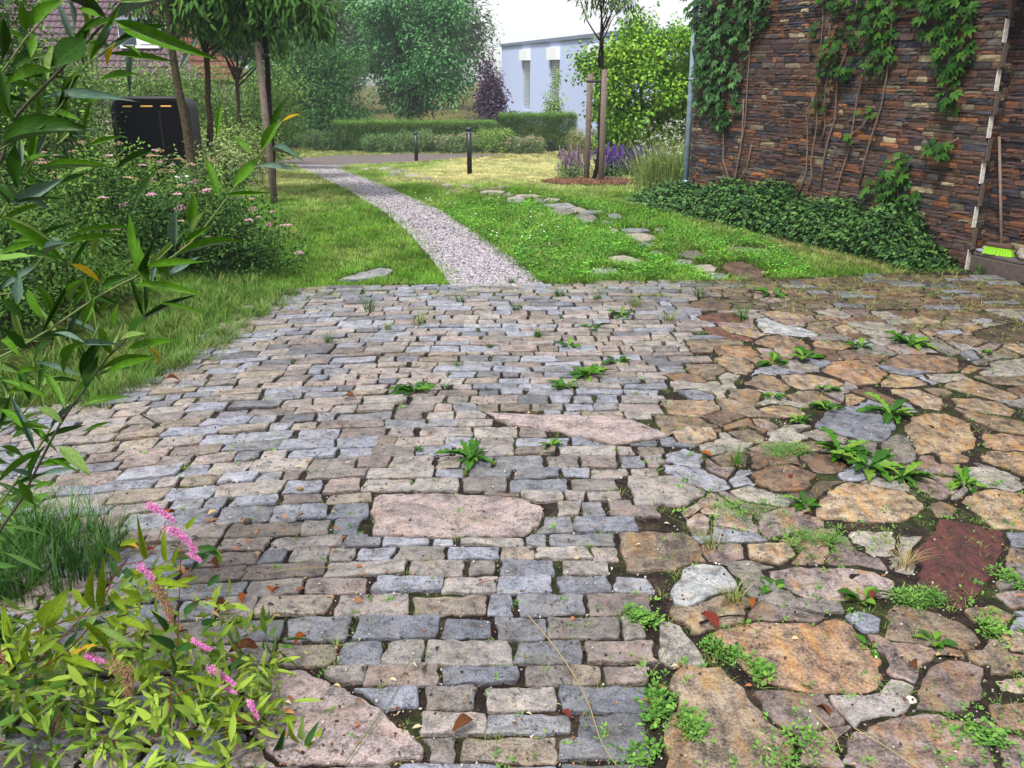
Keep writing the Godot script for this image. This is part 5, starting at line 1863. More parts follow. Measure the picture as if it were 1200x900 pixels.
func build_front_spiraea() -> void:
	var t := thing("pink_spiraea", "spiraea with lime-green leaves, red-brown stems and pink flower spikes at the bottom left", "shrub", Vector3(-1.06, 0, -1.95))
	var off := -t.position
	for s in spiraea_stems():
		var p := points(s[1])
		p.push_front(Vector3(lerpf(p[0].x, -1.08, 0.6), 0.0, -1.97))
		var q := smooth_path(p).map(func(v): return v + off)
		var st := st_new()
		tube(st, q, taper(s[0] * 0.0011, q.size(), 0.45), 7)
		obj("stem", done(st), M.twig_red, t)
	var mats := {"l": "lime", "d": "spiraea_dark", "p": "willow_pale", "y": "dead_yellow"}
	for l in spiraea_leaves():
		var p := points(l[1].slice(0, 6))
		leaf_between(t, p[0], p[1], l[1][6] / 100.0, 0.0, M[mats[l[0]]], "ovate")
	for i in 120:
		var s: Array = pick(spiraea_stems())
		var p := points(s[1])
		var k := rng.randi() % (p.size() - 1)
		var at: Vector3 = p[k].lerp(p[k + 1], rng.randf()) + Vector3(rnd(-0.04, 0.04), rnd(-0.06, 0.0), rnd(-0.12, 0.04))
		var axis: Vector3 = ((p[k + 1] - p[k]).normalized() * 0.6 + Vector3(rnd(-1, 1), rnd(-0.5, 0.6), rnd(-0.8, 0.8)).normalized()).normalized()
		leaf_between(t, at, at + axis * rnd(0.04, 0.075), rnd(0.014, 0.026), 0.0, M[pick(["lime", "lime", "lime", "spiraea_dark", "spiraea_dark", "willow_pale"])], "ovate")
	for f in spiraea_flowers():
		var p := points(f[1].slice(1))
		var r: float = f[1][0] / 150.0
		var st := st_new(false)
		for i in p.size() - 1:
			var long: float = p[i].distance_to(p[i + 1])
			var n := int(long / 0.0022) * (20 if f[0] == "pink" else 16)
			for k in n:
				var g := rng.randf()
				var dir := Vector3(rnd(-1, 1), rnd(-1, 1), rnd(-1, 1)).normalized()
				var whole := (i + g) / (p.size() - 1)
				var c: Vector3 = p[i].lerp(p[i + 1], g) + dir * r * (0.35 + 0.75 * rng.randf()) * (1.0 - 0.5 * whole) + off
				var s := rnd(0.0011, 0.0026)
				st.set_color((Color(0.62, 0.11, 0.40).lerp(Color(0.80, 0.42, 0.68), rng.randf()) if f[0] == "pink" else Color(0.30, 0.14, 0.08).lerp(Color(0.45, 0.28, 0.17), rng.randf())))
				for j in 3:
					var q := any_basis()
					tri(st, c + q.x * s, c + q.y * s - q.x * s * 0.5, c - q.y * s - q.x * s * 0.5)
		obj("flower_spike" if f[0] == "pink" else "seed_head", done(st), M.tinted_petal, t)
	var inner := clump(10, 1.25, 0.32, 3, 0.1)
	var cs := []
	var ct := []
	for i in 150:
		var x := rnd(-1.35, -0.6)
		var p := Vector3(x, rnd(0.02, 0.28) * smoothstep(-0.5, -0.9, x) + 0.03, -rnd(1.66, 2.25) - 0.1 * x)
		cs.append(Transform3D(any_basis().scaled(Vector3.ONE * rnd(0.035, 0.06)), p))
		ct.append(Color(0.06, 0.14, 0.018).lerp(Color(0.28, 0.38, 0.05), rng.randf()))
	scatter("leaves", inner, M.tinted, cs, ct, t)
	# the tall grass beside it
	var g := thing("grass_clump", "tall dark green grass clump beside the pink spiraea at the left edge", "grass", Vector3(-1.62, 0, -2.72))
	var tall := blade_tuft(16, 0.24, 0.05, 0.006, 0.8)
	cs = []
	ct = []
	for i in 120:
		var a := rnd(0, TAU)
		var r := sqrt(rng.randf())
		cs.append(Transform3D(Basis(Vector3.UP, rnd(0, TAU)).scaled(Vector3.ONE * rnd(0.5, 1.15)), Vector3(cos(a) * r * 0.30, 0, sin(a) * r * 0.26) + g.position))
		ct.append(Color(0.02, 0.065, 0.014).lerp(Color(0.07, 0.17, 0.03), rng.randf()))
	scatter("blades", tall, M.blade, cs, ct, g)
	var post := thing("dark_tree", "dark-barked tree trunk at the very left edge behind the pink spiraea", "tree", Vector3(-1.40, 0, -2.08))
	var st := st_new()
	tube(st, [Vector3(0, -0.05, 0), Vector3(-0.02, 0.4, 0), Vector3(-0.06, 0.9, 0), Vector3(-0.14, 1.6, 0.05)], [0.07, 0.06, 0.05, 0.04], 10, 0.08)
	obj("trunk", done(st), M.bark_dark, post)


# ---------------------------------------------------------------- weeds and litter on the paving

func build_weeds() -> void:
	for w in weed_data():
		var kind: String = w[0]
		var cat := "grass" if kind in ["grass", "tuft"] else "weed"
		var t := thing({"dandelion": "dandelion", "plantain": "broad_leaved_weed", "grass": "grass_tuft", "tuft": "moss_tuft", "feather": "feathery_weed", "clover": "leafy_weed"}[kind], w[4], cat, W(w[1], 0.015, w[2]), "weeds in the paving joints")
		var size: float = w[3]
		match kind:
			"dandelion", "plantain":
				var n := 17 if kind == "dandelion" else 10
				if size < 0.09:
					n = 8
				for i in n:
					var a := TAU * i / n + rnd(-0.6, 0.6)
					var up := rnd(0.1, 0.9) if kind == "dandelion" else rnd(0.3, 0.9)
					var axis := Vector3(cos(a), up, sin(a)).normalized()
					var long := size * rnd(0.28, 0.72)
					var shape := leaf("%s_%d" % [kind, rng.randi() % 4], {"segs": 14, "droop": rnd(0.15, 0.4), "fold": 0.25, "shape": 1.35, "lobes": rnd(4.0, 6.0), "wave": 0.02} if kind == "dandelion" else {"segs": 8, "droop": rnd(0.15, 0.4), "fold": 0.25, "stalk": 0.3, "shape": 0.9, "wave": 0.012})
					var b := frame(axis, Vector3.UP, rnd(-0.3, 0.3))
					obj("leaf", shape, M[pick(["weed", "weed", "weed_dark", "weed_light"] if kind == "dandelion" else ["weed", "weed_light", "weed_dark"])], t, Transform3D(Basis(b.x * long * (0.34 if kind == "dandelion" else 0.42), b.y * long, b.z * long), Vector3(0, 0.003, 0)))
			"grass", "tuft":
				var st := blade_tuft(26 if kind == "grass" else 34, size * (0.75 if kind == "grass" else 0.5), size * 0.16, 0.0045, 1.1)
				var dry: bool = "dry" in w[4] or "pale" in w[4]
				obj("blades", st, M.straw if "straw" in w[4] else M.weed_light if dry else M.weed, t)
				var more := blade_tuft(16, size * 0.6, size * 0.22, 0.004, 1.4)
				obj("blades", more, M.straw if dry else M.weed_dark, t)
			"feather":
				var cs := []
				var ct := []
				var c := clump(26, 0.6, 0.13, 2, -0.4)
				for i in 46:
					var p := Vector3(rnd(-0.5, 0.5) * size, rnd(0.0, 0.03), rnd(-0.32, 0.32) * size)
					cs.append(Transform3D(Basis(Vector3.UP, rnd(0, TAU)).scaled(Vector3(1, 0.8, 1) * rnd(0.02, 0.034)), p + t.position))
					ct.append(Color(0.05, 0.145, 0.025).lerp(Color(0.14, 0.27, 0.05), rng.randf()))
				scatter("foliage", c, M.tinted, cs, ct, t)
			"clover":
				var cs := []
				var ct := []
				var c := clump(14, 0.6, 0.34, 3, -0.3)
				var lie := rnd(0, PI)
				for i in 30:
					var a := rnd(0, TAU)
					var r := pow(rng.randf(), 0.7) * size * 0.55
					var flat := Vector3(cos(a) * r * 1.25 + 0.12 * size * sin(i * 1.7), rnd(0.002, 0.018), sin(a) * r * 0.5).rotated(Vector3.UP, lie)
					cs.append(Transform3D(Basis(Vector3.UP, rnd(0, TAU)).scaled(Vector3(1, 0.75, 1) * rnd(0.012, 0.034)), flat + t.position))
					ct.append(Color(0.05, 0.145, 0.025).lerp(Color(0.14, 0.27, 0.045), rng.randf()))
				scatter("foliage", c, M.tinted, cs, ct, t)


func build_litter() -> void:
	for l in dead_data():
		var shape := leaf("dead_%d" % (rng.randi() % 6), {"segs": 7, "droop": rnd(-0.3, 0.2), "arch": rnd(0.05, 0.25), "fold": rnd(0.2, 0.7), "shape": rnd(0.75, 1.0), "wave": 0.04})
		var size: float = l[3] * 0.85
		var b := Basis(Vector3.UP, rnd(0, TAU)) * Basis(Vector3.FORWARD, rnd(-0.35, 0.35))
		var o := obj("fallen_leaf", shape, M["dead_" + l[0]], null, Transform3D(Basis(b.x * size * 0.5, b.y * size, b.z * size), W(l[1], 0.030, l[2])))
		tag(o, l[4], "leaf", "fallen leaves on the paving")
	for s in stalk_data():
		var p := []
		var xs: Array = s[3]
		for i in range(0, xs.size(), 2):
			p.append(W(xs[i] / 100.0, 0.036 + 0.006 * sin(i * 1.3), xs[i + 1] / 100.0))
		var foot: Vector3 = p[0]
		var q := smooth_path(p).map(func(v): return v - foot)
		var st := st_new()
		tube(st, q, taper(maxf(s[2] / 165.0, 0.0016), q.size(), 0.5), 6)
		var o := obj("twig" if "twig" in s[0] else "stalk", done(st), M[s[1]], null, Transform3D(Basis(), foot))
		tag(o, s[0], "twig" if "twig" in s[0] else "stalk")
	# single pebbles one can pick out
	for p in [[1.05, 2.02, 0.016, Color(0.85, 0.84, 0.80), "white pebble in the soil gap below the big orange flagstone"], [-0.83, 3.27, 0.014, Color(0.55, 0.45, 0.3), "round tan pebble like a nut on the setts at the left"], [-0.96, 3.0, 0.016, Color(0.3, 0.26, 0.23), "dark rounded stone on the setts above the spiraea flowers"], [0.33, 2.5, 0.010, Color(0.85, 0.7, 0.55), "small cream pebble in the joint at the lower middle"]]:
		var m := mat("pebble_%d" % rng.randi(), p[3], 0.7, "plain", 0.1)
		tag(obj("pebble", lump(p[2], p[2] * 0.75, p[2] * 0.85, 0.12, 6, 9), m, null, Transform3D(Basis(), W(p[0], 0.03 if p[0] < 0 else 0.016, p[1]))), p[4], "pebble")
	# bits of dead leaf and dry grass too small and many to count
	var bit := leaf("litter", {"segs": 3, "droop": 0.1, "arch": 0.06, "fold": 0.4})
	var cs := []
	var ct := []
	for i in 1900:
		var d := 1.7 * pow(4.0, rng.randf())
		var x := rnd(-0.6, 0.6) * (d + 0.4)
		if not in_yard(x, d, 0.05) or rng.randf() > 0.3 + 0.7 * smoothstep(0.2, -0.5, x / d):
			continue
		var s := rnd(0.008, 0.026)
		var b := Basis(Vector3.UP, rnd(0, TAU)) * Basis(Vector3.FORWARD, rnd(-0.5, 0.5))
		cs.append(Transform3D(Basis(b.x * s * rnd(0.12, 0.55), b.y * s, b.z * s), W(x, 0.03 if rng.randf() < 0.5 else 0.014, d)))
		ct.append((pick([Color(0.30, 0.12, 0.05), Color(0.16, 0.07, 0.04), Color(0.45, 0.35, 0.18), Color(0.07, 0.04, 0.04), Color(0.5, 0.44, 0.3)]) as Color) * rnd(0.7, 1.2))
	for i in 260:
		var x := rnd(-1.15, -0.15)
		var d := rnd(1.75, 2.9) + 0.3 * rng.randf()
		var s := rnd(0.012, 0.042)
		var b := Basis(Vector3.UP, rnd(0, TAU)) * Basis(Vector3.FORWARD, rnd(-0.6, 0.6))
		if x > -0.3 - 0.28 * d * rng.randf():
			continue
		cs.append(Transform3D(Basis(b.x * s * rnd(0.2, 0.55), b.y * s, b.z * s), W(x, 0.032, d)))
		ct.append((pick([Color(0.36, 0.15, 0.06), Color(0.20, 0.08, 0.04), Color(0.5, 0.36, 0.17), Color(0.42, 0.2, 0.1)]) as Color) * rnd(0.7, 1.2))
	scatter("leaf_litter", bit, M.blade, cs, ct, null, "scraps of dead leaf and dry grass scattered over the setts", "litter")


func build_sky() -> void:
	var we := WorldEnvironment.new()
	we.name = "environment"
	var env := Environment.new()
	env.background_mode = Environment.BG_SKY
	var sky := Sky.new()
	var sm := ProceduralSkyMaterial.new()
	sm.sky_top_color = Color(0.97, 0.98, 1.0)
	sm.sky_horizon_color = Color(0.785, 0.785, 0.785)
	sm.sky_curve = 0.25
	sm.ground_bottom_color = Color(0.30, 0.32, 0.26)
	sm.ground_horizon_color = Color(0.7, 0.72, 0.7)
	sm.sun_angle_max = 1.0
	sm.energy_multiplier = 0.82
	sky.sky_material = sm
	env.sky = sky
	env.background_energy_multiplier = 1.0
	env.tonemap_mode = Environment.TONE_MAPPER_LINEAR
	env.tonemap_exposure = 2.05
	env.sdfgi_enabled = true
	env.ssao_enabled = true
	env.ssil_enabled = true
	env.fog_enabled = true
	env.fog_density = 0.001
	env.fog_light_color = Color(0.86, 0.90, 0.95)
	we.environment = env
	add_child(we)


func _ready() -> void:
	rng.seed = 20240
	var cam := Camera3D.new()
	cam.name = "camera"
	cam.position = Vector3(0, 1.6, 0)
	cam.rotation_degrees = Vector3(-19.15, 0, 0)
	cam.fov = 45.24
	cam.near = 0.05
	cam.far = 900.0
	add_child(cam)
	cam.current = true
	build_sky()
	var sun := DirectionalLight3D.new()
	sun.name = "sun"
	sun.light_energy = 0.9
	sun.light_angular_distance = 11.0
	sun.light_color = Color(1.0, 0.985, 0.96)
	sun.shadow_enabled = true
	sun.rotation_degrees = Vector3(-56, -32, 0)
	add_child(sun)
	make_textures()
	make_materials()
	build_ground()
	build_paving()
	build_steps()
	build_grass()
	build_wall()
	build_far_buildings()
	build_trees()
	build_bushes()
	build_creepers()
	build_garden_things()
	build_willow()
	build_front_spiraea()
	build_weeds()
	build_litter()


# ---------------------------------------------------------------- measured data


# outlines of single stones: [stone, x, z, x, z ... in half centimetres]
func flag_data() -> Array:
	return [
		["orange", [116, -462, 140, -472, 171, -473, 181, -470, 195, -478, 202, -472, 204, -458, 207, -436, 201, -427, 203, -423, 196, -413, 172, -410, 152, -412, 133, -420, 124, -442]],
		["red", [314, -606, 332, -599, 350, -585, 336, -559, 316, -529, 293, -505, 276, -490, 269, -505, 260, -518, 273, -539, 275, -559, 295, -580]],
		["pale", [100, -507, 113, -535, 127, -542, 140, -539, 145, -519, 140, -509, 125, -505, 108, -491, 101, -495]],
		["mauve", [169, -533, 189, -540, 223, -539, 250, -531, 242, -505, 217, -500, 186, -496, 178, -509, 172, -516]],
		["tan", [86, -420, 95, -432, 115, -431, 124, -412, 129, -386, 138, -374, 134, -358, 120, -352, 73, -352, 77, -381, 86, -395]],
		["mauve", [158, -358, 166, -374, 186, -386, 213, -393, 232, -386, 234, -372, 229, -352, 166, -352]],
		["tan", [217, -459, 230, -488, 240, -495, 260, -485, 271, -469, 272, -456, 265, -449, 245, -450, 230, -456]],
		["grey", [201, -480, 212, -485, 222, -478, 216, -465, 207, -465]],
		["mauve", [210, -397, 231, -431, 246, -439, 261, -431, 251, -410, 237, -397, 225, -395]],
		["tan", [163, -567, 192, -572, 193, -555, 178, -542, 161, -551]],
		["stone", [242, -589, 273, -589, 260, -555, 246, -553, 238, -572]],
		["stone", [89, -478, 100, -472, 107, -447, 108, -435, 90, -432, 83, -439]],
		["grey", [353, -587, 375, -589, 360, -561, 346, -567]],
		["tan", [276, -486, 296, -491, 304, -481, 289, -469, 277, -475]],
		["tan", [287, -465, 309, -462, 297, -445, 285, -447]],
		["mauve", [304, -505, 331, -510, 321, -493, 307, -490]],
		["tan", [260, -420, 284, -423, 277, -410, 261, -410]],
		["brown", [249, -400, 275, -403, 262, -379, 246, -383]],
		["ochre", [256, -661, 269, -670, 289, -661, 307, -653, 311, -642, 310, -624, 290, -607, 270, -602, 245, -604, 225, -611, 236, -638]],
		["ochre", [360, -785, 379, -816, 398, -825, 416, -825, 425, -806, 419, -774, 406, -745, 382, -727, 369, -731, 349, -727, 356, -760]],
		["orange", [364, -986, 391, -990, 401, -967, 405, -942, 382, -911, 360, -907, 347, -934, 338, -956]],
		["brown", [413, -982, 444, -1010, 479, -1010, 504, -998, 488, -956, 465, -949, 428, -960, 413, -956]],
		["ochre", [389, -921, 408, -942, 430, -931, 435, -911, 407, -901, 384, -904]],
		["stone", [446, -942, 486, -945, 486, -928, 452, -914, 444, -928]],
		["tan", [449, -904, 482, -928, 498, -897, 509, -869, 490, -857, 470, -875]],
		["tan", [439, -866, 462, -866, 483, -851, 485, -830, 475, -819, 452, -828, 435, -845]],
		["ochre", [429, -836, 445, -822, 463, -811, 478, -795, 465, -769, 445, -779, 437, -798, 430, -816]],
		["orange", [427, -774, 441, -774, 462, -764, 446, -734, 423, -738, 413, -743]],
		["ochre", [398, -720, 414, -731, 444, -727, 419, -680, 408, -701, 400, -709]],
		["stone", [371, -697, 389, -711, 401, -701, 411, -680, 406, -661, 393, -655, 376, -664, 370, -680]],
		["ochre", [343, -635, 361, -653, 380, -659, 403, -649, 372, -591, 348, -594, 347, -617]],
		["grey", [303, -828, 328, -842, 347, -833, 355, -806, 354, -790, 330, -755, 312, -757, 294, -774, 279, -790]],
		["stone", [326, -750, 348, -769, 355, -755, 341, -714, 323, -705, 312, -718]],
		["mauve", [320, -676, 338, -688, 357, -680, 351, -657, 329, -640, 320, -657]],
		["tan", [315, -628, 328, -637, 335, -624, 325, -611, 313, -611]],
		["ochre", [364, -727, 379, -729, 388, -718, 382, -709, 361, -709]],
		["brown", [346, -888, 369, -897, 385, -851, 376, -839, 360, -863]],
		["tan", [388, -891, 418, -891, 429, -863, 414, -833, 400, -839, 394, -869]],
		["tan", [424, -894, 444, -891, 446, -878, 427, -872]],
		["ochre", [487, -949, 507, -971, 515, -960, 495, -945]],
		["tan", [494, -934, 515, -931, 554, -934, 538, -904, 505, -911]],
		["orange", [511, -897, 538, -904, 523, -875, 505, -881]],
		["stone", [537, -986, 590, -1002, 558, -942, 527, -956]],
		["rust", [245, -1181, 269, -1202, 296, -1197, 307, -1173, 298, -1154, 260, -1158]],
		["rust", [243, -1131, 262, -1135, 269, -1106, 291, -1085, 292, -1071, 272, -1074, 254, -1088, 244, -1106]],
		["pale", [321, -1169, 335, -1177, 349, -1142, 371, -1120, 379, -1095, 372, -1085, 344, -1095, 323, -1102, 314, -1106, 315, -1142]],
		["brown", [290, -1064, 312, -1091, 336, -1095, 352, -1071, 352, -1038, 341, -1020, 321, -1032, 301, -1048]],
		["orange", [235, -1042, 256, -1048, 283, -1045, 285, -1013, 271, -1001, 252, -1010, 239, -1020]],
		["tan", [228, -996, 248, -1010, 265, -990, 268, -967, 253, -940, 240, -945, 233, -972]],
		["stone", [221, -934, 235, -950, 246, -940, 233, -914, 221, -909]],
		["ochre", [243, -914, 267, -942, 281, -934, 288, -899, 278, -887, 258, -894]],
		["tan", [288, -940, 317, -942, 338, -929, 348, -909, 336, -899, 299, -894, 289, -909]],
		["orange", [165, -940, 183, -948, 199, -940, 206, -919, 191, -914, 173, -924]],
		["tan", [223, -889, 242, -894, 254, -880, 245, -857, 225, -857, 217, -870]],
		["tan", [276, -875, 293, -889, 311, -889, 321, -861, 325, -852, 304, -848, 282, -852]],
		["ochre", [240, -839, 258, -848, 278, -839, 281, -822, 261, -814, 242, -822]],
		["grey", [170, -887, 189, -889, 202, -875, 201, -861, 181, -863]],
		["tan", [333, -1206, 360, -1210, 391, -1185, 382, -1169, 346, -1173]],
		["tan", [384, -1150, 415, -1165, 422, -1142, 391, -1120, 373, -1127]],
		["stone", [408, -1214, 443, -1218, 452, -1189, 441, -1169, 422, -1181]],
		["ochre", [366, -1071, 393, -1068, 404, -1045, 381, -1032, 358, -1048]],
		["brown", [250, -1258, 286, -1295, 307, -1249, 293, -1214, 253, -1227]],
		["mauve", [357, -1324, 394, -1334, 396, -1276, 364, -1258, 345, -1285]],
		["stone", [432, -1149, 460, -1153, 482, -1142, 490, -1112, 476, -1091, 442, -1077, 434, -1119]],
		["stone", [498, -1070, 519, -1084, 520, -1044, 520, -1019, 503, -1007, 496, -1031]],
		["grey", [528, -1105, 562, -1116, 561, -1101, 532, -1087]],
		["olive", [575, -1105, 613, -1134, 672, -1157, 619, -1057, 584, -1057, 569, -1077]],
		["mauve", [545, -1038, 572, -1060, 586, -1057, 562, -1031]],
		["grey", [516, -1019, 537, -1025, 530, -995, 515, -989]],
		["tan", [544, -995, 590, -1001, 565, -955, 530, -950]],
		["mauve", [227, -811, 239, -809, 246, -790, 237, -780, 227, -794]],
		["stone", [263, -776, 281, -787, 294, -776, 301, -762, 293, -751, 271, -758]],
		["brown", [245, -724, 260, -732, 277, -724, 280, -704, 265, -689, 248, -693]],
		["orange", [194, -682, 216, -700, 234, -700, 247, -682, 231, -657, 209, -653, 197, -664]],
		["tan", [205, -736, 223, -753, 245, -747, 250, -732, 234, -722, 213, -728]],
		["tan", [196, -776, 217, -785, 228, -767, 219, -749, 204, -758]],
		["tan", [146, -776, 162, -790, 184, -785, 183, -762, 165, -749, 148, -753]],
		["grey", [132, -728, 150, -741, 164, -728, 157, -700, 138, -708, 130, -716]],
		["tan", [168, -716, 186, -728, 201, -720, 194, -700, 175, -700]],
		["stone", [170, -653, 188, -664, 202, -650, 220, -640, 208, -627, 186, -634, 174, -643]],
		["mauve", [128, -606, 140, -618, 146, -609, 138, -583, 128, -585]],
		["pink", [-27, -828, 6, -821, 63, -818, 104, -815, 128, -786, 141, -768, 124, -760, 88, -748, 59, -768, 35, -783, -3, -796]],
		["pink", [-106, -633, -103, -646, -52, -649, 5, -643, 23, -628, 20, -599, 9, -583, -47, -580, -99, -583]],
		["pink", [-144, -415, -132, -430, -115, -428, -102, -420, -78, -404, -61, -386, -43, -368, -43, -360, -69, -357, -110, -358, -133, -381]],
	]


# stones in the lawn: [x, d, width, depth, stone]
func step_data() -> Array:
	return [
		[-1.17, 7.31, 0.42, 0.34, "pale"],
		[0.21, 12.16, 0.38, 0.53, "cobble_pale"],
		[0.07, 11.60, 0.17, 0.25, "pale"],
		[0.35, 11.60, 0.14, 0.30, "stone"],
		[0.50, 11.73, 0.14, 0.21, "cobble_pale"],
		[0.57, 11.08, 0.32, 0.39, "pale"],
		[0.57, 10.53, 0.22, 0.46, "stone"],
		[0.76, 10.70, 0.13, 0.28, "cobble_pale"],
		[0.90, 10.53, 0.21, 0.19, "pale"],
		[0.81, 10.15, 0.20, 0.38, "stone"],
		[0.82, 9.80, 0.11, 0.13, "cobble_pale"],
		[1.14, 10.18, 0.11, 0.32, "pale"],
		[1.01, 9.78, 0.09, 0.15, "stone"],
		[1.02, 9.23, 0.09, 0.19, "cobble_pale"],
		[1.25, 9.27, 0.20, 0.19, "pale"],
		[1.49, 9.31, 0.09, 0.16, "stone"],
		[1.27, 8.92, 0.24, 0.38, "cobble_pale"],
		[1.24, 8.51, 0.12, 0.17, "pale"],
		[1.29, 8.07, 0.10, 0.23, "stone"],
		[0.98, 7.79, 0.23, 0.32, "cobble_pale"],
		[0.76, 7.37, 0.18, 0.19, "pale"],
		[1.58, 8.07, 0.19, 0.28, "stone"],
		[1.58, 7.49, 0.15, 0.24, "cobble_pale"],
		[1.63, 7.18, 0.16, 0.19, "pale"],
		[2.14, 8.25, 0.28, 0.28, "stone"],
		[1.88, 7.39, 0.25, 0.63, "brown"],
		[1.45, 7.73, 0.12, 0.20, "pale"],
		[-2.72, 20.00, 0.36, 1.85, "cobble_pale"],
		[-2.25, 18.59, 0.40, 1.76, "stone"],
		[-1.75, 16.54, 0.40, 1.09, "cobble_pale"],
		[-1.40, 15.41, 0.23, 0.65, "stone"],
		[-0.97, 13.87, 0.22, 0.44, "cobble_pale"],
		[-0.62, 13.50, 0.25, 0.40, "stone"],
		[-0.27, 12.77, 0.31, 0.41, "cobble_pale"],
		[-0.04, 12.30, 0.19, 0.29, "stone"],
		[0.04, 11.79, 0.21, 0.33, "cobble_pale"],
	]


# [thickness, points in centimetres]
func willow_stems() -> Array:
	return [
		[5.0, [-96.7, 72.3, -145.0, -90.8, 81.8, -145.8, -86.4, 87.6, -146.6, -81.7, 95.4, -147.4, -77.3, 102.3, -148.2, -73.1, 107.5, -149.0, -69.1, 112.6, -149.8, -65.3, 116.0, -150.6, -62.8, 119.4, -151.4]],
		[4.0, [-96.3, 79.8, -147.0, -91.0, 86.2, -147.8, -85.7, 92.8, -148.6, -80.0, 100.6, -149.4, -75.1, 107.8, -150.2, -72.5, 113.8, -151.0, -70.4, 118.1, -151.8]],
		[4.0, [-89.6, 112.0, -146.0, -85.5, 113.7, -146.8, -78.1, 117.6, -147.6, -67.8, 124.0, -148.4, -59.3, 128.2, -149.2, -52.5, 132.4, -150.0, -44.9, 140.9, -150.8, -40.3, 146.4, -151.6, -36.7, 151.3, -152.4]],
		[6.0, [-85.6, 138.8, -148.0, -80.8, 145.1, -148.8, -77.9, 151.7, -149.6, -71.5, 157.7, -150.4, -67.5, 161.4, -151.2, -63.4, 165.3, -152.0, -59.5, 169.3, -152.8, -56.7, 172.9, -153.6]],
		[3.5, [-86.4, 133.0, -150.0, -81.6, 138.7, -150.8, -78.4, 143.5, -151.6, -74.3, 148.4, -152.4, -72.6, 150.3, -153.2]],
		[4.0, [-82.2, 155.6, -150.0, -79.4, 158.4, -150.8, -74.9, 163.7, -151.6, -70.7, 167.8, -152.4, -67.8, 171.7, -153.2]],
		[3.0, [-93.3, 96.8, -150.0, -88.6, 99.7, -150.8, -83.8, 104.2, -151.6, -78.4, 111.8, -152.4, -75.2, 121.3, -153.2]],
		[3.0, [-89.5, 122.5, -152.0, -85.5, 123.0, -152.8, -78.7, 129.5, -153.6, -73.8, 133.6, -154.4]],
		[2.5, [-68.8, 152.2, -143.0, -64.3, 158.8, -143.8, -60.7, 161.5, -144.6, -56.7, 164.2, -145.4]],
	]


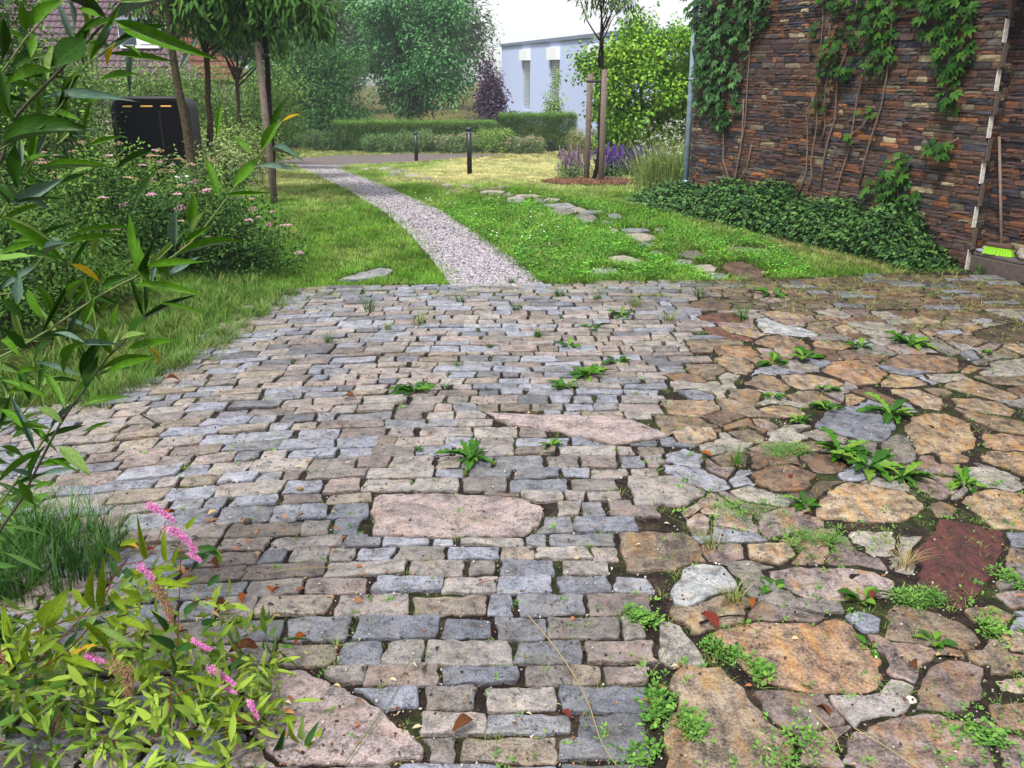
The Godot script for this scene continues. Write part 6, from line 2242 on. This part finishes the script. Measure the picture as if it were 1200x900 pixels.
# [kind, base, tip, width in centimetres, bend]
func willow_leaves() -> Array:
	return [
		["g", [-58.1, 165.9, -145.0, -41.9, 160.3, -141.8, 2.7, 0.10]],
		["d", [-62.8, 163.4, -145.0, -66.3, 159.9, -140.2, 4.3, 0.00]],
		["d", [-78.3, 148.0, -145.0, -62.0, 150.8, -143.8, 4.0, 0.18]],
		["s", [-70.5, 155.3, -145.0, -54.9, 155.0, -140.9, 1.7, 0.17]],
		["g", [-68.3, 158.9, -145.0, -73.4, 157.0, -139.8, 2.4, 0.00]],
		["g", [-65.2, 168.6, -145.0, -70.1, 164.8, -143.8, 2.3, 0.00]],
		["s", [-64.6, 168.8, -145.0, -66.1, 164.4, -150.0, 2.0, 0.00]],
		["d", [-74.5, 166.5, -145.0, -77.3, 160.1, -148.6, 1.9, 0.00]],
		["g", [-71.5, 168.8, -145.0, -73.1, 164.5, -148.2, 1.7, 0.00]],
		["g", [-70.3, 164.1, -145.0, -69.9, 160.8, -141.7, 1.5, 0.00]],
		["d", [-75.9, 148.3, -145.0, -77.3, 141.6, -145.4, 2.7, 0.00]],
		["s", [-78.2, 139.5, -145.0, -68.4, 143.4, -142.3, 2.3, 0.00]],
		["d", [-77.8, 139.0, -145.0, -67.6, 141.6, -141.1, 2.1, 0.00]],
		["g", [-73.7, 144.3, -145.0, -59.5, 146.5, -140.3, 1.2, 0.05]],
		["y", [-60.2, 159.6, -145.0, -56.9, 163.1, -141.6, 1.2, 0.00]],
		["g", [-61.6, 157.8, -145.0, -57.5, 158.9, -150.1, 1.5, 0.00]],
		["g", [-65.1, 158.8, -145.0, -69.7, 152.7, -148.9, 2.1, 0.00]],
		["g", [-65.4, 154.3, -145.0, -61.2, 155.5, -148.7, 1.2, 0.00]],
		["g", [-62.6, 162.9, -145.0, -60.7, 162.1, -148.6, 1.2, 0.00]],
		["g", [-57.6, 162.5, -145.0, -53.4, 160.8, -141.3, 0.9, 0.00]],
		["d", [-76.2, 159.4, -145.0, -74.8, 153.2, -142.7, 1.7, 0.00]],
		["g", [-38.4, 147.5, -145.0, -35.4, 152.0, -146.5, 1.9, 0.00]],
		["y", [-34.9, 151.7, -145.0, -32.4, 153.0, -147.8, 0.7, 0.00]],
		["g", [-43.3, 142.0, -145.0, -39.9, 146.5, -149.3, 2.0, 0.00]],
		["g", [-40.0, 147.0, -145.0, -44.5, 149.7, -149.6, 1.3, 0.00]],
		["s", [-37.0, 147.5, -145.0, -30.7, 146.1, -140.0, 1.2, 0.00]],
		["s", [-39.4, 145.1, -145.0, -32.9, 144.2, -146.3, 1.2, 0.00]],
		["g", [-45.6, 140.2, -145.0, -47.7, 146.8, -147.1, 1.5, 0.00]],
		["g", [-45.1, 140.7, -145.0, -37.4, 141.2, -145.1, 0.8, 0.00]],
		["s", [-53.4, 132.5, -145.0, -50.8, 139.8, -141.1, 2.1, 0.00]],
		["g", [-50.7, 136.3, -145.0, -49.2, 141.1, -144.7, 2.0, 0.00]],
		["p", [-50.5, 134.2, -145.0, -47.0, 139.1, -140.1, 1.5, 0.00]],
		["g", [-53.6, 131.2, -145.0, -43.6, 132.4, -150.2, 1.5, 0.00]],
		["g", [-59.7, 128.1, -145.0, -61.8, 138.2, -149.4, 1.6, 0.00]],
		["g", [-58.3, 126.2, -145.0, -59.3, 132.7, -145.6, 2.0, 0.00]],
		["g", [-60.7, 126.5, -145.0, -48.0, 125.5, -142.6, 1.7, 0.00]],
		["y", [-70.4, 129.9, -145.0, -67.6, 125.8, -149.9, 1.7, 0.00]],
		["d", [-66.0, 126.1, -145.0, -60.9, 127.8, -145.9, 1.9, 0.00]],
		["g", [-80.2, 137.5, -145.0, -72.6, 129.1, -149.6, 2.0, 0.11]],
		["g", [-81.3, 131.6, -145.0, -76.6, 133.0, -149.2, 1.5, 0.00]],
		["s", [-80.0, 123.4, -145.0, -78.9, 128.4, -145.1, 2.0, 0.00]],
		["g", [-77.9, 125.9, -145.0, -75.7, 120.8, -144.0, 1.7, 0.00]],
		["g", [-67.4, 119.9, -145.0, -66.5, 114.3, -146.2, 2.0, 0.00]],
		["d", [-62.9, 117.6, -145.0, -59.5, 121.7, -144.2, 2.6, 0.00]],
		["g", [-63.6, 115.4, -145.0, -53.2, 118.8, -140.9, 1.7, 0.00]],
		["g", [-67.4, 111.4, -145.0, -56.9, 115.3, -142.7, 1.7, 0.09]],
		["d", [-71.2, 108.7, -145.0, -69.2, 115.6, -148.8, 2.6, 0.00]],
		["g", [-74.3, 111.4, -145.0, -68.9, 119.0, -139.5, 1.7, 0.00]],
		["g", [-77.7, 111.7, -145.0, -72.0, 107.0, -139.6, 1.7, 0.00]],
		["g", [-72.4, 105.7, -145.0, -64.7, 107.3, -146.5, 1.7, 0.00]],
		["s", [-75.0, 118.5, -145.0, -68.5, 117.8, -142.4, 1.1, 0.00]],
		["s", [-71.4, 116.6, -145.0, -63.8, 116.2, -145.4, 1.2, 0.00]],
		["g", [-85.1, 110.4, -145.0, -76.9, 106.7, -144.7, 1.5, 0.00]],
		["g", [-57.0, 123.4, -145.0, -48.5, 122.2, -143.1, 0.8, 0.00]],
		["y", [-59.6, 115.9, -145.0, -61.1, 111.0, -151.0, 1.3, 0.00]],
		["p", [-64.3, 117.2, -145.0, -58.3, 119.8, -141.3, 1.5, 0.00]],
		["g", [-64.9, 118.8, -145.0, -62.8, 124.2, -144.0, 1.3, 0.00]],
		["g", [-71.2, 123.4, -145.0, -66.1, 128.5, -141.4, 1.5, 0.00]],
		["s", [-55.6, 127.6, -145.0, -50.2, 131.0, -146.6, 1.5, 0.00]],
		["g", [-58.5, 129.4, -145.0, -47.5, 130.8, -142.3, 1.6, 0.07]],
		["p", [-77.4, 98.4, -145.0, -71.8, 93.3, -143.3, 2.7, 0.26]],
		["g", [-85.4, 92.2, -145.0, -85.1, 85.6, -148.0, 2.0, 0.00]],
		["g", [-79.4, 96.0, -145.0, -72.8, 94.1, -142.8, 0.9, 0.00]],
		["p", [-79.9, 105.5, -145.0, -76.3, 102.0, -145.7, 1.9, 0.00]],
		["g", [-87.3, 98.4, -145.0, -85.9, 94.4, -149.9, 1.7, 0.00]],
		["g", [-83.9, 117.1, -145.0, -78.0, 115.1, -140.2, 1.5, 0.00]],
		["g", [-83.9, 101.2, -145.0, -75.5, 103.7, -139.7, 0.9, 0.00]],
		["g", [-82.9, 90.1, -145.0, -77.6, 93.5, -141.7, 1.2, 0.00]],
		["g", [-84.1, 108.1, -145.0, -81.3, 109.0, -148.2, 1.6, 0.00]],
		["d", [-82.6, 124.2, -145.0, -79.8, 120.7, -146.4, 1.9, 0.00]],
		["s", [-74.3, 131.2, -145.0, -68.0, 133.8, -141.8, 1.3, 0.00]],
		["g", [-74.7, 122.1, -145.0, -75.3, 127.5, -143.0, 1.6, 0.00]],
		["d", [-80.0, 115.6, -145.0, -80.6, 120.3, -141.1, 2.0, 0.00]],
		["g", [-74.6, 114.1, -145.0, -69.0, 117.5, -144.5, 1.6, 0.00]],
		["g", [-86.1, 105.1, -145.0, -79.5, 104.2, -139.5, 1.6, 0.00]],
		["d", [-80.7, 106.6, -145.0, -83.2, 111.9, -147.4, 1.7, 0.00]],
		["s", [-86.6, 94.1, -145.0, -84.5, 90.3, -149.8, 1.3, 0.00]],
		["g", [-74.9, 166.5, -145.0, -75.6, 162.8, -150.5, 1.9, 0.00]],
		["g", [-66.8, 168.8, -145.0, -71.6, 166.4, -147.8, 2.1, 0.00]],
		["g", [-76.9, 155.8, -145.0, -77.8, 150.5, -150.5, 1.7, 0.00]],
		["d", [-70.7, 161.8, -145.0, -71.9, 159.4, -139.2, 2.1, 0.00]],
		["g", [-70.2, 153.3, -145.0, -64.1, 152.2, -142.5, 1.3, 0.00]],
		["g", [-75.1, 145.5, -145.0, -73.0, 146.8, -150.6, 1.6, 0.00]],
		["s", [-75.0, 140.6, -145.0, -73.7, 138.0, -148.3, 1.3, 0.00]],
		["d", [-79.3, 142.5, -145.0, -76.1, 139.7, -143.9, 1.9, 0.00]],
		["g", [-63.0, 164.6, -145.0, -59.5, 167.0, -150.3, 1.2, 0.00]],
		["g", [-60.2, 166.5, -145.0, -64.1, 167.9, -146.4, 1.2, 0.00]],
		["g", [-81.7, 129.1, -145.0, -80.3, 126.2, -148.8, 1.3, 0.00]],
		["g", [-67.4, 124.5, -145.0, -69.0, 119.9, -142.5, 1.3, 0.00]],
		["g", [-52.0, 133.2, -145.0, -45.4, 136.9, -141.3, 1.2, 0.00]],
		["g", [-57.1, 129.8, -145.0, -53.8, 127.2, -144.3, 1.2, 0.00]],
		["d", [-75.2, 117.3, -145.0, -76.6, 114.8, -140.6, 1.5, 0.00]],
		["g", [-82.2, 111.1, -145.0, -76.7, 112.8, -143.6, 1.3, 0.00]],
	]


# [thickness, points in centimetres]
func spiraea_stems() -> Array:
	return [
		[2.2, [-127.6, 26.1, -185.0, -121.5, 28.1, -185.8, -110.9, 33.8, -186.6, -100.6, 37.0, -187.4, -87.6, 39.0, -188.2]],
		[2.4, [-115.2, 21.0, -187.0, -108.7, 25.3, -187.8, -101.9, 31.9, -188.6, -97.7, 38.0, -189.4, -92.1, 48.4, -190.2, -85.8, 50.2, -191.0, -80.3, 59.8, -191.8]],
		[2.0, [-115.0, -0.0, -188.0, -111.1, 9.6, -188.8, -105.3, 12.8, -189.6, -98.7, 16.7, -190.4, -90.9, 22.8, -191.2]],
		[1.8, [-85.4, 1.7, -186.0, -82.5, 18.7, -186.8, -80.3, 27.8, -187.6, -78.3, 41.4, -188.4, -76.6, 54.6, -189.2]],
		[1.8, [-101.4, -5.6, -184.0, -92.1, 2.7, -184.8, -80.5, 5.9, -185.6, -69.0, 8.5, -186.4, -62.9, 8.9, -187.2]],
		[1.8, [-130.9, 0.9, -190.0, -122.9, 11.9, -190.8, -116.4, 21.3, -191.6, -108.1, 29.3, -192.4, -96.9, 40.8, -193.2, -86.9, 45.4, -194.0, -78.6, 49.2, -194.8, -76.4, 47.5, -195.6]],
		[1.8, [-100.9, -5.3, -188.0, -90.7, 9.1, -188.8, -81.0, 13.6, -189.6, -72.3, 18.5, -190.4, -70.1, 15.4, -191.2]],
		[1.6, [-56.7, -4.7, -183.0, -53.2, 2.3, -183.8, -51.5, 8.0, -184.6]],
	]


# [kind, base, tip, width in centimetres, bend]
func spiraea_leaves() -> Array:
	return [
		["l", [-109.4, 35.3, -185.0, -104.7, 43.3, -190.5, 4.8, 0.00]],
		["l", [-109.8, 35.5, -185.0, -105.8, 44.4, -183.0, 3.8, 0.00]],
		["l", [-96.7, 40.2, -185.0, -91.7, 57.0, -179.1, 2.7, 0.00]],
		["l", [-95.4, 40.8, -185.0, -89.9, 57.8, -179.5, 2.4, 0.00]],
		["l", [-114.6, 24.9, -185.0, -109.8, 40.5, -181.0, 2.7, 0.00]],
		["l", [-117.5, 32.5, -185.0, -120.3, 40.3, -188.4, 2.6, 0.00]],
		["l", [-112.6, 33.2, -185.0, -103.2, 28.5, -183.4, 2.4, 0.00]],
		["l", [-120.8, 30.1, -185.0, -112.9, 31.0, -182.5, 1.5, 0.00]],
		["l", [-107.1, 27.3, -185.0, -94.2, 26.1, -180.2, 2.4, 0.00]],
		["l", [-100.6, 37.2, -185.0, -96.9, 23.6, -190.8, 2.2, 0.00]],
		["p", [-96.2, 35.5, -185.0, -88.5, 31.0, -184.1, 2.1, 0.00]],
		["l", [-92.3, 37.8, -185.0, -83.2, 36.5, -181.5, 2.6, 0.00]],
		["l", [-89.5, 52.5, -185.0, -89.7, 59.9, -179.7, 2.1, 0.00]],
		["l", [-83.1, 53.6, -185.0, -81.5, 67.2, -179.7, 1.7, 0.00]],
		["l", [-76.4, 51.4, -185.0, -74.1, 59.1, -181.0, 2.1, 0.00]],
		["l", [-78.6, 52.5, -185.0, -78.9, 61.8, -187.1, 1.7, 0.00]],
		["l", [-82.2, 48.1, -185.0, -72.0, 48.9, -180.8, 2.1, 0.00]],
		["d", [-79.6, 29.7, -185.0, -83.1, 37.4, -179.5, 2.6, 0.00]],
		["d", [-79.6, 29.2, -185.0, -71.3, 31.6, -184.9, 2.4, 0.00]],
		["d", [-81.2, 21.3, -185.0, -79.4, 30.6, -182.0, 2.7, 0.00]],
		["l", [-94.1, 4.6, -185.0, -103.1, 5.8, -191.0, 2.7, 0.00]],
		["d", [-93.8, 3.1, -185.0, -89.4, 13.8, -180.5, 2.6, 0.00]],
		["l", [-117.1, 16.4, -185.0, -115.1, 7.4, -185.4, 2.4, 0.00]],
		["p", [-113.0, 22.5, -185.0, -106.7, 16.3, -188.3, 2.7, 0.00]],
		["d", [-117.8, 18.1, -185.0, -111.1, 22.1, -183.9, 2.7, 0.00]],
		["d", [-120.7, 14.6, -185.0, -128.1, -5.1, -190.9, 4.5, 0.00]],
		["l", [-101.9, 8.1, -185.0, -108.6, 10.9, -184.7, 2.1, 0.00]],
		["l", [-122.5, -2.6, -185.0, -109.9, -1.2, -181.9, 2.1, 0.00]],
		["d", [-88.9, 12.2, -185.0, -98.1, 14.0, -183.9, 2.4, 0.00]],
		["l", [-79.1, 16.4, -185.0, -73.5, 13.4, -179.4, 2.2, 0.00]],
		["l", [-68.4, 10.2, -185.0, -64.4, 17.1, -184.1, 2.4, 0.00]],
		["l", [-74.9, 7.6, -185.0, -64.4, 10.6, -182.0, 2.1, 0.00]],
		["l", [-81.5, 5.1, -185.0, -73.9, 0.7, -189.7, 2.1, 0.00]],
		["d", [-88.4, -0.0, -185.0, -82.4, -0.8, -189.0, 2.2, 0.00]],
		["l", [-70.6, 18.8, -185.0, -78.4, 22.5, -185.0, 2.1, 0.00]],
		["d", [-81.0, 34.4, -185.0, -81.1, 43.8, -179.4, 2.1, 0.00]],
		["l", [-92.4, 45.8, -185.0, -87.9, 40.9, -182.1, 2.1, 0.00]],
		["l", [-85.8, 43.6, -185.0, -88.9, 47.7, -181.9, 1.9, 0.00]],
		["d", [-59.0, -1.3, -185.0, -54.1, 10.5, -181.5, 2.4, 0.00]],
		["l", [-52.0, 2.5, -185.0, -53.5, 11.5, -181.8, 1.5, 0.00]],
		["l", [-52.1, 1.3, -185.0, -47.1, 0.9, -189.4, 1.5, 0.00]],
		["d", [-43.4, -3.9, -185.0, -40.7, 4.2, -180.7, 2.1, 0.00]],
		["l", [-105.2, -0.0, -185.0, -95.4, 9.1, -179.6, 2.1, 0.00]],
		["l", [-112.8, 5.1, -185.0, -122.1, 4.7, -190.1, 1.9, 0.00]],
		["p", [-106.8, 16.4, -185.0, -100.3, 14.0, -185.8, 2.1, 0.00]],
		["l", [-89.6, 22.5, -185.0, -89.2, 10.5, -190.9, 2.1, 0.00]],
		["l", [-74.5, 29.7, -185.0, -76.5, 35.2, -183.8, 1.9, 0.00]],
		["l", [-88.8, 56.9, -185.0, -86.0, 56.0, -189.8, 1.7, 0.00]],
		["d", [-122.6, 20.1, -185.0, -119.3, 21.1, -186.8, 2.2, 0.00]],
		["l", [-124.9, 7.6, -185.0, -122.4, 2.2, -188.5, 2.2, 0.00]],
		["l", [-102.2, 20.1, -185.0, -97.7, 16.6, -187.9, 2.2, 0.00]],
		["y", [-104.6, 27.8, -185.0, -100.7, 29.7, -184.9, 1.4, 0.00]],
		["y", [-101.9, 28.5, -185.0, -95.1, 34.3, -180.1, 1.5, 0.00]],
		["d", [-99.3, -2.6, -185.0, -90.9, 2.5, -181.5, 2.4, 0.00]],
		["l", [-84.5, -2.6, -185.0, -77.7, -5.2, -189.5, 2.1, 0.00]],
		["l", [-87.1, 26.1, -185.0, -83.4, 20.2, -189.8, 1.9, 0.00]],
		["l", [-110.5, 18.8, -185.0, -119.5, 17.5, -190.1, 2.1, 0.00]],
		["l", [-101.2, 45.8, -185.0, -98.0, 42.1, -183.0, 1.9, 0.00]],
		["d", [-76.4, 39.0, -185.0, -72.8, 41.9, -186.9, 2.1, 0.00]],
		["l", [-79.6, 45.8, -185.0, -72.7, 47.0, -188.6, 1.7, 0.00]],
		["d", [-75.8, -0.0, -185.0, -69.9, 0.6, -186.7, 1.9, 0.00]],
	]


# [kind, width, points in centimetres]
func spiraea_flowers() -> Array:
	return [
		["pink", [1.5, -80.7, 67.7, -184.0, -77.7, 66.0, -184.0, -75.3, 63.9, -184.0]],
		["pink", [1.9, -77.0, 62.0, -184.0, -74.0, 60.1, -184.0, -71.2, 56.2, -184.0]],
		["pink", [1.2, -72.8, 55.7, -184.0, -70.4, 53.5, -184.0]],
		["pink", [1.5, -84.6, 52.2, -184.0, -81.7, 49.1, -184.0]],
		["pink", [1.2, -74.7, 32.7, -184.0, -70.8, 29.9, -184.0]],
		["pink", [1.5, -71.5, 25.1, -184.0, -66.1, 20.3, -184.0]],
		["pink", [1.0, -69.6, 19.8, -184.0, -66.1, 17.9, -184.0]],
		["pink", [1.2, -63.1, 15.4, -184.0, -61.3, 10.5, -184.0]],
		["pink", [1.5, -100.4, 28.5, -184.0, -96.3, 26.6, -184.0]],
		["seed", [2.7, -82.2, 48.2, -184.0, -79.6, 43.1, -184.0, -79.3, 37.4, -184.0]],
		["seed", [3.4, -95.1, 26.8, -184.0, -91.1, 23.2, -184.0, -92.1, 15.9, -184.0]],
		["seed", [2.0, -113.1, 18.9, -184.0, -110.5, 13.5, -184.0, -108.9, 7.2, -184.0]],
		["seed", [1.9, -125.9, 4.7, -184.0, -125.2, -1.7, -184.0]],
		["seed", [1.4, -120.5, 28.5, -184.0, -118.8, 24.4, -184.0]],
	]


# [kind, x, d, size, label]
func weed_data() -> Array:
	return [
		["grass", -0.78, 5.58, 0.129, "small grass sprout among the far setts, between the dark tuft and the dry strip"],
		["plantain", 0.34, 5.21, 0.131, "small leafy sprout left of the pale green rosette in the setts"],
		["grass", 0.60, 6.36, 0.145, "short grass sprout at the far paving edge below the lush lawn"],
		["dandelion", 0.73, 5.94, 0.159, "flat little rosette between the two wispy pale tufts"],
		["tuft", 0.00, 6.90, 0.130, "moss tuft exactly where the right path edge meets the paving"],
		["grass", -1.10, 5.30, 0.133, "loose grass sprout among the far left setts"],
		["tuft", -0.13, 5.21, 0.081, "tiny moss tuft alone in the middle of the far setts"],
		["grass", 1.35, 6.49, 0.222, "green grass tuft at the far edge where setts turn into flagstones"],
		["plantain", 1.88, 6.49, 0.209, "leafy tuft at the far edge of the flagstones under the ivy"],
		["grass", 1.51, 5.85, 0.246, "yellow-green grass strip between the two rust-red stones"],
		["dandelion", -0.50, 4.44, 0.201, "lobed weed rosette on the setts left of and above the long pink slab"],
		["dandelion", -0.17, 3.59, 0.231, "large lobed weed rosette directly below the left end of the long pink slab"],
		["dandelion", 0.17, 3.72, 0.097, "small two-leaved weed touching the lower edge of the long pink slab"],
		["dandelion", 0.41, 4.69, 0.201, "spreading lobed weed above the long pink slab, left of its upright neighbour"],
		["plantain", 0.59, 4.90, 0.162, "upright broad-leaved weed above the right half of the long pink slab"],
		["dandelion", 0.26, 4.49, 0.150, "dark low weed just left of the spreading lobed weed above the pink slab"],
		["plantain", 0.51, 5.62, 0.162, "pale green rosette in the setts above the upright broad-leaved weed"],
		["grass", 0.85, 6.17, 0.235, "wispy pale grass tuft near the far edge of the setts, left of two"],
		["grass", 1.02, 5.79, 0.188, "wispy pale grass tuft near the far edge of the setts, right of two"],
		["grass", -0.97, 6.07, 0.220, "dense dark grass tuft near the far left edge of the setts"],
		["grass", -0.60, 5.72, 0.186, "dry yellowish grass strip between far setts below the gravel path"],
		["tuft", -0.31, 4.84, 0.085, "tiny mossy tuft in the setts midway between the gravel path and the lobed rosettes"],
		["tuft", -0.35, 4.49, 0.071, "tiny mossy tuft right beside the left-hand lobed rosette"],
		["tuft", -0.40, 3.66, 0.081, "small upright mossy tuft left of the large lobed rosette"],
		["grass", -0.37, 6.31, 0.132, "small grass tuft where the gravel path meets the setts"],
		["grass", 0.03, 6.07, 0.127, "grass sprout just below the right edge of the gravel path"],
		["grass", 0.34, 6.49, 0.160, "leafy grass tuft at the far paving edge right of the gravel path"],
		["grass", 0.16, 5.43, 0.125, "thin grass sprout in the setts below the gravel path, right"],
		["plantain", 1.45, 4.88, 0.180, "leafy weed cluster between tan flagstones at the upper right, larger left part"],
		["plantain", 1.67, 4.99, 0.223, "leafy weed cluster between tan flagstones at the upper right, upright right part"],
		["plantain", 1.31, 4.35, 0.103, "small bluish weed in the joint below the upper right weed cluster"],
		["plantain", 1.61, 4.45, 0.131, "yellow-green weed above the big grey-blue flagstone"],
		["plantain", 1.53, 4.17, 0.148, "broad-leaved weed touching the top left of the big grey-blue flagstone"],
		["plantain", 1.35, 4.01, 0.112, "round blue-green weed left of the big grey-blue flagstone"],
		["dandelion", 1.81, 4.11, 0.253, "bright dandelion rosette right of the big grey-blue flagstone"],
		["dandelion", 1.41, 3.65, 0.235, "left of three dandelions in the large patch below the grey-blue flagstone"],
		["dandelion", 1.47, 3.49, 0.268, "middle and biggest of three dandelions in the patch below the grey-blue flagstone"],
		["dandelion", 1.58, 3.40, 0.187, "right of three dandelions in the large patch below the grey-blue flagstone"],
		["plantain", 2.05, 5.21, 0.151, "upright weed above the orange flagstone at the upper right"],
		["dandelion", 2.38, 5.26, 0.244, "spreading weed above the long rust-brown flagstone"],
		["plantain", 2.74, 5.08, 0.108, "small bright weed among the olive stones at the far right"],
		["dandelion", 1.80, 3.33, 0.149, "dandelion rosette with a yellow bud at the right edge of the paving"],
		["feather", 1.19, 3.63, 0.190, "feathery weed strip left of the dandelion patch"],
		["grass", 0.93, 3.50, 0.170, "grass tuft with broad blades between the tan stones left of the dandelions"],
		["feather", 0.89, 3.09, 0.267, "feathery green mat over the pale stone, centre right of the paving"],
		["dandelion", 1.11, 3.14, 0.148, "dark pointed weed beside the feathery green mat"],
		["feather", 1.06, 2.87, 0.209, "low creeping green mat below the feathery one, left of the red flagstone"],
		["grass", 0.70, 2.82, 0.182, "long-bladed grass rosette between the setts and the mats, above the pale round stone"],
		["grass", 0.69, 2.49, 0.138, "long-bladed grass rosette between the pale round stone and the long mauve one"],
		["plantain", 0.83, 2.55, 0.108, "broad-leaved plantain at the left end of the long mauve flagstone"],
		["plantain", 1.09, 2.49, 0.122, "narrow-leaved weed below the long mauve flagstone, near the red one"],
		["feather", 1.26, 2.49, 0.133, "leafy green weed at the lower left corner of the red flagstone"],
		["grass", 1.31, 2.70, 0.153, "dry straw-coloured grass tuft at the left edge of the red flagstone"],
		["clover", 0.39, 2.39, 0.077, "bright moss-green cushion in the setts at the lower middle"],
		["clover", 0.37, 1.97, 0.119, "leafy weed cushion between setts and tan flagstone at the bottom"],
		["clover", 0.30, 1.81, 0.091, "small green weed at the bottom edge between the last setts"],
		["clover", 0.45, 1.91, 0.090, "weed cushion lying on the big tan flagstone"],
		["clover", 0.60, 2.21, 0.116, "weed growing along the left edge of the big orange flagstone"],
		["clover", 0.72, 1.84, 0.209, "large leafy weed patch at the bottom, between tan and mauve flagstones"],
		["plantain", 1.22, 2.27, 0.098, "small weed right of the square tan flagstone"],
		["clover", 1.42, 2.33, 0.126, "green weed at the right edge of the picture below the red flagstone"],
		["clover", 1.16, 1.88, 0.127, "leafy weed in the bottom right corner"],
		["plantain", 1.02, 2.24, 0.083, "small weed just right of the little grey stone by the orange flagstone"],
		["clover", 1.61, 2.60, 0.110, "weed at the right edge beside the red flagstone"],
		["clover", 0.68, 2.12, 0.070, "tiny weed at the lower edge of the big orange flagstone"],
		["grass", 3.75, 7.27, 0.205, "yellow-green leafy sprout at the foot of the wooden step by the wall corner"],
	]


# fallen leaves: [kind, x, d, size, label]
func dead_data() -> Array:
	return [
		["orange", -0.83, 2.46, 0.063, "rust-orange curled dead leaf beside the pink spiraea, upper one"],
		["orange", -1.25, 3.07, 0.063, "small orange dead leaf on the setts at the left edge"],
		["brown", -1.62, 2.99, 0.080, "brown dead leaf lying on the setts behind the left grass"],
		["red", 0.12, 1.95, 0.048, "reddish fallen leaf on the setts at the bottom middle"],
		["pink", -1.73, 4.56, 0.098, "pale pink dead leaf at the left edge of the setts"],
		["yellow", -0.70, 1.85, 0.084, "yellow fallen leaf beside the pink spiraea at the bottom"],
		["yellow", -1.34, 2.79, 0.087, "pale yellow fallen leaf beside the tall grass at the left"],
		["brown", 1.07, 3.05, 0.044, "brown leaf crumb near the feathery mat"],
		["red", 0.61, 2.33, 0.086, "red-brown leaf litter beside the twig at the orange flagstone"],
		["orange", 0.76, 2.47, 0.058, "orange-brown dead leaf by the pale round stone"],
		["brown", 1.11, 2.17, 0.052, "brown dead leaf in the joint right of the orange flagstone"],
		["red", 1.11, 2.47, 0.053, "red-tinged dead leaf below the long mauve flagstone"],
		["brown", -0.85, 4.33, 0.102, "dark brown leaf crumpled on the setts left of the first weed rosette"],
		["orange", -0.60, 2.29, 0.060, "orange dead leaf on the grey setts at the lower left"],
		["brown", -0.90, 2.40, 0.077, "brown dead leaf below the pink flower spike"],
		["orange", -0.77, 2.19, 0.067, "orange-brown upright dead leaf at the edge of the pink slab"],
		["brown", -0.15, 1.88, 0.072, "brown curled dead leaf in the dark gap right of the pink slab"],
		["pink", -0.64, 1.91, 0.073, "pale pinkish dead leaf on the lowest pink slab"],
		["brown", -1.01, 2.70, 0.074, "dark purple-brown dead leaf beside the spiraea flowers"],
		["red", -1.25, 2.76, 0.058, "red-brown dead leaf in front of the tall grass"],
		["orange", -0.75, 2.52, 0.048, "small orange leaf scrap right of the spiraea"],
		["orange", 0.85, 3.59, 0.058, "orange leaf scrap on the grey stone left of the weeds"],
		["brown", 0.81, 1.94, 0.052, "brown leaf scrap in the soil gap at the bottom right"],
		["red", 1.11, 3.37, 0.041, "tiny red leaf scrap near the dandelion patch"],
		["brown", -0.72, 2.23, 0.097, "brown dry leaf litter piece between setts and lowest pink slab"],
	]


# [label, material, thickness, x, d ... in centimetres]
func stalk_data() -> Array:
	return [
		["long dry grass stalk lying across the setts at the bottom middle", "straw", 0.33, [4.6, 239.1, 11.0, 224.9, 16.7, 211.2, 19.8, 197.1, 21.9, 184.5, 24.6, 175.8]],
		["green grass stalk lying from the lowest pink slab up over the setts", "twig_green", 0.21, [-39.5, 177.2, -35.6, 187.5, -31.0, 202.2, -28.3, 215.0, -22.9, 220.8]],
		["dark brown twig in the joint left of the big orange flagstone", "bark_dark", 0.65, [55.6, 234.7, 63.9, 237.8, 70.6, 239.1]],
		["thin forked brown twig on the setts in the lower middle", "twig_red", 0.36, [-11.4, 255.9, -6.8, 258.0, -2.2, 260.6]],
		["dry yellow stalk on the mauve flagstone at the bottom right", "straw", 0.26, [85.2, 189.1, 90.8, 181.5, 95.7, 175.8]],
		["dry yellow stalk in the soil gap at the bottom right", "straw", 0.31, [77.1, 193.8, 79.2, 186.9, 79.5, 181.5]],
		["dark twig lying on the setts under the willow", "bark_dark", 0.56, [-175.5, 406.6, -165.8, 396.8, -161.1, 392.5]],
		["straw-coloured stalk on the setts in the left middle", "straw", 0.31, [-77.9, 263.7, -67.3, 265.9, -57.7, 267.5]],
		["green grass blade lying on the setts left of the tan flagstone", "twig_green", 0.29, [34.6, 205.7, 41.5, 216.9, 45.9, 229.1]],
	]
